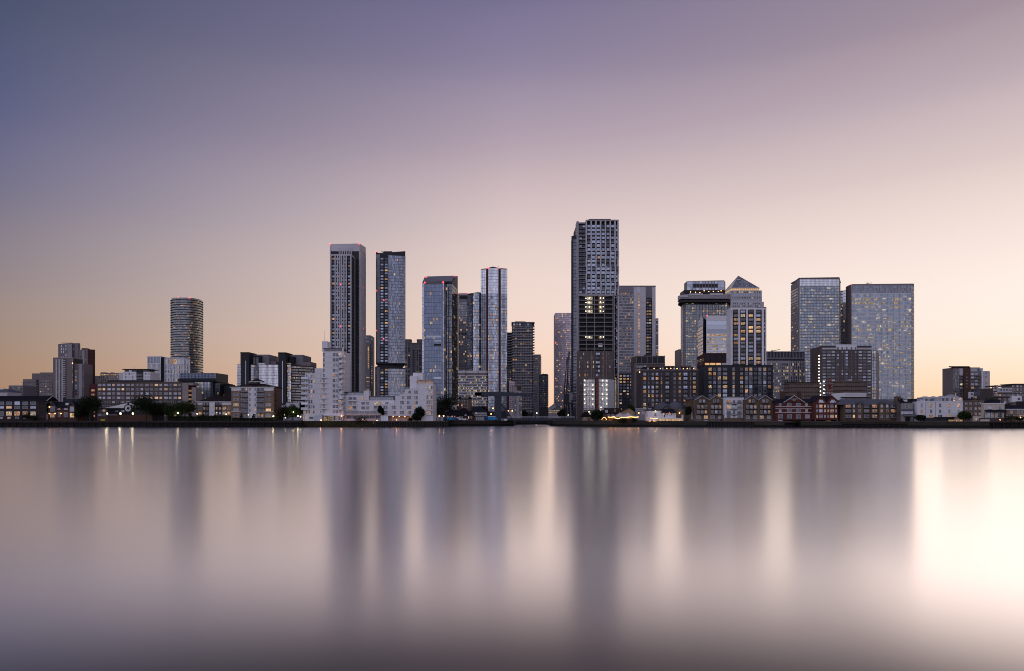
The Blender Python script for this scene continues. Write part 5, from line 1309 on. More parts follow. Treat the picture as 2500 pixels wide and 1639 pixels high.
# white-piered apartment tower
b = Bld('white_pier_tower', 'apartment tower with white piers and brown balcony columns before the pyramid', 530, 1826, 'tower')
b.box('body', 1783.8, 1871, 753.5, None, 0, 10.4, 'brown_panel'); b.box('roof_edge', 1783.4, 1871.4, 752, 756, -.5, 10.6, 'white_render')
for px, w_ in ((1786.3, 5), (1804.8, 4.6), (1823.8, 4.6), (1843.4, 5), (1862.6, 5.2), (1870, 2.2)): b.fins('white_pier', [px], w_, 756, None, -.5, -.003, 'white_render')
b.fins('pier_groove', [1786.3, 1804.8, 1823.8, 1843.4, 1862.6], .7, 757, 775, -.56, -.503, 'mid_grey')
Rr = ls(761.5, 9.5, 14)
b.wins([1796.5, 1813.5, 1832.8, 1851.5], Rr, 10.5, 6.8, 'three', 'homelit', frame='dark_metal', y=-.01, special={(2, 1): 'lit_full', (3, 2): 'lit_full', (3, 4): 'lit_warm', (2, 4): 'lit_full', (2, 5): 'lit_full', (3, 5): 'lit_full', (1, 7): 'lit_full', (0, 3): 'lit_warm', (0, 6): 'lit_warm', (3, 12): 'lit_full'})
b.balc([1796, 1814, 1833, 1852.4], [r + 4.6 for r in Rr], 13, 3.2, .5, 'charcoal', 'charcoal'); b.wins([1867], Rr, 3, 5, 'sash', 'none', frame='brown_panel')
lf = b.face((1773.8, 10.3), (1783.8, 0)); b.box('side_wall', 1783.7, 1783.9, 753.5, None, 0.02, 10.3, 'white_render')
sd = MB().box(0, .8, -.4, 0, 0, b.z(753)).mesh('side_pier', ['white_render']); fL = b.face((1783.6, 0), (1773.8, 10.3))
b.bands('panel_joint', 1784, 1789, ls(775, 19, 6), .3, -.54, -.503, 'grey_panel')
b.poly('side_skin', [(1773.6, 10.4), (1783.7, -.1), (1783.8, 10.4)], 756, None, 'white_render', tops=[758, 753, 755]); b.wins([.2, .42, .64, .86], [r + 1 for r in Rr], 1.3, 8.4, 'bare', 'none', face=lf, y=0)
for (px, w_) in ((1850, 8), (1866, 5)): b.box('roof_plant', px, px + w_, 749.5, 752, 3, 8, 'mid_grey')
b.finish()

b = Bld('finned_office', 'office with vertical fins and many yellow lit windows below a louvred roof', 655, 1918)
b.box('body', 1870, 1966, 876, None, 0, 26, 'mid_grey'); b.box('roof_screen', 1872, 1964.6, 859.5, 874, .6, 24, 'charcoal'); b.bands('roof_rim', 1871, 1965.4, [859, 874.8], 1.8, -.2, 24, 'grey_panel'); b.fins('screen_rib', lp(1872, 1964.5, 26), .6, 860, 874, .2, .59, 'grey_panel')
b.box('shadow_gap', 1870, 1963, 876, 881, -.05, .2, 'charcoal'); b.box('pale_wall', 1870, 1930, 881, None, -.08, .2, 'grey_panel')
Ry = ls(890, 8.1, 11)
b.wins(ls(1874.5, 4.4, 12), Ry, 3.2, 5, 'sash', 'office', frame='grey_panel', y=-.08); b.wins(ls(1931, 4.4, 8), Ry, 3.4, 5, 'bare', 'office', y=-.02)
b.fins('facade_fin', ls(1925.5, 4.4, 10), .9, 882, None, -1.0, -.1, 'pale_stone'); b.fins('facade_fin', [1966], 1.2, 880, None, -1.0, 0, 'pale_stone')
cr = MB(); cr.bar((b.x(1886), 4, b.z(857)), (b.x(1908), 4, b.z(852.5)), .35).bar((b.x(1890), 4, b.z(859)), (b.x(1891), 4, b.z(855)), .6).bar((b.x(1886), 4, b.z(857)), (b.x(1889), 4, b.z(854)), .25); cr.build('roof_crane', 'dark_metal', b.root); b.finish()

BK = 'tall bank towers at right'
b = Bld('bank_tower', 'tall blue-grey glass bank tower with thin overhanging roof, left of the pair', 985, 1990, 'tower', BK)
b.poly('body', [(1931, 30), (1948, 2), (1953, 0), (2049, 0), (2052, 30)], 681, None, 'mid_grey', tops=[697, 683, 681, 680, 690]); b.poly('roof_blade', [(1930.4, 31), (1950.5, -1.2), (2049.4, -1.2), (2053, 31)], 677, 681, 'taupe_panel', tops=[694, 678.4, 677, 690])
b.curtain((1953, -.03), (2048.6, -.03), 682, 698, 3, 30, 'glass_pale', 'mid_grey', sp=.1, spm='grey_panel', mw=.15); b.curtain((1953, -.03), (2048.6, -.03), 698, 990, 42, 26, 'glass_bank', 'mid_grey', sp=.30, spm='bank_spandrel', lits=60, litpal='lit', mw=.15)
b.curtain((1930.9, 29.9), (1947.9, 1.95), 700, 990, 42, 7, 'glass_office', 'grey_panel', sp=.35, spm='taupe_panel', lits=14, litpal='amber', mw=.2); b.fins('corner_rib', [1952.9], 1.2, 683, None, -.8, -.3, 'pale_metal'); b.finish()
b = Bld('bank_tower', 'narrow tower in the gap between the two big bank towers', 1090, 2050, 'tower', BK)
b.poly('body', [(2036, 22), (2049, 0), (2066, 0), (2066, 22)], 712, None, 'mid_grey', tops=[716, 710.5, 709, 712]); b.poly('pink_side', [(2035.8, 22), (2048.8, -.1), (2049, .4), (2036.4, 22)], 714, None, 'pink_render', tops=[717, 711, 711, 717])
b.curtain((2049.2, -.05), (2058, -.05), 711, 990, 36, 3, 'glass_office', 'charcoal', sp=.2, spm='charcoal', lits=18, litpal='lit'); b.curtain((2058.4, -.05), (2066, -.05), 710, 780, 10, 2, 'glass_pale', 'grey_panel', sp=.1, spm='grey_panel'); b.curtain((2058.4, -.05), (2066, -.05), 780, 990, 28, 2, 'glass_dark', 'grey_panel', sp=.2, spm='mid_grey', lits=6); b.lamp(2040, 715, 14, .8); b.finish()
b = Bld('bank_tower', 'broad glass bank tower with glowing office floors, rightmost skyscraper', 986, 2155, 'tower', BK)
b.poly('body', [(2065, 17), (2079, 0), (2225, 0), (2231.4, 4), (2231.6, 26), (2070, 26)], 694, None, 'mid_grey', tops=[701, 694, 692.6, 692.8, 694, 698]); b.poly('side_skin', [(2064.8, 17.1), (2078.8, -.15), (2079, .4), (2066, 17.2)], 697, None, 'taupe_panel', tops=[701, 694.4, 694.4, 701])
b.fins('bright_edge', [2079.4], 1.0, 695, None, -.5, -.05, 'pale_stone'); nfb = 28
b.curtain((2080, -.03), (2225, -.03), 697, 716, 3, 40, 'glass_dark', 'pale_metal', sp=.2, spm='grey_panel', mw=.2); b.curtain((2080, -.03), (2225, -.03), 716, 975, nfb, 40, 'glass_bank', 'bank_spandrel', sp=.30, spm='slab_panel', lits=0, mw=.14, me_every=4); b.curtain((2225.1, .0), (2231.4, 3.95), 697, 975, 31, 2, 'glass_bank', 'bank_spandrel', sp=.30, spm='pale_stone', mw=.18)
zt_, zb2 = b.z(716), b.z(975); fh_ = (zt_ - zb2) / nfb; x0_, x1_ = b.x(2080), b.x(2225); n_ = 0
for f_ in range(nfb):
    dens = {1: .62, 2: .5, 3: .34, 8: .3, 9: .45, 10: .34, 11: .35, 17: .4, 18: .4, 23: .3}.get(f_, .17); run = 0
    for c_ in range(40):
        if run <= 0 and b.r.random() < dens * .5: run = b.r.randint(1, 5)
        if run > 0 and n_ < 290:
            run -= 1; n_ += 1
            put('lit_window', win_mesh((x1_ - x0_) / 40 * .8, fh_ * .5 * (1 if dens > .4 else .55), 'bare', 'dark_metal', b.r.choice(['lit_pale', 'lit_yellow', 'lit_yellow'])), b.root, (x0_ + (c_ + .5) * (x1_ - x0_) / 40, -.06, zt_ - (f_ + .66) * fh_))
b.mast(2119, 693, 688, .5, y=10); MB().bar((b.x(2114, 8), 8, b.z(690)), (b.x(2129, 8), 8, b.z(688.5)), .4).build('roof_crane', 'dark_metal', b.root); b.lamp(2078, 694.4, 0, .7); b.finish()

b = Bld('brown_tower_block', 'brown tower block with white crown and scaffold, lamps climbing its left edge', 610, 2068, 'tower')
b.box('body', 2002, 2128, 846.5, None, 0, 20, 'brown_panel'); b.poly('left_wing', [(1990.5, 12), (2002, 2), (2002, 18)], 848, None, 'taupe_panel'); b.box('white_crown', 2042, 2092, 841.3, 854, -.6, 18, 'white_render'); b.fins('crown_slot', [2046, 2056, 2067.5, 2079, 2089], 3.6, 848, 854.2, -.7, -.603, 'mid_grey')
b.box('pale_band', 2007, 2041.8, 849.4, 853.6, -.25, -.003, 'pale_panel'); b.box('pale_band', 2092.2, 2128, 849.4, 853.6, -.25, -.003, 'pale_panel'); b.box('roof_rail', 2002, 2042, 844.5, 846.5, 1, 1.3, 'charcoal'); b.box('roof_rail', 2092, 2128, 844.5, 846.5, 1, 1.3, 'charcoal')
R9 = ls(859.7, 7.68, 15)
b.wins([2012.6, 2034.6, 2100.4, 2122], R9, 8.4, 3.6, 'three', 'sky', frame='pale_panel'); b.wins([2023.6, 2111], R9, 8.4, 3.6, 'three', 'none', frame='pale_panel'); b.wins([2046, 2056.5, 2079, 2089], R9, 4, 5, 'two', 'none', frame='taupe_panel'); b.wins([2067.5], R9, 6.6, 5.4, 'two', 'sky', frame='grey_panel')
b.fins('scaffold_pole', [2019, 2042, 2062, 2073, 2095, 2118], .9, 852, None, -1.1, -.6, 'mid_grey')
b.poly('glass_wing', [(2128.4, .5), (2140, .5), (2140, 16), (2128.4, 16)], 856, None, 'navy_steel'); b.curtain((2128.4, .45), (2140, .45), 856, 985, 16, 3, 'glass_mid', 'dark_metal', sp=.1, spm='charcoal', lits=9, litpal='lit'); b.poly('pink_edge', [(2140, .3), (2142.4, .3), (2146.4, 14), (2140, 16)], 861, None, 'beige_panel', tops=[856, 857, 866, 866])
for py in ls(869, 7.68, 10): b.lamp(1999.5, py, .5, .5, 'work_lamp', 'stair_lamp')
b.finish()

b = Bld('netted_scaffold', 'building site wrapped in brown debris netting, left of the lamp-lit stair', 470, 1960, 'scaffold', 'netted building sites')
b.poly('netting', [(1914, 7), (1928, 0), (2000, 0), (2003, 8), (1914, 14)], 933, None, 'debris_net')
for py in (933.5, 937.5, 946.6, 957.3, 966.8): b.bands('scaffold_board', 1927.5, 2000.5, [py], 1.0, -.5, -.003, 'timber'); b.bands('scaffold_board', 0, 0, [py], 1.0, -.5, -.003, 'timber', face=b.face((1914, 7), (1928, 0)))
b.fins('scaffold_pole', lp(1928, 2000, 16), .5, 931, None, -.3, -.2, 'mid_grey'); b.finish()
b = Bld('netted_scaffold', 'building site in brown debris netting above the white sheeted roof', 472, 2075, 'scaffold', 'netted building sites')
b.poly('netting', [(2032, 4), (2061, 0), (2115, 0), (2115, 14), (2032, 14)], 931, None, 'debris_net', tops=[932, 929.8, 930, 930, 931])
for py in (933, 943.2, 954): b.bands('scaffold_board', 2061, 2115.5, [py], 1.0, -.5, -.003, 'timber'); b.bands('scaffold_board', 0, 0, [py], 1.0, -.5, -.003, 'timber', face=b.face((2032, 4), (2061, 0)))
b.fins('scaffold_pole', lp(2061, 2115, 12), .5, 928, None, -.3, -.2, 'mid_grey'); b.box('roof_tank', 2073, 2080, 926.5, 929.8, 3, 5, 'pale_panel'); b.finish()
b = Bld('sheeted_roof', 'white plastic-sheeted roof rising behind the long brown flats', 440, 2075, 'scaffold')
b.poly('sheeting', [(2030, 5), (2063, 0), (2115.5, 0), (2115.5, 12), (2034, 12)], 960, None, 'sheeting', tops=[962, 959, 959.5, 960, 961]); b.bands('lath', 2063, 2115.5, [962.5, 966.5], .5, -.1, -.003, 'pale_panel'); b.box('boarding', 2054, 2120, 969.5, 972.5, -1.2, -.2, 'timber')
b = Bld('hoist_mast', 'red hoist tower between the two netted building sites', 462, 2025.5, 'hoist')
hm = MB()
for px in (2022, 2029.5):
    for y in (0, 1.8): hm.box(b.x(px, y) - .18, b.x(px, y) + .18, y - .18, y + .18, 0, b.z(923, y))
for py in ls(925, 5, 10): hm.bar((b.x(2022), -.02, b.z(py)), (b.x(2029.5), -.02, b.z(py + 5)), .14)
hm.build('lattice', 'rust_red', b.root)
for py in ls(930, 9, 5): b.box('landing', 2021.5, 2030, py, py + 1, -.3, 2.1, 'rust_red')
b.box('hoist_cage', 2023, 2028.6, 941, 947, .1, 1.6, 'oxblood')
b = Bld('scaffold_stair', 'scaffold stair lit by a zigzag of bright work lamps', 466, 2007.5, 'scaffold')
ss = MB()
for i, py in enumerate(ls(932, 9.4, 5)):
    a_, c_ = (2002.5, 2012.5) if i % 2 else (2012.5, 2002.5)
    ss.bar((b.x(a_), 0, b.z(py)), (b.x(c_), 0, b.z(py + 9.4)), .3); ss.box(b.x(2001.5), b.x(2014), -.3, 1.6, b.z(py + 9.6), b.z(py + 9.2))
for px in (2001.5, 2007.5, 2014): ss.box(b.x(px) - .1, b.x(px) + .1, -.2, 0, 0, b.z(930))
ss.build('stair', 'mid_grey', b.root)
for i, py in enumerate(ls(931.8, 4.7, 9)): b.lamp(2011.5 if i % 2 == 0 else 2003, py, -.6, .36, 'work_lamp', 'work_lamp')

# ================================================================== right bank, riverside rows
b = Bld('brick_block', 'broad dark brown brick apartment block with warm lit windows and roof terrace', 480, 1632)
b.box('body', 1565, 1704.4, 904, None, 0, 18, 'dark_brick'); b.poly('left_side', [(1558, 10), (1565, .02), (1565, 14)], 904, None, 'dark_brick'); b.box('parapet', 1564, 1705, 902.8, 904.4, -.25, 18, 'grey_panel'); b.box('set_back_floor', 1571, 1694, 896, 903, 4, 15, 'black_panel'); b.box('roof_pergola', 1580, 1690, 893.6, 895, 3, 14, 'mid_grey')
Rk = ls(913.7, 10.6, 9)
cols_k = [(1574, 7), (1584, 4), (1593.5, 6), (1604, 7), (1615, 4), (1629, 9), (1647, 6.5), (1659.5, 6), (1673.5, 10), (1686, 3.4), (1695, 7)]
for px, w_ in cols_k: b.wins([px], Rk, w_, 7.4, 'two' if w_ > 5 else 'sash', 'homelit', frame='dark_metal')
for px, w_ in ((1604, 8.6), (1629, 11), (1673.5, 12), (1695, 8.6)): b.balc([px], [r + 5 for r in Rk], w_, 3.6, .9, 'black_panel', 'black_panel')
b.bands('brick_course', 1565, 1704.4, [r + 5.4 for r in Rk], .7, -.08, -.003, 'brown_brick')
for i, px in enumerate(ls(1597, 13.5, 8)): b.lamp(px + (i % 3) * 2, 900, 3.4, .3, 'lamp_amber', 'terrace_lamp')
b.lamp(1561.5, 909, 4, .4, 'lamp_amber', 'terrace_lamp'); b.wins([1582, 1618, 1646, 1660, 1684], [900], 4, 4, 'two', 'homelit', y=3.98); b.finish()

b = Bld('black_frame_block', 'black brick apartment block with white framed glowing window columns', 505, 1802)
b.box('body', 1718.5, 1887.5, 893, None, 0, 18, 'charcoal'); b.box('parapet', 1718, 1888, 891.6, 893.4, -.2, 18, 'black_panel'); b.poly('left_side', [(1709, 10), (1718.5, .02), (1718.5, 12)], 909, None, 'black_panel'); b.box('roof_box', 1792, 1806, 889, 891.6, 4, 9, 'charcoal')
Rz = ls(902, 10.6, 7)
for px, w_, fr in ((1733.5, 8, 'dark_metal'), (1744.5, 7, 'dark_metal'), (1756, 7.4, 'pale_panel'), (1770, 11, 'dark_metal'), (1791, 5, 'pale_panel'), (1810.5, 7.4, 'dark_metal'), (1822.5, 7, 'pale_panel'), (1833, 7.4, 'pale_panel'), (1844.5, 7.4, 'dark_metal'), (1855, 7, 'pale_panel'), (1867, 7, 'pale_panel'), (1878.5, 8, 'dark_metal')):
    b.wins([px], Rz, w_, 8.2, 'two', 'homelit', frame=fr, special={(0, k): 'lit_warm' for k in (1, 2, 4)} if px == 1791 else None)
for px, w_ in ((1733.5, 9.5), (1770, 12.5), (1810.5, 9), (1844.5, 9), (1878.5, 9.5)): b.balc([px], [r + 5.2 for r in Rz], w_, 3.4, 1.0, 'black_panel', 'black_panel')
b.finish()

def gabled_flats(name, label, D, px, x0, x1, gs, ye):
    b = Bld(name, label, D, px, 'house', 'gabled brick flats on the river wall')
    b.box('wall', x0, x1, ye, None, 0, 11, 'tan_brick' if False else 'brown_flat'); b.box('roof_strip', x0 - 1, x1, ye - 3, ye, 3, 11, 'grey_roof')
    for (a, c_, ap, ya) in gs:
        b.gable(a, c_, ap, ye, ya, 9, 'brown_flat', 'grey_roof', y0=-.25, trim='pale_panel'); b.box('bay_front', a + 2, c_ - 2, ye, 1013, -.24, -.003, 'brown_flat')
        m = ap
        b.wins([m - 4.4, m + 4.4], [979.5], 5, 7, 'sash', 'homelit', y=-.26); b.wins([m - 9, m, m + 9], [993.8], 5.6, 7.6, 'two', 'homelit', y=-.26); b.wins([m - 9, m, m + 9], [1006], 5.6, 7.6, 'two', 'homelit', y=-.26)
        b.balc([m], [985], 14, 3.8, .9, 'black_panel', 'black_panel', y=-.26); b.balc([m], [999.3, 1011.5], 25, 3.8, 1.0, 'black_panel', 'black_panel', y=-.26)
        b.wins([m - 9, m + 9], [1018.5], 9.4, 8, 'grid', 'homelit'); b.wins([m - 9, m + 9], [1027], 9, 2, 'bare', 'dark')
    b.bands('brick_course', x0, x1, [1013.4, 1024], .8, -.1, -.003, 'taupe_panel'); b.finish(); return b
solid('brown_flat', (0.155, 0.11, 0.075), 0.9, amt=0.22, s2=3)
gabled_flats('gabled_flats', 'brown brick flats with two front gables, left of the white-fronted bay', 398.5, 1728, 1694, 1768.5, [(1697, 1731, 1714.3, 966.6), (1731.6, 1766, 1748.6, 966)], 977)
b = Bld('white_bay_flats', 'white-fronted flats between two pairs of brown gables', 395.5, 1792.5, 'house')
b.box('wall', 1768.8, 1816.4, 971, None, -.4, 11, 'white_render'); b.box('roof', 1766, 1818, 968.5, 971, 1, 11, 'grey_roof'); b.box('side_wall', 1765, 1768.6, 1013, None, .4, 10, 'brown_flat')
yy_ = [981.4, 994.2, 1006.8, 1017]
b.wins([1779, 1805], yy_, 10, 8.4, 'four', 'home', frame='pale_panel', y=-.4, special={(0, 1): 'lit_full'}); b.wins([1791.8], yy_, 6, 8.6, 'two', 'homelit', y=-.4); b.balc([1792.5], [987, 1000, 1012.8], 14, 4, 1.3, 'black_panel', 'black_panel', y=-.4, rnd=True); b.balc([1779, 1805], [985.6, 998.4, 1011], 11, 3, .3, 'black_panel', 'black_panel', y=-.4); b.box('brick_base', 1768.8, 1816.4, 1020.5, None, -.55, -.403, 'brown_flat'); b.finish()
gabled_flats('gabled_flats', 'brown brick flats with two front gables, right of the white-fronted bay', 392.5, 1852, 1817, 1889.5, [(1818.5, 1851, 1834.7, 966.5), (1852, 1885, 1868.4, 966)], 977)
b = Bld('brick_return', 'tall narrow brown brick wall end with white panel right of the pub', 401, 1691, 'wall')
b.box('wall', 1684, 1694, 975, None, .5, 10, 'brown_flat'); b.box('white_panel', 1687.5, 1692.5, 999, 1024, .3, .497, 'white_render'); b.roof_x(1682, 1694, 975, 970, 8, 'grey_roof', y0=1)

b = Bld('red_brick_house', 'red brick riverside house with white bands and a central gable', 389, 1937, 'house')
b.box('wall', 1893.5, 1981.5, 982.5, None, 0, 11, 'red_brick'); b.gable(1914, 1963, 1938.6, 982.5, 966.6, 10, 'red_brick', 'slate_roof', y0=-.3, trim='white_paint'); b.roof_x(1893.5, 1981.5, 982.5, 974, 11, 'slate_roof'); b.box('gable_bay', 1917, 1960, 982, 1008, -.3, -.003, 'red_brick')
b.bands('white_band', 1893.5, 1981.5, [992.8, 998.4, 1007.6], .9, -.38, -.003, 'white_paint'); b.bands('white_band', 1929, 1948, [974.5], .8, -.4, -.29, 'white_paint'); b.wins([1938.6], [977], 5, 5, 'two', 'none', y=-.3)
b.wins([1904.5, 1969], [988], 6, 7.4, 'cross', 'home'); b.wins([1927, 1949], [988, 1003], 9.6, 7.6, 'three', 'home', y=-.3); b.wins([1904.5, 1969], [1003], 6, 7, 'cross', 'homelit', special={(1, 0): 'lit_amber'})
b.wins([1905.5, 1927, 1949, 1971.5], [1017], 11, 9.4, 'three', 'home'); b.wins([1905.5], [1028], 11, 5, 'three', 'none'); b.balc([1938], [1025], 60, 3, 1.2, 'charcoal', 'dark_metal')
for px in (1911.5, 1953): ch = b.box('chimney', px - 4, px + 4, 956.5, 975, 6, 8, 'rust_brick'); b.box('chimney_cap', px - 4.6, px + 4.6, 955.3, 956.6, 5.8, 8.2, 'brown_panel', parent=ch)
b.box('side_wing', 1889, 1893.5, 972, None, 3, 11, 'dark_brick'); b.finish()

b = Bld('twin_gable_warehouse', 'dark red brick warehouse with twin gables and glazed gable tops', 385, 2016, 'house')
b.box('wall', 1989.5, 2046.5, 979.5, 1025, 0, 12, 'red_brick'); b.poly('left_side', [(1984.5, 12), (1989.5, .02), (1989.5, 12)], 979.5, None, 'oxblood')
for a, c_, ap in ((1990.5, 2017.5, 2005), (2017.8, 2045.5, 2031)): b.gable(a, c_, ap, 979.5, 966.8, 11, 'red_brick', 'slate_roof', y0=-.2)
b.wins([2004.5, 2033], [980], 9, 7, 'three', 'sky', y=-.22, special={(0, 0): 'pane_sky', (1, 0): 'pane_sky'}); b.wins([1998.6, 2011, 2027, 2040], [982], 3, 4, 'bare', 'sky', y=-.22)
b.wins([1995, 2014, 2022, 2041], [992, 1003.4, 1016.6], 4, 6.6, 'cross', 'homelit', special={(0, 0): 'pane_dark', (1, 1): 'lit_amber', (3, 2): 'lit_full'}); b.wins([2004, 2031.5], [992, 1003.4, 1016.6], 8.4, 7.4, 'grid', 'homelit', special={(0, 0): 'lit_amber', (1, 2): 'lit_full'})
b.fins('base_post', [1990.5, 2044], 1.2, 1025, None, -.1, .3, 'concrete'); b.box('undercroft', 1990, 2046, 1025, None, 3, 12, 'black_panel'); b.box('undercroft_lamp', 2016, 2028, 1027.5, 1029.3, 2.8, 2.99, 'lit_amber'); b.finish()

b = Bld('long_brick_flats', 'long three-storey tan brick flats with slate roof and arched dormers', 381, 2122, 'house')
b.box('wall', 2061, 2190.5, 987.4, 1027.5, 0, 11, 'brown_flat'); b.roof_x(2048, 2190, 987.2, 974.2, 11, 'grey_roof', hip=4); b.poly('left_side', [(2047, 11), (2061, .02), (2061, 11)], 987, None, 'brown_flat')
for px in (2098.6, 2153.2):
    b.box('arched_bay', px - 8, px + 8, 984.5, 1027, -.5, -.003, 'brown_flat'); am = MB(); n = 8
    pts = [(b.x(px) + 8.6 * b.k * math.cos(math.pi * i / n), b.z(984.5) + 4.4 * b.k * math.sin(math.pi * i / n)) for i in range(n + 1)]
    for i in range(n): am.quad([(pts[i][0], -.7, pts[i][1]), (pts[i][0], 3, pts[i][1]), (pts[i + 1][0], 3, pts[i + 1][1]), (pts[i + 1][0], -.7, pts[i + 1][1])])
    am.quad([(x_, -.6, z_) for x_, z_ in pts]); am.build('arched_roof', 'grey_roof', b.root)
yy_ = [991.6, 1003.4, 1016.6]
b.wins([2070.5, 2115.5, 2135, 2181], yy_, 12, 7.6, 'three', 'homelit', special={(0, 0): 'lit_amber', (0, 1): 'pane_dark', (2, 1): 'lit_warm', (3, 1): 'lit_amber'}); b.balc([2070.5, 2115.5, 2135, 2181], [y_ + 4.8 for y_ in yy_], 15, 4, 1.2, 'charcoal', 'charcoal')
b.wins([2084.6, 2166], yy_, 5.4, 7, 'sash', 'council'); b.wins([2098.6, 2152.6], yy_, 5.4, 7, 'sash', 'council', y=-.5, special={(1, 1): 'lit_amber'}); b.box('undercroft', 2066, 2186, 1027.5, None, 2, 11, 'timber'); b.fins('undercroft_post', ls(2072, 12, 10), 1, 1027.5, None, 0, .3, 'timber'); b.fins('drainpipe', [2092, 2125, 2145], .6, 987, 1027, -.15, -.01, 'charcoal'); b.finish()

b = Bld('grey_house', 'narrow grey rendered house with green verandah beside the white terrace', 378, 2212, 'house')
b.box('wall', 2201, 2229.2, 982, None, 0, 10, 'concrete'); b.roof_x(2201, 2224, 982, 972, 9, 'slate_roof', hip=2.5); b.box('dormer', 2209, 2215, 976, 981, .2, 3, 'white_paint'); b.box('side_wing', 2190.5, 2201, 981, None, 1, 9, 'brown_panel'); b.box('rear_wing', 2229.2, 2238.5, 974, None, 3, 10, 'black_panel')
b.wins([2214.5], [992.5], 6.4, 9, 'cross', 'home', special={(0, 0): 'pane_dark'}); b.poly('verandah_roof', [(2202, -2), (2228, -2), (2230, 0), (2201, 0)], 1002, 1003, 'grey_roof', tops=[1004, 1004, 998.5, 998.5]).location.z = 0
b.wins([2206, 2212.5, 2219, 2225], [1008], 5.6, 6.5, 'two', 'sky', y=-1.6); b.box('verandah', 2203, 2228.5, 1004.5, 1012, -1.58, -.003, 'white_paint'); b.balc([2215.5], [1014], 28, 3, 2.1, 'concrete', 'charcoal'); b.fins('verandah_post', [2204, 2227], 1, 1014, None, -2, -1.7, 'concrete'); b.box('boat_door', 2210, 2222, 1018, None, -.05, .1, 'black_panel')
for px in (2190, 2197.5): b.box('chimney', px - 2, px + 2, 968, 982, 4, 6, 'brown_brick'); b.lamp(px, 967, 5, .3, 'charcoal', 'chimney_pot')
b.finish()

b = Bld('white_terrace', 'white rendered terrace with glass roof pavilions on the right bank', 376, 2296, 'house')
b.box('wall', 2239, 2352, 981, None, 0, 11, 'white_render'); b.box('parapet', 2238.6, 2352.4, 979.8, 981.4, -.2, .3, 'white_paint'); b.box('attic', 2249, 2350, 973, 980, 4, 10, 'white_render')
for (a, c_, ap, yt, ye) in ((2258, 2281, 2268, 967.5, 972), (2280, 2299, 2287, 967.2, 971.5), (2299, 2321, 2309, 966.4, 971), (2321, 2347, 2332.5, 963, 970)):
    b.box('pavilion', a, c_, ye, 980, 1.5, 7, 'pavilion_glass' if False else 'white_paint'); b.roof_x(a, c_, ye, yt, 5.4, 'pale_metal', hip=1.8, y0=1.5, part='pavilion_roof', over=.25); n = max(3, int((c_ - a) / 5))
    b.wins(lp(a + .6, c_ - .6, n), [975.8], (c_ - a) / n * .9, 7, 'bare', 'homelit', y=1.5)
for i, px in enumerate((2250, 2273, 2295, 2317.5, 2340)): b.wins([px], [990, 1004.5], 6, 9.4, 'sash' if i % 2 else 'two', 'home', special={(0, 1): 'lit_amber'} if i == 0 else None)
b.wins([2251, 2273, 2295, 2317.5, 2340], [1017], 10.5, 9, 'three', 'home', special={(3, 0): 'lit_full', (4, 0): 'lit_warm'}); b.fins('drainpipe', [2260.5, 2284.5], .5, 981, None, -.12, -.003, 'blue_grey' if False else 'mid_grey')
b.box('terrace_wall', 2255, 2330, 1020, None, -1.4, -.9, 'charcoal'); b.box('awning', 2286, 2345, 1018.2, 1020, -2.6, -.5, 'charcoal'); b.box('terrace_glow', 2316, 2332, 1025, 1029, -1.5, -1.42, 'lit_full'); b.box('terrace_glow', 2334, 2350, 1025.5, 1029, -1.5, -1.42, 'lit_warm'); b.finish()

b = Bld('brown_villa', 'plain dark brown brick house right of the white terrace', 375, 2377, 'house')
b.box('wall', 2352.6, 2402, 979.5, None, .5, 10, 'brown_brick'); b.gable(2366, 2392, 2380, 979.5, 973.5, 8, 'brown_brick', 'slate_roof', y0=2); b.box('parapet', 2352.6, 2402, 978.4, 979.6, .35, .8, 'taupe_panel')
b.wins([2359, 2369.6, 2382, 2391.6], [986, 998, 1011], 4.8, 6, 'sash', 'dark', y=.5, special={(2, 1): 'pane_sky'}); b.box('cream_annex', 2376, 2400, 1016.5, None, -1, .497, 'cream_render'); b.wins([2382, 2392], [1024], 5, 6, 'sash', 'homelit', y=-1); b.wins([2370], [1022], 4, 8, 'sash', 'none', y=.5); b.finish()
b = Bld('cream_house', 'cream rendered house with scalloped dark canopy on the right bank', 373, 2427, 'house')
b.box('wall', 2402.4, 2452.6, 985.4, None, 0, 10, 'cream_render'); b.box('cornice', 2402, 2453, 984.4, 986.2, -.3, 10, 'white_paint'); b.wins([2417, 2441], [995.5], 7.4, 7, 'grid', 'none'); b.wins([2416.8, 2441], [1014], 10.6, 12, 'four', 'none')
n = 12; cm = MB()
for i in range(n):
    x0_, x1_ = 2403 + 51 * i / n, 2403 + 51 * (i + 1) / n; h0, h1 = 1.2 * abs(math.sin(math.pi * 2 * i / n)), 1.2 * abs(math.sin(math.pi * 2 * (i + 1) / n))
    cm.quad([(b.x(x0_), -1.6, b.z(1005.6 - h0)), (b.x(x1_), -1.6, b.z(1005.6 - h1)), (b.x(x1_), 0, b.z(1001.2 - h1)), (b.x(x0_), 0, b.z(1001.2 - h0))]); cm.quad([(b.x(x0_), -1.6, b.z(1006.4)), (b.x(x1_), -1.6, b.z(1006.4)), (b.x(x1_), -1.6, b.z(1005.6 - h1)), (b.x(x0_), -1.6, b.z(1005.6 - h0))])
cm.build('canopy', 'slate_roof', b.root); b.fins('canopy_post', [2403.6, 2428, 2452.4], .7, 1006, 1021, -1.6, -1.45, 'charcoal'); b.box('terrace', 2400, 2456, 1021, None, -2.4, -.003, 'dark_brick'); b.box('garden_wall', 2394, 2416, 1024, None, -3.2, -2.45, 'cream_render'); b.lamp(2441.5, 1025.5, -2.6, .2, 'lamp_amber', 'terrace_lamp'); b.balc([2428], [1021], 52, 2.6, 1.7, 'dark_brick', 'charcoal')
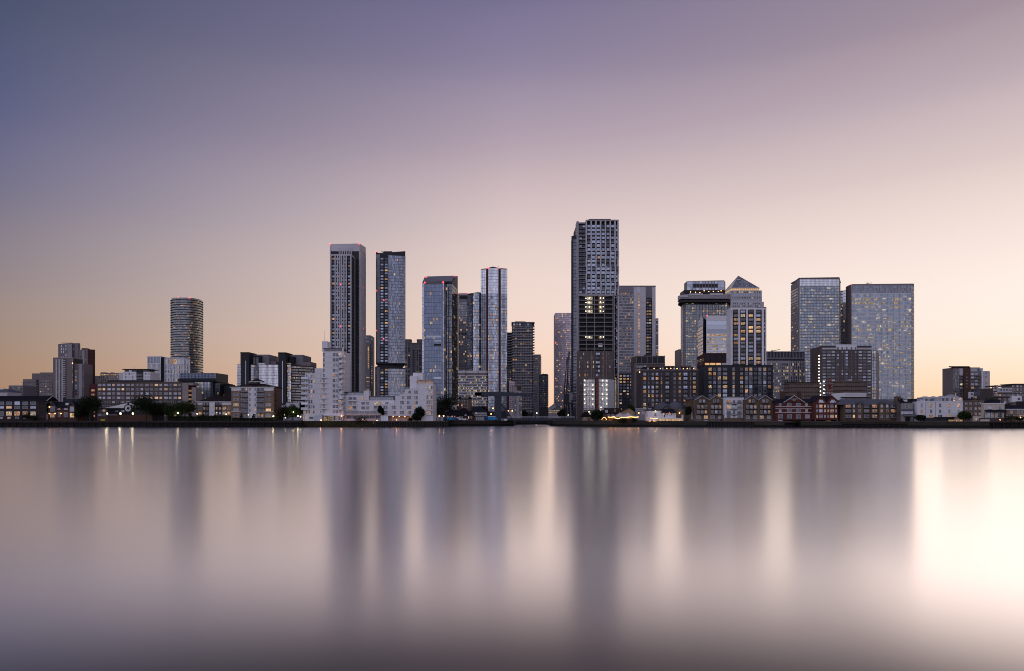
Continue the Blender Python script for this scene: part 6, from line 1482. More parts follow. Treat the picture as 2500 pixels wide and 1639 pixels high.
b.box('roof_stack', 2424, 2442, 977, 984.5, 4, 9, 'slate_roof'); b.finish()
b = Bld('hipped_villa', 'brown brick villa with slate hipped roof at far right edge', 373, 2500, 'house')
b.box('wall', 2456.5, 2560, 999, None, 0, 10, 'tan_brick'); b.roof_x(2456, 2560, 999, 989.5, 10, 'slate_roof', hip=5, trim='white_paint'); b.bands('white_band', 2456.5, 2560, [1014], 1.2, -.1, -.003, 'white_paint'); b.wins([2469, 2486.5, 2497, 2515], [1006], 6, 8, 'two', 'home'); b.box('chimney', 2473, 2481, 982, 993, 5, 7, 'brown_brick'); b.wins([2470, 2500], [1021], 7, 7, 'two', 'homelit'); b.lamp(2492, 1020, -.4, .3, 'lamp_white', 'wall_lamp'); b.finish()
b = Bld('hipped_villa', 'red-brown pitched roof house behind the far right villa', 395, 2495, 'house')
b.box('wall', 2470, 2560, 990, None, 0, 9, 'rust_brick'); b.roof_x(2470, 2560, 990, 980, 9, 'brown_roof', hip=6); b.wins([2480, 2495], [993.5], 5, 5, 'two', 'none')

b = Bld('brown_apartment_tower', 'brown and grey apartment tower with a thin flying roof at right', 560, 2370, 'tower')
b.box('brick_core', 2353, 2369, 896, None, -.4, 14, 'rust_brick'); b.box('glass_corner', 2327, 2342, 898, None, 0, 14, 'taupe_panel'); b.box('balcony_bay', 2341.5, 2353, 900, None, .6, 12, 'taupe_panel'); b.box('right_bay', 2369, 2398, 907, None, .4, 14, 'taupe_panel'); b.box('lilac_wall', 2400, 2415.5, 906, None, -.3, 14, 'lilac_render' if False else 'pale_panel')
b.poly('flying_roof', [(2316.5, -1.5), (2367, -1.5), (2367, 10), (2326, 10)], 894.6, 897, 'brown_panel'); b.box('penthouse', 2369.5, 2391, 899, 907, 2, 11, 'glass_mid'); b.box('penthouse_roof', 2369, 2392.6, 897.4, 899, 1.2, 12, 'taupe_panel'); b.box('white_fin', 2398, 2400, 899, 967, -.9, 4, 'white_paint'); b.box('edge_wall', 2415.5, 2416.6, 907, None, -.35, 14, 'beige_panel'); b.box('white_panel', 2342, 2352.5, 899, 917, .4, .597, 'pale_panel')
Rq = ls(914, 8.2, 9)
b.wins([2374, 2383.5], Rq, 7.6, 5.4, 'three', 'sky', y=.4, frame='pale_panel'); b.wins([2394.5], Rq, 5, 5, 'two', 'none', y=.4, frame='pale_panel'); b.balc([2381], [r + 4.2 for r in Rq], 23, 2.6, .9, 'charcoal', 'charcoal', y=.4); b.wins([2407.3], ls(911.5, 8.2, 7), 3.6, 3.8, 'thick', 'home', y=-.3, frame='mid_grey', special={(0, k): 'lit_warm' for k in (2, 3, 5)}); b.wins([2360.5], ls(913, 8.2, 8), 2.2, 2.6, 'bare', 'sky', y=-.4); b.wins([2346.5], Rq, 6.5, 5.6, 'two', 'homelit', y=.6, frame='taupe_panel'); b.balc([2346.8], [r + 4.2 for r in Rq], 11, 2.6, 1.0, 'charcoal', 'charcoal', y=.6)
b.curtain((2327.4, -.02), (2341.4, -.02), 900, 1000, 12, 4, 'glass_dark', 'taupe_panel', sp=.2, spm='taupe_panel', lits=4, mw=.3); b.box('white_annex', 2365, 2377, 957.5, None, -1.2, 3, 'white_render'); b.wins([2372.5], [962.5, 971], 4.4, 3.8, 'two', 'none', y=-1.2, frame='mid_grey'); b.box('annex_glass', 2377, 2398, 958, 966, -.8, 3, 'glass_mid'); b.box('annex_lower', 2377, 2413, 966, None, -.9, 3, 'brown_panel'); b.wins([2381.5], [970.5], 5, 6, 'two', 'amber', y=-.9); b.finish()
b = Bld('edge_apartments', 'stepped brown apartments with lit flats at the right frame edge', 530, 2462)
b.box('left_block', 2422.5, 2452, 948, None, 0, 14, 'brown_panel'); b.box('roof_frame', 2424, 2452, 941.5, 944.6, 1, 10, 'brown_panel'); b.box('white_fin', 2435.4, 2437, 940.5, 962, -.7, 3, 'pale_panel'); b.fins('frame_post', [2425, 2451], 1.4, 944, 948, 1, 2, 'brown_panel')
b.box('middle_block', 2452, 2480, 947, None, .4, 14, 'taupe_panel'); b.box('right_block', 2478, 2530, 938.5, None, 1, 16, 'taupe_panel'); b.box('roof_blade', 2474.5, 2530, 937, 938.6, -1, 14, 'brown_panel'); b.box('white_frame', 2437, 2471, 946.8, 958.4, -.4, -.003, 'pale_panel'); b.wins([2443, 2451, 2459, 2466.5], [952], 6.6, 5.6, 'two', 'homelit', y=-.4); b.wins([2427, 2432], [952, 961], 4.4, 5, 'two', 'homelit'); b.wins([2474, 2484, 2492], [943.5, 951.5, 960], 4.6, 5, 'two', 'homelit', y=.4)
b.bands('terrace_band', 2422.5, 2500, [960.8, 969.5], 1.6, -1.0, -.003, 'brown_panel'); b.wins(lp(2426, 2500, 12), [965], 4.6, 4.6, 'two', 'homelit', y=-.05); b.box('white_block', 2470.5, 2495, 967.5, None, -2.4, 6, 'white_render'); b.wins([2487.5], [974.3, 982], 6, 5, 'two', 'none', y=-2.4, frame='mid_grey'); b.wins([2440, 2453, 2463], [975, 983], 5, 5.6, 'two', 'homelit', y=-.05); b.finish()
# low roofs closing the view behind the right-hand row
b = Bld('distant_flats', 'low pale flats just right of the bank tower behind the terrace', 620, 2243)
b.box('wall', 2234, 2262, 974, None, 0, 10, 'taupe_panel'); b.box('white_end', 2249, 2256, 970.5, 985, -.3, 6, 'pale_panel'); b.wins([2238, 2243], [977.5], 3, 3, 'two', 'home')

# ================================================================== lock, bridge, small buildings
b = Bld('bascule_bridge', 'dark navy lifting bridge with tall portal and balance beam over the lock', 449, 1216, 'bridge')
for y in (0, 8.5):
    pl_ = MB(); q = [(1207, 1030), (1224, 1030), (1224, 968), (1221, 956.5), (1210, 956.5), (1207, 968)]
    f0 = [(b.x(px, 0), y - .9, max(0, b.z(py, 0))) for px, py in q]; f1 = [(p[0], y + .9, p[2]) for p in f0]
    pl_.quad(f0); pl_.quad(f1[::-1])
    for i in range(6):
        j = (i + 1) % 6; pl_.quad([f0[j], f0[i], f1[i], f1[j]])
    pl_.build('pillar', 'navy_steel', b.root)
    bm_ = MB(); q = [(1160, 960), (1162, 958), (1210, 956.6), (1298, 960.4), (1299, 965), (1221, 967.5), (1207, 967.5), (1160, 966)]
    f0 = [(b.x(px, 0), y - 1.3, b.z(py, 0)) for px, py in q]; f1 = [(p[0], y - .92, p[2]) for p in f0]
    bm_.quad(f0[::-1]); bm_.quad(f1)
    for i in range(8):
        j = (i + 1) % 8; bm_.quad([f0[i], f0[j], f1[j], f1[i]])
    bm_.build('balance_beam', 'navy_steel', b.root)
    MB().bar((b.x(1298), y - 1.1, b.z(963)), (b.x(1307), y - 1.1, b.z(1022)), .38).build('hanger', 'navy_steel', b.root)
    MB().bar((b.x(1224), y, b.z(987)), (b.x(1252), y, b.z(1026)), .95).build('brace', 'navy_steel', b.root)
MB().box(b.x(1160), b.x(1176), -1.3, 8.6, b.z(965.5), b.z(959)).build('counterweight', 'navy_steel', b.root)
MB().box(b.x(1296), b.x(1299), -1.0, 8.6, b.z(964.5), b.z(961)).build('cross_tie', 'navy_steel', b.root); MB().box(b.x(1211), b.x(1220), .92, 7.6, b.z(966), b.z(960)).build('cross_tie', 'navy_steel', b.root)
dk = MB(); dk.box(b.x(1224.5), b.x(1352), -1.2, 9.5, b.z(1028) if False else .02, b.z(1021.4)); dk.build('deck', 'navy_steel', b.root)
rl = MB()
for i in range(44):
    xx = b.x(1238) + (b.x(1402) - b.x(1238)) * i / 43; rl.box(xx - .05, xx + .05, -1.1, -1.0, b.z(1021.4), b.z(1016.6))
rl.box(b.x(1238), b.x(1402), -1.12, -.98, b.z(1017), b.z(1016.4)); rl.box(b.x(1238), b.x(1402), -1.12, -.98, b.z(1019.2), b.z(1018.8))
rl.build('railing', 'pale_panel', b.root); MB().box(b.x(1352), b.x(1404), -1.2, 9.5, b.z(1026), b.z(1021.2)).build('approach_span', 'navy_steel', b.root); MB().box(b.x(1366), b.x(1404), -.9, 9, 0, b.z(1026)).build('abutment', 'quay_stone', b.root)
b = Bld('control_kiosk', 'small white kiosk with dark windows at the foot of the bridge', 441, 1231, 'kiosk')
b.box('wall', 1224.5, 1238.5, 1022.6, None, 0, 3, 'white_paint'); b.box('roof', 1224, 1239, 1021.4, 1022.6, -.2, 3.2, 'grey_roof'); b.wins([1228, 1234.5], [1025.6], 5, 4, 'bare', 'none')

def crane(px, D, label, top, lean, k=1.0):
    b = Bld('dock_crane', label, D, px, 'crane', 'old dock cranes by the lock'); w_ = 9.5 * k; z = b.z; X0 = b.x(px)
    W = w_ * b.k
    lg = []
    for sx in (-1, 1):
        for sy in (0, 1):
            m = MB(); m.bar((sx * W, sy * 5, 0), (sx * W * .72, sy * 4 + .5, z(986)), .35); m.build('leg', 'black_panel', b.root)
    br = MB()
    for sx in (-1, 1): br.bar((sx * W, 0, .3), (sx * W * .3, .2, z(990)), .18)
    for py in (1008, 997): br.bar((-W * .92, 0, z(py)), (W * .92, 0, z(py)), .2)
    br.build('bracing', 'black_panel', b.root)
    MB().box(-W * 1.05, W * 1.15, -.6, 5.6, z(987), z(983.5)).build('platform', 'black_panel', b.root)
    MB().box(-W * .15, W * .75, .3, 4.2, z(977), z(958.5)).build('cab', 'mid_grey', b.root); MB().box(-W * .25, W * .85, .1, 4.4, z(958.4), z(956.5)).build('cab_roof', 'black_panel', b.root); MB().box(-W * .9, -W * .2, .4, 4, z(983), z(962)).build('winch_house', 'black_panel', b.root)
    jb = MB(); n = 14; zt, z0 = z(top), z(962)
    for sx in (-1, 1):
        for sy in (0, 1):
            jb.bar((sx * 1.5 - .5, 1.2 + sy * 2, z0), (sx * .3 + lean, 1.8 + sy * .6, zt), .16)
    for i in range(n):
        t0, t1 = i / n, (i + 1) / n
        def J(t, sx, sy): return ((sx * 1.5 - .5) * (1 - t) + (sx * .3 + lean) * t, (1.2 + sy * 2) * (1 - t) + (1.8 + sy * .6) * t, z0 + (zt - z0) * t)
        jb.bar(J(t0, -1, 0), J(t1, 1, 0), .1); jb.bar(J(t0, 1, 1), J(t1, -1, 1), .1); jb.bar(J(t1, -1, 0), J(t1, 1, 0), .09)
    jb.build('jib', 'black_panel', b.root)
    st = MB(); st.bar((-W * .8, 2, z(962)), (-W * .45, 2, z(925)), .25); st.bar((W * .1, 2, z(957)), (-W * .45, 2, z(925)), .22); st.bar((-W * .45, 2, z(925)), (lean, 2, zt), .07); st.build('stay', 'black_panel', b.root)
    return b
crane(1391, 470, 'black dock crane with grey cab and upright jib in front of the tallest tower', 858, -.2)
crane(1384, 500, 'second black dock crane, partly hidden behind the nearer crane', 872, .4, .75)

# white sheeted scaffold with work lamps
b = Bld('sheeted_scaffold', 'white plastic-sheeted scaffold glowing with work lamps at the tallest tower foot', 575, 1463, 'scaffold')
b.poly('sheeting', [(1424.5, 0), (1452.5, 0), (1452.5, 6), (1426, 6)], 927, 1001, 'sheeting'); b.poly('sheeting', [(1461.5, 0), (1484, 0), (1500.5, 4), (1500, 8), (1461.5, 6)], 926, 1001, 'sheeting', tops=[926.5, 926, 928, 928, 926])
b.box('hoist_shaft', 1453, 1461, 922, None, 1.2, 5, 'dark_metal'); b.box('lower_bay', 1424.5, 1500, 1001, None, 3.5, 6, 'concrete')
for py in ls(925, 10.4, 8): b.box('hoist_gate', 1455, 1460.5, py, py + 8.6, .5, 1.18, 'rust_red')
sp_ = MB()
for px in (1425, 1432, 1439, 1446, 1452, 1462, 1469, 1476, 1484): sp_.box(b.x(px) - .09, b.x(px) + .09, -.5, -.35, 0, b.z(922))
for py in ls(923, 10.6, 10): sp_.box(b.x(1424), b.x(1485), -.5, -.35, b.z(py) - .09, b.z(py) + .09)
for py in ls(933, 21, 4): sp_.bar((b.x(1427), -.4, b.z(py + 14)), (b.x(1446), -.4, b.z(py)), .08); sp_.bar((b.x(1464), -.4, b.z(py)), (b.x(1483), -.4, b.z(py + 14)), .08)
sp_.build('scaffold_frame', 'mid_grey', b.root)
LAMP = 0.22
def point(name, loc, e, col, parent=None, r=.3):
    d = bpy.data.lights.new(name, 'POINT'); d.energy = e * LAMP; d.color = col; d.shadow_soft_size = r
    o = bpy.data.objects.new(name, d); COL.objects.link(o); o.location = loc
    if parent: o.parent = parent
    return o
for i, py in enumerate((929.5, 940.5, 952, 963, 974.5, 986)):
    for px in (1427.5, 1447.5, 1471, 1481.5):
        if b.r.random() < .12: continue
        b.lamp(px, py + b.r.uniform(-1, 1), -.75, .34, 'work_lamp', 'work_lamp')
    for px in (1437, 1476): point('work_light', (b.x(px), -2.6, b.z(py)), 170, (1, .93, .74), b.root)
for px, py in ((1438, 1006), (1440, 1011.5), (1449, 1011.5), (1431, 1016), (1466, 1003), (1468, 995)): b.lamp(px, py, -.6, .4, 'work_lamp', 'work_lamp')

b = Bld('yellow_lodge', 'small yellow brick lodge with dark pyramid roof on the quay', 431, 1437, 'house')
b.box('wall', 1423, 1450, 1016.6, None, 0, 6, 'yellow_brick'); b.roof_x(1420, 1444, 1016.6, 1005.5, 6, 'dark_roof', hip=2.6); b.box('door', 1435, 1439.5, 1021, None, -.06, .1, 'brown_panel'); b.wins([1428.5, 1445], [1021.5], 4, 4.6, 'sash', 'none')
b = Bld('brown_roof_house', 'low house with reddish brown roof and pale chimneys beside the lit tent', 432, 1500, 'house')
b.box('wall', 1475, 1521, 1010, None, 0, 9, 'brown_brick'); b.roof_x(1474, 1522, 1010, 996.5, 9, 'brown_roof', hip=1.5); b.box('chimney', 1500, 1504, 999, 1009, 1, 2.5, 'tan_brick'); b.box('white_gable', 1478, 1484, 1001, 1008, -.3, .5, 'pale_panel'); b.wins([1486, 1496, 1508], [1014], 5, 5, 'two', 'homelit')
b = Bld('yellow_gable_house', 'yellow brick house gable standing behind the lit tent', 424, 1534, 'house')
b.box('wall', 1517, 1549.5, 1006, None, 0, 10, 'yellow_brick'); b.gable(1517, 1549.5, 1536, 1006, 997, 10, 'yellow_brick', 'brown_roof', y0=-.05); b.wins([1530, 1541], [1013], 4, 5, 'sash', 'homelit')

# tent with string lights
b = Bld('party_tent', 'pale stretch tent with two peaks on the quay, amber glow inside', 409, 1523, 'tent')
nx, ny = 36, 6; tm = MB(); grid_ = []
for j in range(ny + 1):
    row = []
    for i in range(nx + 1):
        px = 1487 + 75 * i / nx; v = j / ny
        h = 1018 - 10.2 * math.exp(-abs(px - 1514.5) / 9.0) - 11.0 * math.exp(-abs(px - 1535) / 9.0) * 1.0
        edge = math.sin(math.pi * v) ** .7
        scal = .8 * math.cos((px - 1487) / 75 * math.pi * 7)
        py = 1018.2 + scal * (1 - edge) - (1018 - max(h, 1006.4)) * edge
        if px < 1507: py += (1 - edge) * 0 + 0.9 * (1 - abs(px - 1507) / 20) * (1 - edge)
        row.append((b.x(px), -2 + 8 * v, b.z(py)))
    grid_.append(row)
for j in range(ny):
    for i in range(nx): tm.quad([grid_[j][i], grid_[j][i + 1], grid_[j + 1][i + 1], grid_[j + 1][i]])
o = tm.build('canopy', 'canvas', b.root)
for p_ in o.data.polygons: p_.use_smooth = True
for px in (1488, 1500, 1512, 1524, 1536, 1548, 1561): MB().bar((b.x(px), -1.9, 0), (b.x(px), -1.9, b.z(1018)), .06).build('tent_pole', 'dark_metal', b.root)
for px in (1514.5, 1535): MB().bar((b.x(px), 2, 0), (b.x(px), 2, b.z(1008)), .08).build('tent_pole', 'dark_metal', b.root)
solid('tent_lining', (.5, .25, .1), .9); MB().box(b.x(1489), b.x(1560), 5.6, 5.9, 0, b.z(1019)).build('back_wall', 'tent_lining', b.root)
b.box('bar_counter', 1496, 1552, 1023.5, None, 1.5, 2.3, 'timber'); b.box('serving_glow', 1494, 1556, 1019.6, 1023.2, 5.3, 5.55, 'lit_amber')
for px in ls(1492, 11, 7): point('tent_light', (b.x(px), .5, b.z(1020)), 190, (1, .42, .12), b.root)
def festoon(label, D, pts, step=1.9, sag=.9, r=.17):
    x0, y0 = pts[0]; root = empty('string_lights', (X(x0, D), D, Z(y0, D)), label, 'string lights', 'amber string lights at the pub'); cab = MB(); last = None
    for (ax, ay), (bx, by) in zip(pts, pts[1:]):
        n = max(2, int(abs(bx - ax) / step))
        for i in range(n + 1):
            t = i / n; px = ax + (bx - ax) * t; py = ay + (by - ay) * t + sag * math.sin(math.pi * t)
            p_ = (X(px, D) - X(x0, D), 0, Z(py, D) - Z(y0, D))
            if last: cab.bar(last, p_, .03)
            last = p_
            if i < n: ball('bulb', 'festoon', (p_[0], -.05, p_[2] - .12), r, root)
    cab.build('cable', 'black_panel', root)
festoon('string of amber bulbs along the front edge of the tent', 406.6, [(1485, 1018), (1499, 1017.2), (1507.5, 1021.6), (1518, 1018.4), (1540, 1017.4), (1560, 1017.6)])
festoon('short string of bulbs over the pub umbrellas', 402, [(1588, 1020.5), (1608, 1021)], 2.2, .4, .13)
b = Bld('arched_hut', 'small arched hut edged with amber light left of the tent', 417, 1475, 'hut')
am = MB(); n = 10
for i in range(n):
    a0, a1 = math.pi * i / n, math.pi * (i + 1) / n; r0, hh = 6 * b.k, 8 * b.k
    am.quad([(r0 * math.cos(a0), 0, hh * math.sin(a0)), (r0 * math.cos(a0), 2.5, hh * math.sin(a0)), (r0 * math.cos(a1), 2.5, hh * math.sin(a1)), (r0 * math.cos(a1), 0, hh * math.sin(a1))])
am.build('shell', 'timber', b.root)
for i in range(1, n): ball('rim_bulb', 'festoon', (6 * b.k * math.cos(math.pi * i / n), -.1, 8 * b.k * math.sin(math.pi * i / n)), .13, b.root)
MB().box(-1.2, 1.2, 2.3, 2.5, 0, 1.4).build('back', 'tent_lining', b.root)

# white pub
b = Bld('white_pub', 'white rendered pub with floodlit wall and glazed river terrace', 406, 1624, 'pub')
b.box('wall', 1581.5, 1614.6, 1003, None, 0, 9, 'white_render'); b.box('parapet', 1580.8, 1615, 1000.8, 1003.2, -.15, 9, 'charcoal'); b.wins([1600], [1012.6], 5.4, 8, 'grid', 'none')
b.box('right_wing', 1614.6, 1650.5, 1007.4, 1021.5, .5, 9, 'white_render'); b.roof_x(1614, 1650, 1007.4, 998.5, 8.5, 'slate_roof', hip=1, y0=.5); b.wins([1619.5, 1624], [1011], 3.6, 6, 'sash', 'homelit', y=.5, special={(0, 0): 'lit_amber'}); b.wins([1629, 1634.6, 1639.6, 1644.4], [1011.5], 3.8, 6.4, 'sash', 'homelit', y=.5, special={(0, 0): 'lit_amber', (1, 0): 'lit_amber', (2, 0): 'pane_dark', (3, 0): 'lit_amber'}); b.box('door', 1621, 1624, 1013, 1019, .4, .52, 'brown_panel'); b.lamp(1634.6, 1007.8, .1, .2, 'lamp_red', 'wall_lamp')
b.box('terrace_glass', 1608.5, 1666.5, 1022.6, None, -2.0, -1.9, 'lit_full'); b.box('terrace_roof', 1607.5, 1667.5, 1020.8, 1022.6, -2.4, 6, 'white_paint'); b.fins('terrace_post', [1608.4, 1622, 1637.5, 1652, 1666.6], 1.2, 1022.6, None, -2.2, -2.003, 'white_paint'); b.fins('terrace_mullion', lp(1609, 1666, 16), .6, 1022.8, None, -2.1, -2.003, 'timber'); b.box('terrace_sill', 1607.8, 1667.2, 1029.8, None, -2.3, -2.0, 'white_paint'); b.box('chimney', 1579.6, 1583, 993, 1003, 2, 3.4, 'brown_brick'); b.box('terrace_end', 1666.8, 1668.6, 1013, None, -2, 1, 'white_render')
ball('wall_flood', 'work_lamp', (b.x(1600), -.9, b.z(1003.6)), .16, b.root); point('wall_flood_light', (b.x(1600), -1.0, b.z(1004.4)), 130, (1, .78, .48), b.root)
for i, px in enumerate(ls(1611, 6, 10)): b.lamp(px, 1023.6 + (i % 2) * .5, -1.7, .13, 'festoon', 'terrace_bulb')
b.finish()
for i, (px, lab) in enumerate(((1584.5, 'white pub umbrella at the left end of the terrace'), (1597.5, 'white pub umbrella nearer the glazed terrace'))):
    D = 403; r = empty('umbrella', (X(px, D), D, GZ), lab, 'umbrella', 'white umbrellas outside the pub')
    um = MB(); n = 8; zt = Z(1023, D) - GZ; ze = Z(1026, D) - GZ
    for k in range(n):
        a0, a1 = 2 * math.pi * k / n, 2 * math.pi * (k + 1) / n; um.quad([(1.2 * math.cos(a0), 1.2 * math.sin(a0), ze), (1.2 * math.cos(a1), 1.2 * math.sin(a1), ze), (0, 0, zt)])
    um.build('canopy', 'white_paint', r); MB().bar((0, 0, 0), (0, 0, zt), .04).build('pole', 'dark_metal', r)
    for k in range(3): ball('bulb', 'festoon', ((k - 1) * .7, -.9, ze - .5), .12, r)
fl_ = empty('flag', (X(1576, 410), 410, GZ), 'red and white flag on a short pole beside the pub', 'flag')
MB().bar((0, 0, 0), (0, 0, 5.4), .05).build('pole', 'dark_metal', fl_)
fm = MB()
for k in range(6):
    y0, y1 = .12 * math.sin(k), .12 * math.sin(k + 1); fm.quad([(-.28 * k, y0, 3.8), (-.28 * (k + 1), y1, 3.7), (-.28 * (k + 1), y1, 5.0), (-.28 * k, y0, 5.2)], k % 2)
solid('flag_red', (.45, .05, .07), .8); fm.build('cloth', ['flag_red', 'white_paint'], fl_)

b = Bld('domed_roof_building', 'brown brick building with two grey curved dome roofs behind the pub', 436, 1637, 'building')
b.box('wall', 1603, 1672, 999, None, 0, 12, 'brown_flat')
def half_dome(px0, px1, yt, yb, part):
    m = MB(); cx_, rx = b.x((px0 + px1) / 2), (b.x(px1) - b.x(px0)) / 2; h = b.z(yt) - b.z(yb); nu, nv = 14, 6
    def S(u, v): a = math.pi * u; e = math.pi / 2 * v; return (cx_ - rx * math.cos(a) * math.cos(e), 5 - 5 * math.sin(a) * math.cos(e), b.z(yb) + h * math.sin(e))
    for i in range(nu):
        for j in range(nv): m.quad([S(i / nu, j / nv), S((i + 1) / nu, j / nv), S((i + 1) / nu, (j + 1) / nv), S(i / nu, (j + 1) / nv)])
        m.quad([(cx_ - rx * math.cos(math.pi * i / nu), 5, b.z(yb)), (cx_ - rx * math.cos(math.pi * (i + 1) / nu), 5, b.z(yb)), (cx_, 5, b.z(yt))])
    o = m.build(part, 'grey_roof', b.root)
    for p_ in o.data.polygons: p_.use_smooth = True
half_dome(1601, 1640, 982, 999, 'dome'); half_dome(1634, 1672, 981, 999, 'dome'); b.gable(1617, 1634, 1626, 1003, 992, 6, 'tan_brick', 'brown_roof', y0=-1); b.wins([1661], [1003], 6, 5, 'two', 'none'); b.lamp(1659, 1008.6, -.6, .32, 'lamp_amber', 'wall_lamp')
b = Bld('pale_shed', 'long pale low shed behind the tent and pub', 470, 1573, 'shed')
b.box('wall', 1550, 1590, 998.5, None, 0, 10, 'grey_panel'); b.box('roof', 1549, 1591, 997.2, 998.6, -.3, 10.3, 'pale_panel'); b.wins([1560, 1575], [1006], 8, 4, 'two', 'none')

# left of the lock
b = Bld('lock_keepers_pub', 'low pub with dark hipped roofs and yellow lit windows on the lock quay', 441, 1118, 'pub')
b.box('wall', 1082, 1156, 1014.4, None, 0, 10, 'rust_brick'); b.roof_x(1080, 1130, 1014.4, 1000, 9, 'dark_roof', hip=5); b.roof_x(1106, 1156, 1014.3, 995, 9.4, 'dark_roof', hip=6.5, y0=.4); b.box('chimney', 1106.5, 1110.8, 995.5, 1003, 2, 3.5, 'rust_brick'); b.gable(1133, 1141, 1137, 1015, 1010.6, 3, 'white_paint', 'slate_roof', y0=-.4)
b.wins([1093.5, 1104, 1110], [1018], 3, 4.6, 'bare', 'amber', special={(i, 0): 'lit_full' for i in range(3)}); b.wins([1123, 1128.5, 1139, 1144, 1150.6], [1019.5], 2.8, 6.6, 'sash', 'home'); b.box('porch', 1133.5, 1140.5, 1015, None, -.38, -.003, 'rust_brick'); b.lamp(1083, 1015.5, -.4, .4, 'lamp_white', 'wall_lamp')
b = Bld('pavilion', 'pavilion with grey pyramid roof and upper balcony beside the bridge', 446, 1168, 'building')
b.box('lower_wall', 1158, 1189, 1015.5, None, 0, 9, 'concrete'); b.box('upper_wall', 1152, 1188, 1005.4, 1015.5, .6, 9, 'taupe_panel'); b.box('balcony_edge', 1158, 1189.5, 1013.2, 1016, -1.2, -.003, 'pale_stone'); b.roof_x(1145, 1188, 1005.4, 992.2, 9, 'grey_dark_roof' if False else 'slate_roof', hip=5.0); b.wins(lp(1160, 1188, 5), [1008.6], 5, 5.4, 'two', 'none', y=.6); b.balc([1174], [1013.3], 30, 3.4, 1.2, 'pale_stone', 'pale_metal'); b.fins('post', lp(1158, 1189, 6), 1.2, 1015.5, None, -1.1, -.8, 'taupe_panel'); b.box('glazed_shop', 1162, 1186, 1018, None, -.06, .1, 'glass_dark')
b = Bld('low_white_block', 'low white building with ribbon windows behind the lock pub', 455, 1098)
b.box('wall', 1081, 1099.5, 989.6, None, .2, 8, 'white_render'); b.box('end_wall', 1099.5, 1113.5, 989, None, 0, 8, 'white_render'); b.wins(lp(1082, 1099, 4), [994.4, 999.4], 4, 3.6, 'two', 'none', y=.2); b.lamp(1083, 992, -.6, .35, 'lamp_amber', 'wall_lamp')
b = Bld('brown_arch_roof_block', 'brown brick block with arched roof ends in front of the banded office', 462, 1131)
b.box('wall', 1121, 1149.5, 974, None, 0, 10, 'brown_brick'); b.box('left_wing', 1113, 1124, 984.5, None, -.5, 8, 'rust_brick'); b.box('roof', 1125, 1146, 970.6, 974.2, -.2, 10, 'grey_roof')
for px in (1122.5, 1147): 
    m = MB(); n = 8; pts = [(b.x(px) + 3.4 * b.k * math.cos(math.pi * i / n), b.z(974) + 5 * b.k * math.sin(math.pi * i / n)) for i in range(n + 1)]
    m.quad([(x_, -.3, z_) for x_, z_ in pts][::-1]); 
    for i in range(n): m.quad([(pts[i][0], -.3, pts[i][1]), (pts[i][0], 9, pts[i][1]), (pts[i + 1][0], 9, pts[i + 1][1]), (pts[i + 1][0], -.3, pts[i + 1][1])])
    m.build('arched_end', 'dark_roof', b.root)
b.wins([1129, 1134, 1141], [979, 987, 995], 2.2, 2.6, 'sash', 'dark'); b.wins([1118.5, 1127.5], [989.8], 3, 4.6, 'sash', 'amber', y=-.5); b.bands('brick_course', 1121, 1149.5, [975.6], 1, -.1, -.003, 'brown_panel')

# boathouse with round clock-like emblem
b = Bld('boathouse', 'black boathouse with white slanted gable panels and a round white wheel emblem', 412, 310, 'boathouse')
b.box('wall', 262, 372, 998.5, None, 0, 14, 'black_panel'); b.box('brick_base', 262, 372, 1013, None, -.2, -.003, 'rust_brick'); b.box('pale_rail', 252, 286, 1011.5, 1014.6, -.5, -.21, 'mid_grey')
def tri(part, pts, y0, y1, mat):
    m = MB(); f0 = [(b.x(px), y0, b.z(py)) for px, py in pts]; f1 = [(p[0], y1, p[2]) for p in f0]; m.quad(f0); m.quad(f1[::-1])
    for i in range(len(f0)):
        j = (i + 1) % len(f0); m.quad([f0[j], f0[i], f1[i], f1[j]])
    return m.build(part, mat, b.root)
tri('gable_frame', [(246, 998.6), (380, 998.6), (380, 996.5), (314.6, 982.2), (246, 996.8)], -.5, 14, 'black_panel')
tri('gable_panel', [(253, 996.6), (307, 996.6), (312, 992), (312, 984.6)], -.62, -.503, 'white_paint'); tri('gable_panel', [(317.2, 984.6), (317.2, 992), (323, 996.6), (374, 996.6), (374, 995.6)], -.62, -.503, 'white_paint')
def disc(part, r0, r1, mat, y0, y1, n=28):
    m = MB(); cx_, cz = b.x(314.6), b.z(997.2)
    for i in range(n):
        a0, a1 = 2 * math.pi * i / n, 2 * math.pi * (i + 1) / n
        P = lambda r, a, y: (cx_ + r * b.k * math.cos(a), y, cz + r * b.k * math.sin(a))
        m.quad([P(r1, a0, y0), P(r0, a0, y0), P(r0, a1, y0), P(r1, a1, y0)] if r0 else [P(r1, a0, y0), (cx_, y0, cz), P(r1, a1, y0)])
        m.quad([P(r1, a0, y0), P(r1, a1, y0), P(r1, a1, y1), P(r1, a0, y1)])
    return m.build(part, mat, b.root)
disc('emblem_ring', 7.8, 10, 'black_panel', -.95, -.4); disc('emblem_face', 3, 7.8, 'white_paint', -.85, -.5); disc('emblem_hub', 0, 3, 'black_panel', -.95, -.5)
sk = MB(); cx_, cz = b.x(314.6), b.z(997.2)
for i in range(18):
    a = 2 * math.pi * i / 18; sk.bar((cx_ + 3 * b.k * math.cos(a), -.88, cz + 3 * b.k * math.sin(a)), (cx_ + 7.8 * b.k * math.cos(a), -.88, cz + 7.8 * b.k * math.sin(a)), .045)
sk.build('emblem_spokes', 'mid_grey', b.root); b.wins([285, 300, 335, 350], [1004], 8, 5, 'two', 'none', frame='dark_metal')

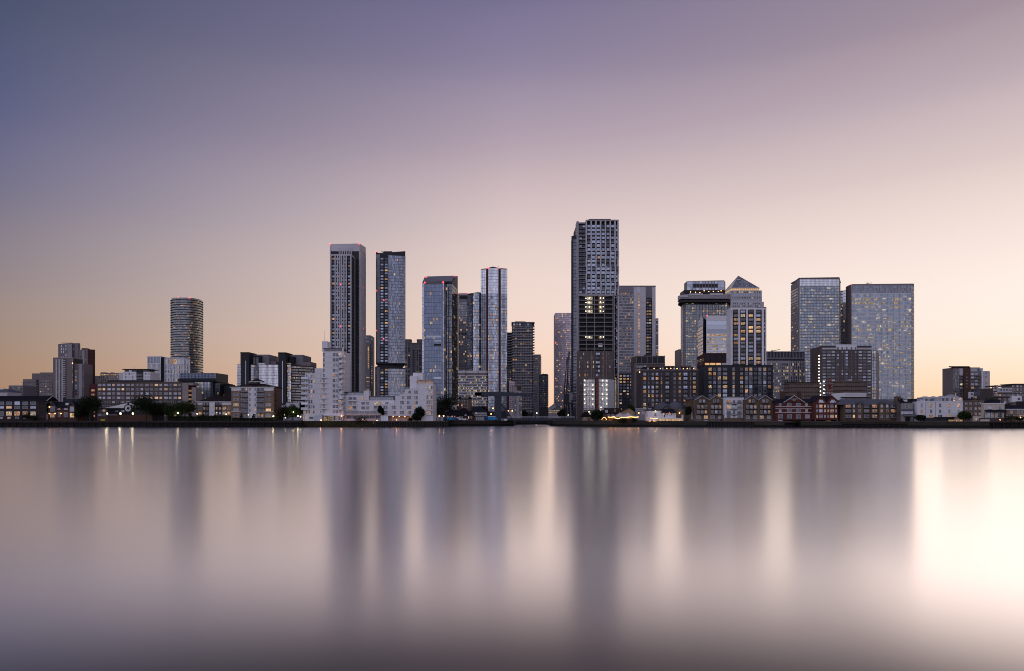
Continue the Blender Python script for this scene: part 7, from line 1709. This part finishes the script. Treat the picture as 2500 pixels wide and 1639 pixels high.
# ================================================================== plants
def leaf_mat(name, rgb):
    m, n, l = new_mat(name)
    out = n.new('ShaderNodeOutputMaterial'); d = n.new('ShaderNodeBsdfDiffuse'); tr = n.new('ShaderNodeBsdfTranslucent'); mx = n.new('ShaderNodeMixShader'); mx.inputs[0].default_value = .25
    ge = n.new('ShaderNodeNewGeometry'); mr = n.new('ShaderNodeMapRange'); mr.inputs['To Min'].default_value = .55; mr.inputs['To Max'].default_value = 1.5
    l.new(ge.outputs['Random Per Island'], mr.inputs[0]); mu = n.new('ShaderNodeMixRGB'); mu.blend_type = 'MULTIPLY'; mu.inputs[0].default_value = 1; mu.inputs[1].default_value = (*rgb, 1)
    l.new(mr.outputs[0], mu.inputs[2]); l.new(mu.outputs[0], d.inputs[0]); l.new(mu.outputs[0], tr.inputs[0]); l.new(d.outputs[0], mx.inputs[1]); l.new(tr.outputs[0], mx.inputs[2]); l.new(mx.outputs[0], out.inputs[0]); MATS[name] = m
leaf_mat('leaf_dark', (.026, .034, .020)); leaf_mat('leaf_green', (.040, .062, .022)); leaf_mat('leaf_grey', (.042, .048, .034)); leaf_mat('leaf_rust', (.060, .045, .028))
solid('bark', (.05, .038, .03), .95, amt=.3)
def crown_mesh(rnd, w, h, n, leaf, z0, clumps=14, shape='round'):
    m = MB(); cl = []
    for i in range(clumps):
        if shape == 'cone':
            t = rnd.random() ** 1.3; r = (1 - t) * w / 2 * .8; a = rnd.uniform(0, 6.28); cl.append((r * math.cos(a), r * math.sin(a), z0 + t * h, w * .16 * (1.15 - t)))
        else:
            a = rnd.uniform(0, 6.28); e = rnd.uniform(-.7, 1.0); rr_ = rnd.uniform(.2, .74)
            cz_ = z0 + h * .5 + e * rr_ * h * .5; cr_ = math.sqrt(max(.05, 1 - (e * rr_) ** 2)) * rr_
            cl.append((math.cos(a) * cr_ * w / 2, math.sin(a) * cr_ * w / 2, cz_, w * rnd.uniform(.20, .32)))
    for i in range(n):
        cx_, cy_, cz_, r = cl[i % len(cl)]
        d = Vector((rnd.gauss(0, 1), rnd.gauss(0, 1), rnd.gauss(0, .8))); d.normalize(); d *= r * rnd.random() ** .4
        p = Vector((cx_, cy_, cz_)) + d; s = leaf * rnd.uniform(.6, 1.3)
        u = Vector((rnd.gauss(0, 1), rnd.gauss(0, 1), rnd.gauss(0, 1))).normalized() * s; v = u.cross(Vector((rnd.gauss(0, 1), rnd.gauss(0, 1), rnd.gauss(0, 1)))).normalized() * s * .7
        m.quad([p - u, p + v, p + u, p - v])
    return m, cl
def tree(px, D, ytop, wpx, label, leafm='leaf_dark', shape='round', name='tree', ybase=None, n=5200, group='trees on the river bank', low=.14):
    k = D / F; rnd = random.Random(int(px * 3 + ytop)); H = Z(ytop, D) - GZ; W = wpx * k
    r = empty(name, (X(px, D), D, GZ), label, 'tree' if name != 'shrub' else 'shrub', group, rnd.uniform(0, 6))
    z0 = H * low if name != 'shrub' else 0.05
    m, cl = crown_mesh(rnd, W, H - z0, n, .30 if name != 'shrub' else .2, z0, 22, shape)
    m.build('crown', leafm, r)
    t = MB(); t.bar((0, 0, 0), (rnd.uniform(-.2, .2), 0, H * .55), max(.08, W * .03), n=7, r2=max(.04, W * .015))
    for (cx_, cy_, cz_, _) in cl[:7]: t.bar((0, 0, min(H * .5, max(z0 * .8, cz_ * .6))), (cx_ * .8, cy_ * .8, cz_), max(.03, W * .01), n=5, r2=.02)
    t.build('trunk', 'bark', r)
    return r
for a in (
 (220, 401, 961, 60, 'big dark evergreen tree between the red houses and the boathouse'),
 (200, 404, 985, 34, 'smaller dark tree leaning on the big evergreen by the red houses'),
 (357, 401, 961, 66, 'big dark tree just right of the boathouse emblem'),
 (388, 403, 983, 46, 'dark round tree right of the big boathouse tree'),
 (420, 402, 985, 50, 'olive tree in front of the council block centre', 'leaf_green'),
 (452, 403, 977, 52, 'green round tree at the right end of the council block', 'leaf_green'),
 (690, 402, 990, 26, 'thin reddish tree right of the six-storey flats', 'leaf_rust'),
 (713, 403, 988, 46, 'green tree over the yellow lamp left of the white tower', 'leaf_green'),
 (744, 411, 976, 30, 'tall dark tree tucked behind the left edge of the white tower'),
 (1082, 448, 954, 56, 'large dark tree right of the white stepped flats'),
 (1072, 432, 984, 28, 'grey-green tree under the large dark one by the flagstaff', 'leaf_grey'),
 (1027, 396.5, 992, 26, 'dark holly tree in front of the white stepped flats'),
 (1017, 396, 1012, 22, 'low dark bush left of the holly tree'),
 (1176, 460, 993, 34, 'dark tree behind the pavilion roof'),
 (1146, 470, 996, 22, 'small dark tree between pavilion and brown block'),
 (1280, 540, 1001, 18, 'round tree beyond the bridge left of the hanger'),
 (1371, 480, 1000, 20, 'dark tree at the foot of the cranes'),
 (1458, 420, 1003, 34, 'dark bushy tree between the lodge and the arched hut'),
 (1540, 436, 984, 24, 'green tree rising behind the yellow gable house', 'leaf_green'),
 (1681, 399, 985, 14, 'narrow dark tree between the pub and the gabled flats'),
 (2353, 370, 1005, 30, 'round green tree at the right end of the white terrace', 'leaf_green'),
 (2247, 372.5, 1014, 22, 'dark bush growing on the river wall at the white terrace'),
 (2420, 500, 968, 38, 'pale green roof-garden tree behind the brown villa', 'leaf_grey'),
 (125, 470, 972, 46, 'low dark tree behind the brick maisonettes gable'),
 (930, 395, 985, 14, 'slim dark cypress against the white stepped flats'),
 ): tree(*a[:5], *(a[5:]))
for px, yt, w_, lab in ((62, 1007, 22, 'dark shrub below the middle of the brick maisonettes'), (83, 1015, 24, 'low olive shrub at the right end of the maisonettes'), (2470, 1013, 34, 'hedge-like shrub before the far right villa'), (2490, 1018, 22, 'low dark shrub under the far right wall lamp'), (1521, 1026, 26, 'planted shrubs below the tent front'), (1548, 1024, 20, 'dark planted shrubs right of the tent bar'), (880, 1022, 34, 'low shrubs on the terrace before the white link block'), (1002, 1021, 14, 'small shrub under the white stepped flats')):
    tree(px, 397 if px < 1200 else (368 if px > 2000 else 406), yt, w_, lab, 'leaf_dark', 'round', 'shrub', n=800, group='shrubs on the quay')
for px, w_, yt in ((433, 14, 1012), (466, 15, 1013), (496, 16, 1012), (524, 15, 1014), (589, 14, 1011), (619, 14, 1011)):
    tree(px, 396.5, yt, w_, {433: 'clipped cone bush near the lamp under the green tree', 466: 'clipped cone bush left of the low flats', 496: 'clipped cone bush below the low flats left balconies', 524: 'clipped cone bush below the low flats right balconies', 589: 'clipped cone bush at the left of the six-storey flats', 619: 'clipped cone bush before the six-storey flats white centre'}[px], 'leaf_dark', 'cone', 'topiary_cone', n=900, group='clipped cones along the promenade', low=.02)
def hedge(x0, x1, yt, D, label):
    rnd = random.Random(int(x0)); a, c_ = X(x0, D), X(x1, D); h = Z(yt, D) - GZ
    r = empty('hedge', (a, D, GZ), label, 'hedge', 'hedges along the promenade'); MB().box(.1, c_ - a - .1, .2, 1.4, 0, h * .88).build('hedge_core', 'leaf_dark', r); m = MB()
    for i in range(int((c_ - a) * 60)):
        p = Vector((rnd.uniform(0, c_ - a), rnd.choice([rnd.uniform(0, .3), rnd.uniform(0, 1.5)]), rnd.uniform(0, h)))
        u = Vector((rnd.gauss(0, 1), rnd.gauss(0, 1), rnd.gauss(0, 1))).normalized() * .2; v = u.cross(Vector((rnd.gauss(0, 1), rnd.gauss(0, 1), .3))).normalized() * .14; m.quad([p - u, p + v, p + u, p - v])
    o = m.build('foliage', 'leaf_dark', r); o['kind'] = 'stuff'
hedge(408, 484, 1016, 401, 'dark hedge in front of the council block'); hedge(484, 562, 1014.5, 402, 'dark hedge in front of the low flats'); hedge(566, 664, 1020.5, 400, 'low dark hedge in front of the six-storey flats'); hedge(664, 690, 1018, 401, 'short dark hedge right of the six-storey flats')

# ================================================================== street furniture, vehicles
def street_lamp(px, py, D, label, mat='lamp_white', r=.36, e=0, col=(1, .84, .5)):
    z = Z(py, D) - GZ; o = empty('street_lamp', (X(px, D), D, GZ), label, 'street lamp', 'lit lamps along the quay')
    MB().bar((0, 0, 0), (0, 0, z), .09, n=6, r2=.05).build('post', 'dark_metal', o); MB().box(-.22, .22, -.22, .22, z + r * .9, z + r * .9 + .12).build('cap', 'dark_metal', o); ball('globe', mat, (0, 0, z), r, o)
    if e: point('lamp_light', (0, -.9, z - .2), e, col, o)
for a in ((261.5, 1010, 398, 'bright lamp at the left end of the boathouse', 'lamp_white', .42, 700), (294, 1010, 398, 'brightest lamp in front of the boathouse middle', 'lamp_white', .5, 900), (324.5, 1010, 398, 'bright lamp just below the boathouse emblem', 'lamp_white', .46, 700),
 (434, 1008.6, 399, 'lamp lighting the green tree beside the council block', 'lamp_white', .36, 350), (481.5, 1011, 404, 'lamp at the left corner of the low flats', 'lamp_white', .28), (552, 1011.5, 404, 'lamp at the right end of the low flats', 'lamp_white', .2),
 (606.5, 1013, 403, 'small lamp left of the white centre of the flats', 'lamp_white', .18), (667.5, 1016.4, 401, 'bright lamp at the right corner of the six-storey flats', 'lamp_white', .36, 300), (694.5, 1014, 402, 'small lamp in front of the thin reddish tree', 'lamp_white', .24), (696.6, 1020, 400, 'lower small lamp by the reddish tree trunk', 'lamp_white', .2),
 (716.5, 1006.6, 399.6, 'yellow lamp shining inside the tree', 'lamp_white', .3, 350, (1, .8, .2)), (728, 1016, 400, 'left of two bright lamps beside the white tower', 'lamp_white', .36, 350), (733.4, 1017.6, 401, 'right of two bright lamps beside the white tower', 'lamp_white', .3),
 (833.6, 1016.2, 399.2, 'amber lamp at the right foot of the white tower', 'lamp_amber', .3, 450, (1, .35, .1)), (783.4, 1026, 399, 'amber ground lamp before the white tower lobby', 'lamp_amber', .3, 350, (1, .3, .1)), (885.5, 1025, 399, 'amber ground lamp before the link block middle', 'lamp_amber', .26, 250, (1, .35, .1)), (920.5, 1027, 398, 'amber ground lamp before the link block right end', 'lamp_amber', .26, 200, (1, .35, .1)), (968.4, 1025.6, 395.5, 'amber ground lamp under the stepped flats', 'lamp_amber', .22, 200, (1, .35, .1)),
 (1072.6, 1016, 430, 'orange-red lamp beside the flagstaff', 'lamp_amber', .42), (1203.6, 997, 455, 'tall amber lamp left of the bridge pillar', 'lamp_amber', .36), (1199, 1011, 453, 'low amber lamp left of the bridge pillar', 'lamp_amber', .38, 150, (1, .5, .2)), (1241, 1003.4, 500, 'left amber lamp behind the bridge brace', 'lamp_amber', .3), (1250.4, 1003.6, 500, 'right amber lamp behind the bridge brace', 'lamp_amber', .36), (1310.5, 1009, 540, 'white lamp beyond the bridge deck', 'lamp_white', .34), (1559.6, 1008.6, 430, 'amber lamp between the tent and the pub', 'lamp_amber', .34), (1387, 1013.6, 478, 'small yellow lamp under the cranes', 'lamp_white', .2)): street_lamp(*a)
fp = empty('flagstaff', (X(1066, 428), 428, GZ), 'tall white flagstaff with a yard arm on the lock quay', 'flagstaff'); zt = Z(958, 428) - GZ; zy = Z(972.4, 428) - GZ
MB().bar((0, 0, 0), (0, 0, zt), .16, n=6, r2=.07).build('mast', 'white_paint', fp); MB().bar((X(1057.5, 428) - X(1066, 428), 0, zy), (X(1075, 428) - X(1066, 428), 0, zy), .08).build('yard', 'white_paint', fp)
fp = empty('flagpole', (X(821.5, 398), 398, GZ), 'thin pale pole before the white tower lobby', 'pole'); MB().bar((0, 0, 0), (0, 0, Z(1007, 398) - GZ), .08, n=6, r2=.05).build('mast', 'pale_metal', fp); ball('finial', 'pale_metal', (0, 0, Z(1007, 398) - GZ), .12, fp)
sg = empty('river_sign', (X(251, 393.4), 393.4, GZ), 'plain yellow notice board on the wharf edge before the boathouse', 'sign'); MB().box(-1.1, 1.1, -.08, 0, .05, 1.05).build('board', 'sign_yellow', sg)
for sx in (-.8, .8): MB().box(sx - .05, sx + .05, 0, .1, 0, 1.0).build('post', 'dark_metal', sg)
# hoarding panels
for i in range(6):
    px = 1050 + i * 5.4; h = empty('hoarding_panel', (X(px, 427), 427, GZ), ['first', 'second', 'third', 'fourth', 'fifth', 'sixth'][i] + ' pale hoarding panel from the left by the flagstaff', 'hoarding', 'pale hoarding beside the flagstaff'); MB().box(0, 5.2 * 427 / F, 0, .08, 0, 2.3 - .15 * (i % 2)).build('sheet', 'pale_panel' if i % 2 else 'grey_panel', h); MB().box(0, .1, .09, .4, 0, 2.2).build('strut', 'timber', h)
def vehicle(px, D, L, Hh, label, body, kind, stripe=None):
    o = empty('parked_van' if kind == 'van' else 'parked_car', (X(px, D), D, GZ), label, kind, 'vehicles parked by the lock'); L2 = L / 2
    prof = [(-L2, .35), (L2, .35), (L2, .95), (L2 - .55, 1.1), (L2 - 1.15, Hh - .1), (L2 - 1.4, Hh), (-L2 + .1, Hh), (-L2, Hh - .15)] if kind == 'van' else [(-L2, .3), (L2, .3), (L2, .7), (L2 - .9, .88), (L2 - 1.5, Hh), (-L2 + 1.0, Hh), (-L2 + .25, .95), (-L2, .9)]
    m = MB(); a = [(x_, 0, z_) for x_, z_ in prof]; c_ = [(x_, 1.8, z_) for x_, z_ in prof]; m.quad(a); m.quad(c_[::-1])
    for i in range(len(prof)):
        j = (i + 1) % len(prof); m.quad([a[j], a[i], c_[i], c_[j]])
    bd = m.build('body', body, o); bv = bd.modifiers.new('bevel', 'BEVEL'); bv.width = .06; bv.segments = 2
    if kind == 'van': MB().box(L2 - 1.9, L2 - 1.25, -.02, .0, 1.2, Hh - .25).build('side_window', 'pane_dark', o)
    else:
        MB().box(-L2 + 1.2, -.05, -.02, 0, .95, Hh - .1).build('side_window', 'pane_dark', o); MB().box(.05, L2 - 1.7, -.02, 0, .95, Hh - .1).build('side_window', 'pane_dark', o)
    if stripe: MB().box(-L2 + .1, L2 - 1.5, -.03, -.005, Hh - .35, Hh - .05).build('stripe', stripe, o)
    for sx in (-L2 + .85, L2 - .85):
        for sy in (0, 1.62):
            w_ = MB(); n = 12
            for k in range(n):
                t0, t1 = 2 * math.pi * k / n, 2 * math.pi * (k + 1) / n; w_.quad([(sx + .34 * math.cos(t0), sy - .04, .34 + .34 * math.sin(t0)), (sx + .34 * math.cos(t1), sy - .04, .34 + .34 * math.sin(t1)), (sx, sy - .04, .34)]); w_.quad([(sx + .34 * math.cos(t0), sy - .04, .34 + .34 * math.sin(t0)), (sx + .34 * math.cos(t0), sy + .2, .34 + .34 * math.sin(t0)), (sx + .34 * math.cos(t1), sy + .2, .34 + .34 * math.sin(t1)), (sx + .34 * math.cos(t1), sy - .04, .34 + .34 * math.sin(t1))])
            w_.build('wheel', 'tyre', o)
    MB().box(L2 - .02, L2 + .02, .15, .5, .65, .85).build('headlight', 'pale_metal', o); MB().box(L2 - .02, L2 + .02, 1.3, 1.65, .65, .85).build('headlight', 'pale_metal', o)
vehicle(1091, 434, 3.2, 2.1, 'small navy van at the left end of the parked row', 'deep_blue', 'van'); vehicle(1100.5, 433.5, 4.4, 2.3, 'bright blue van beside the navy van', 'blue_paint', 'van', 'white_paint'); vehicle(1111, 434.5, 4.2, 1.9, 'dark blue van in the middle of the parked row', 'deep_blue', 'van'); vehicle(1120, 435, 3.6, 2.0, 'white van next to the white car', 'white_paint', 'van'); vehicle(1133, 432, 4.4, 1.45, 'white hatchback car at the right end of the parked row', 'white_paint', 'car'); vehicle(1190, 445, 4.4, 2.4, 'dark blue van tucked behind the blue minibus', 'deep_blue', 'van'); vehicle(1203, 443, 6.0, 2.6, 'blue minibus with white roof stripe near the bridge', 'blue_paint', 'van', 'white_paint')
# promenade railing
rg = empty('promenade_railing', (X(390, 394), 394, GZ), 'thin dark railing along the wharf in front of the hedges', 'railing'); L_ = X(735, 394) - X(390, 394)
pm_ = MB().box(-.04, .04, 0, .08, 0, 1.1).mesh('rail_post', ['dark_metal'])
for i in range(42): put('rail_post', pm_, rg, (L_ * i / 41, 0, 0))
for z in (.55, 1.08): MB().box(0, L_, .02, .06, z - .03, z + .03).build('rail', 'dark_metal', rg)
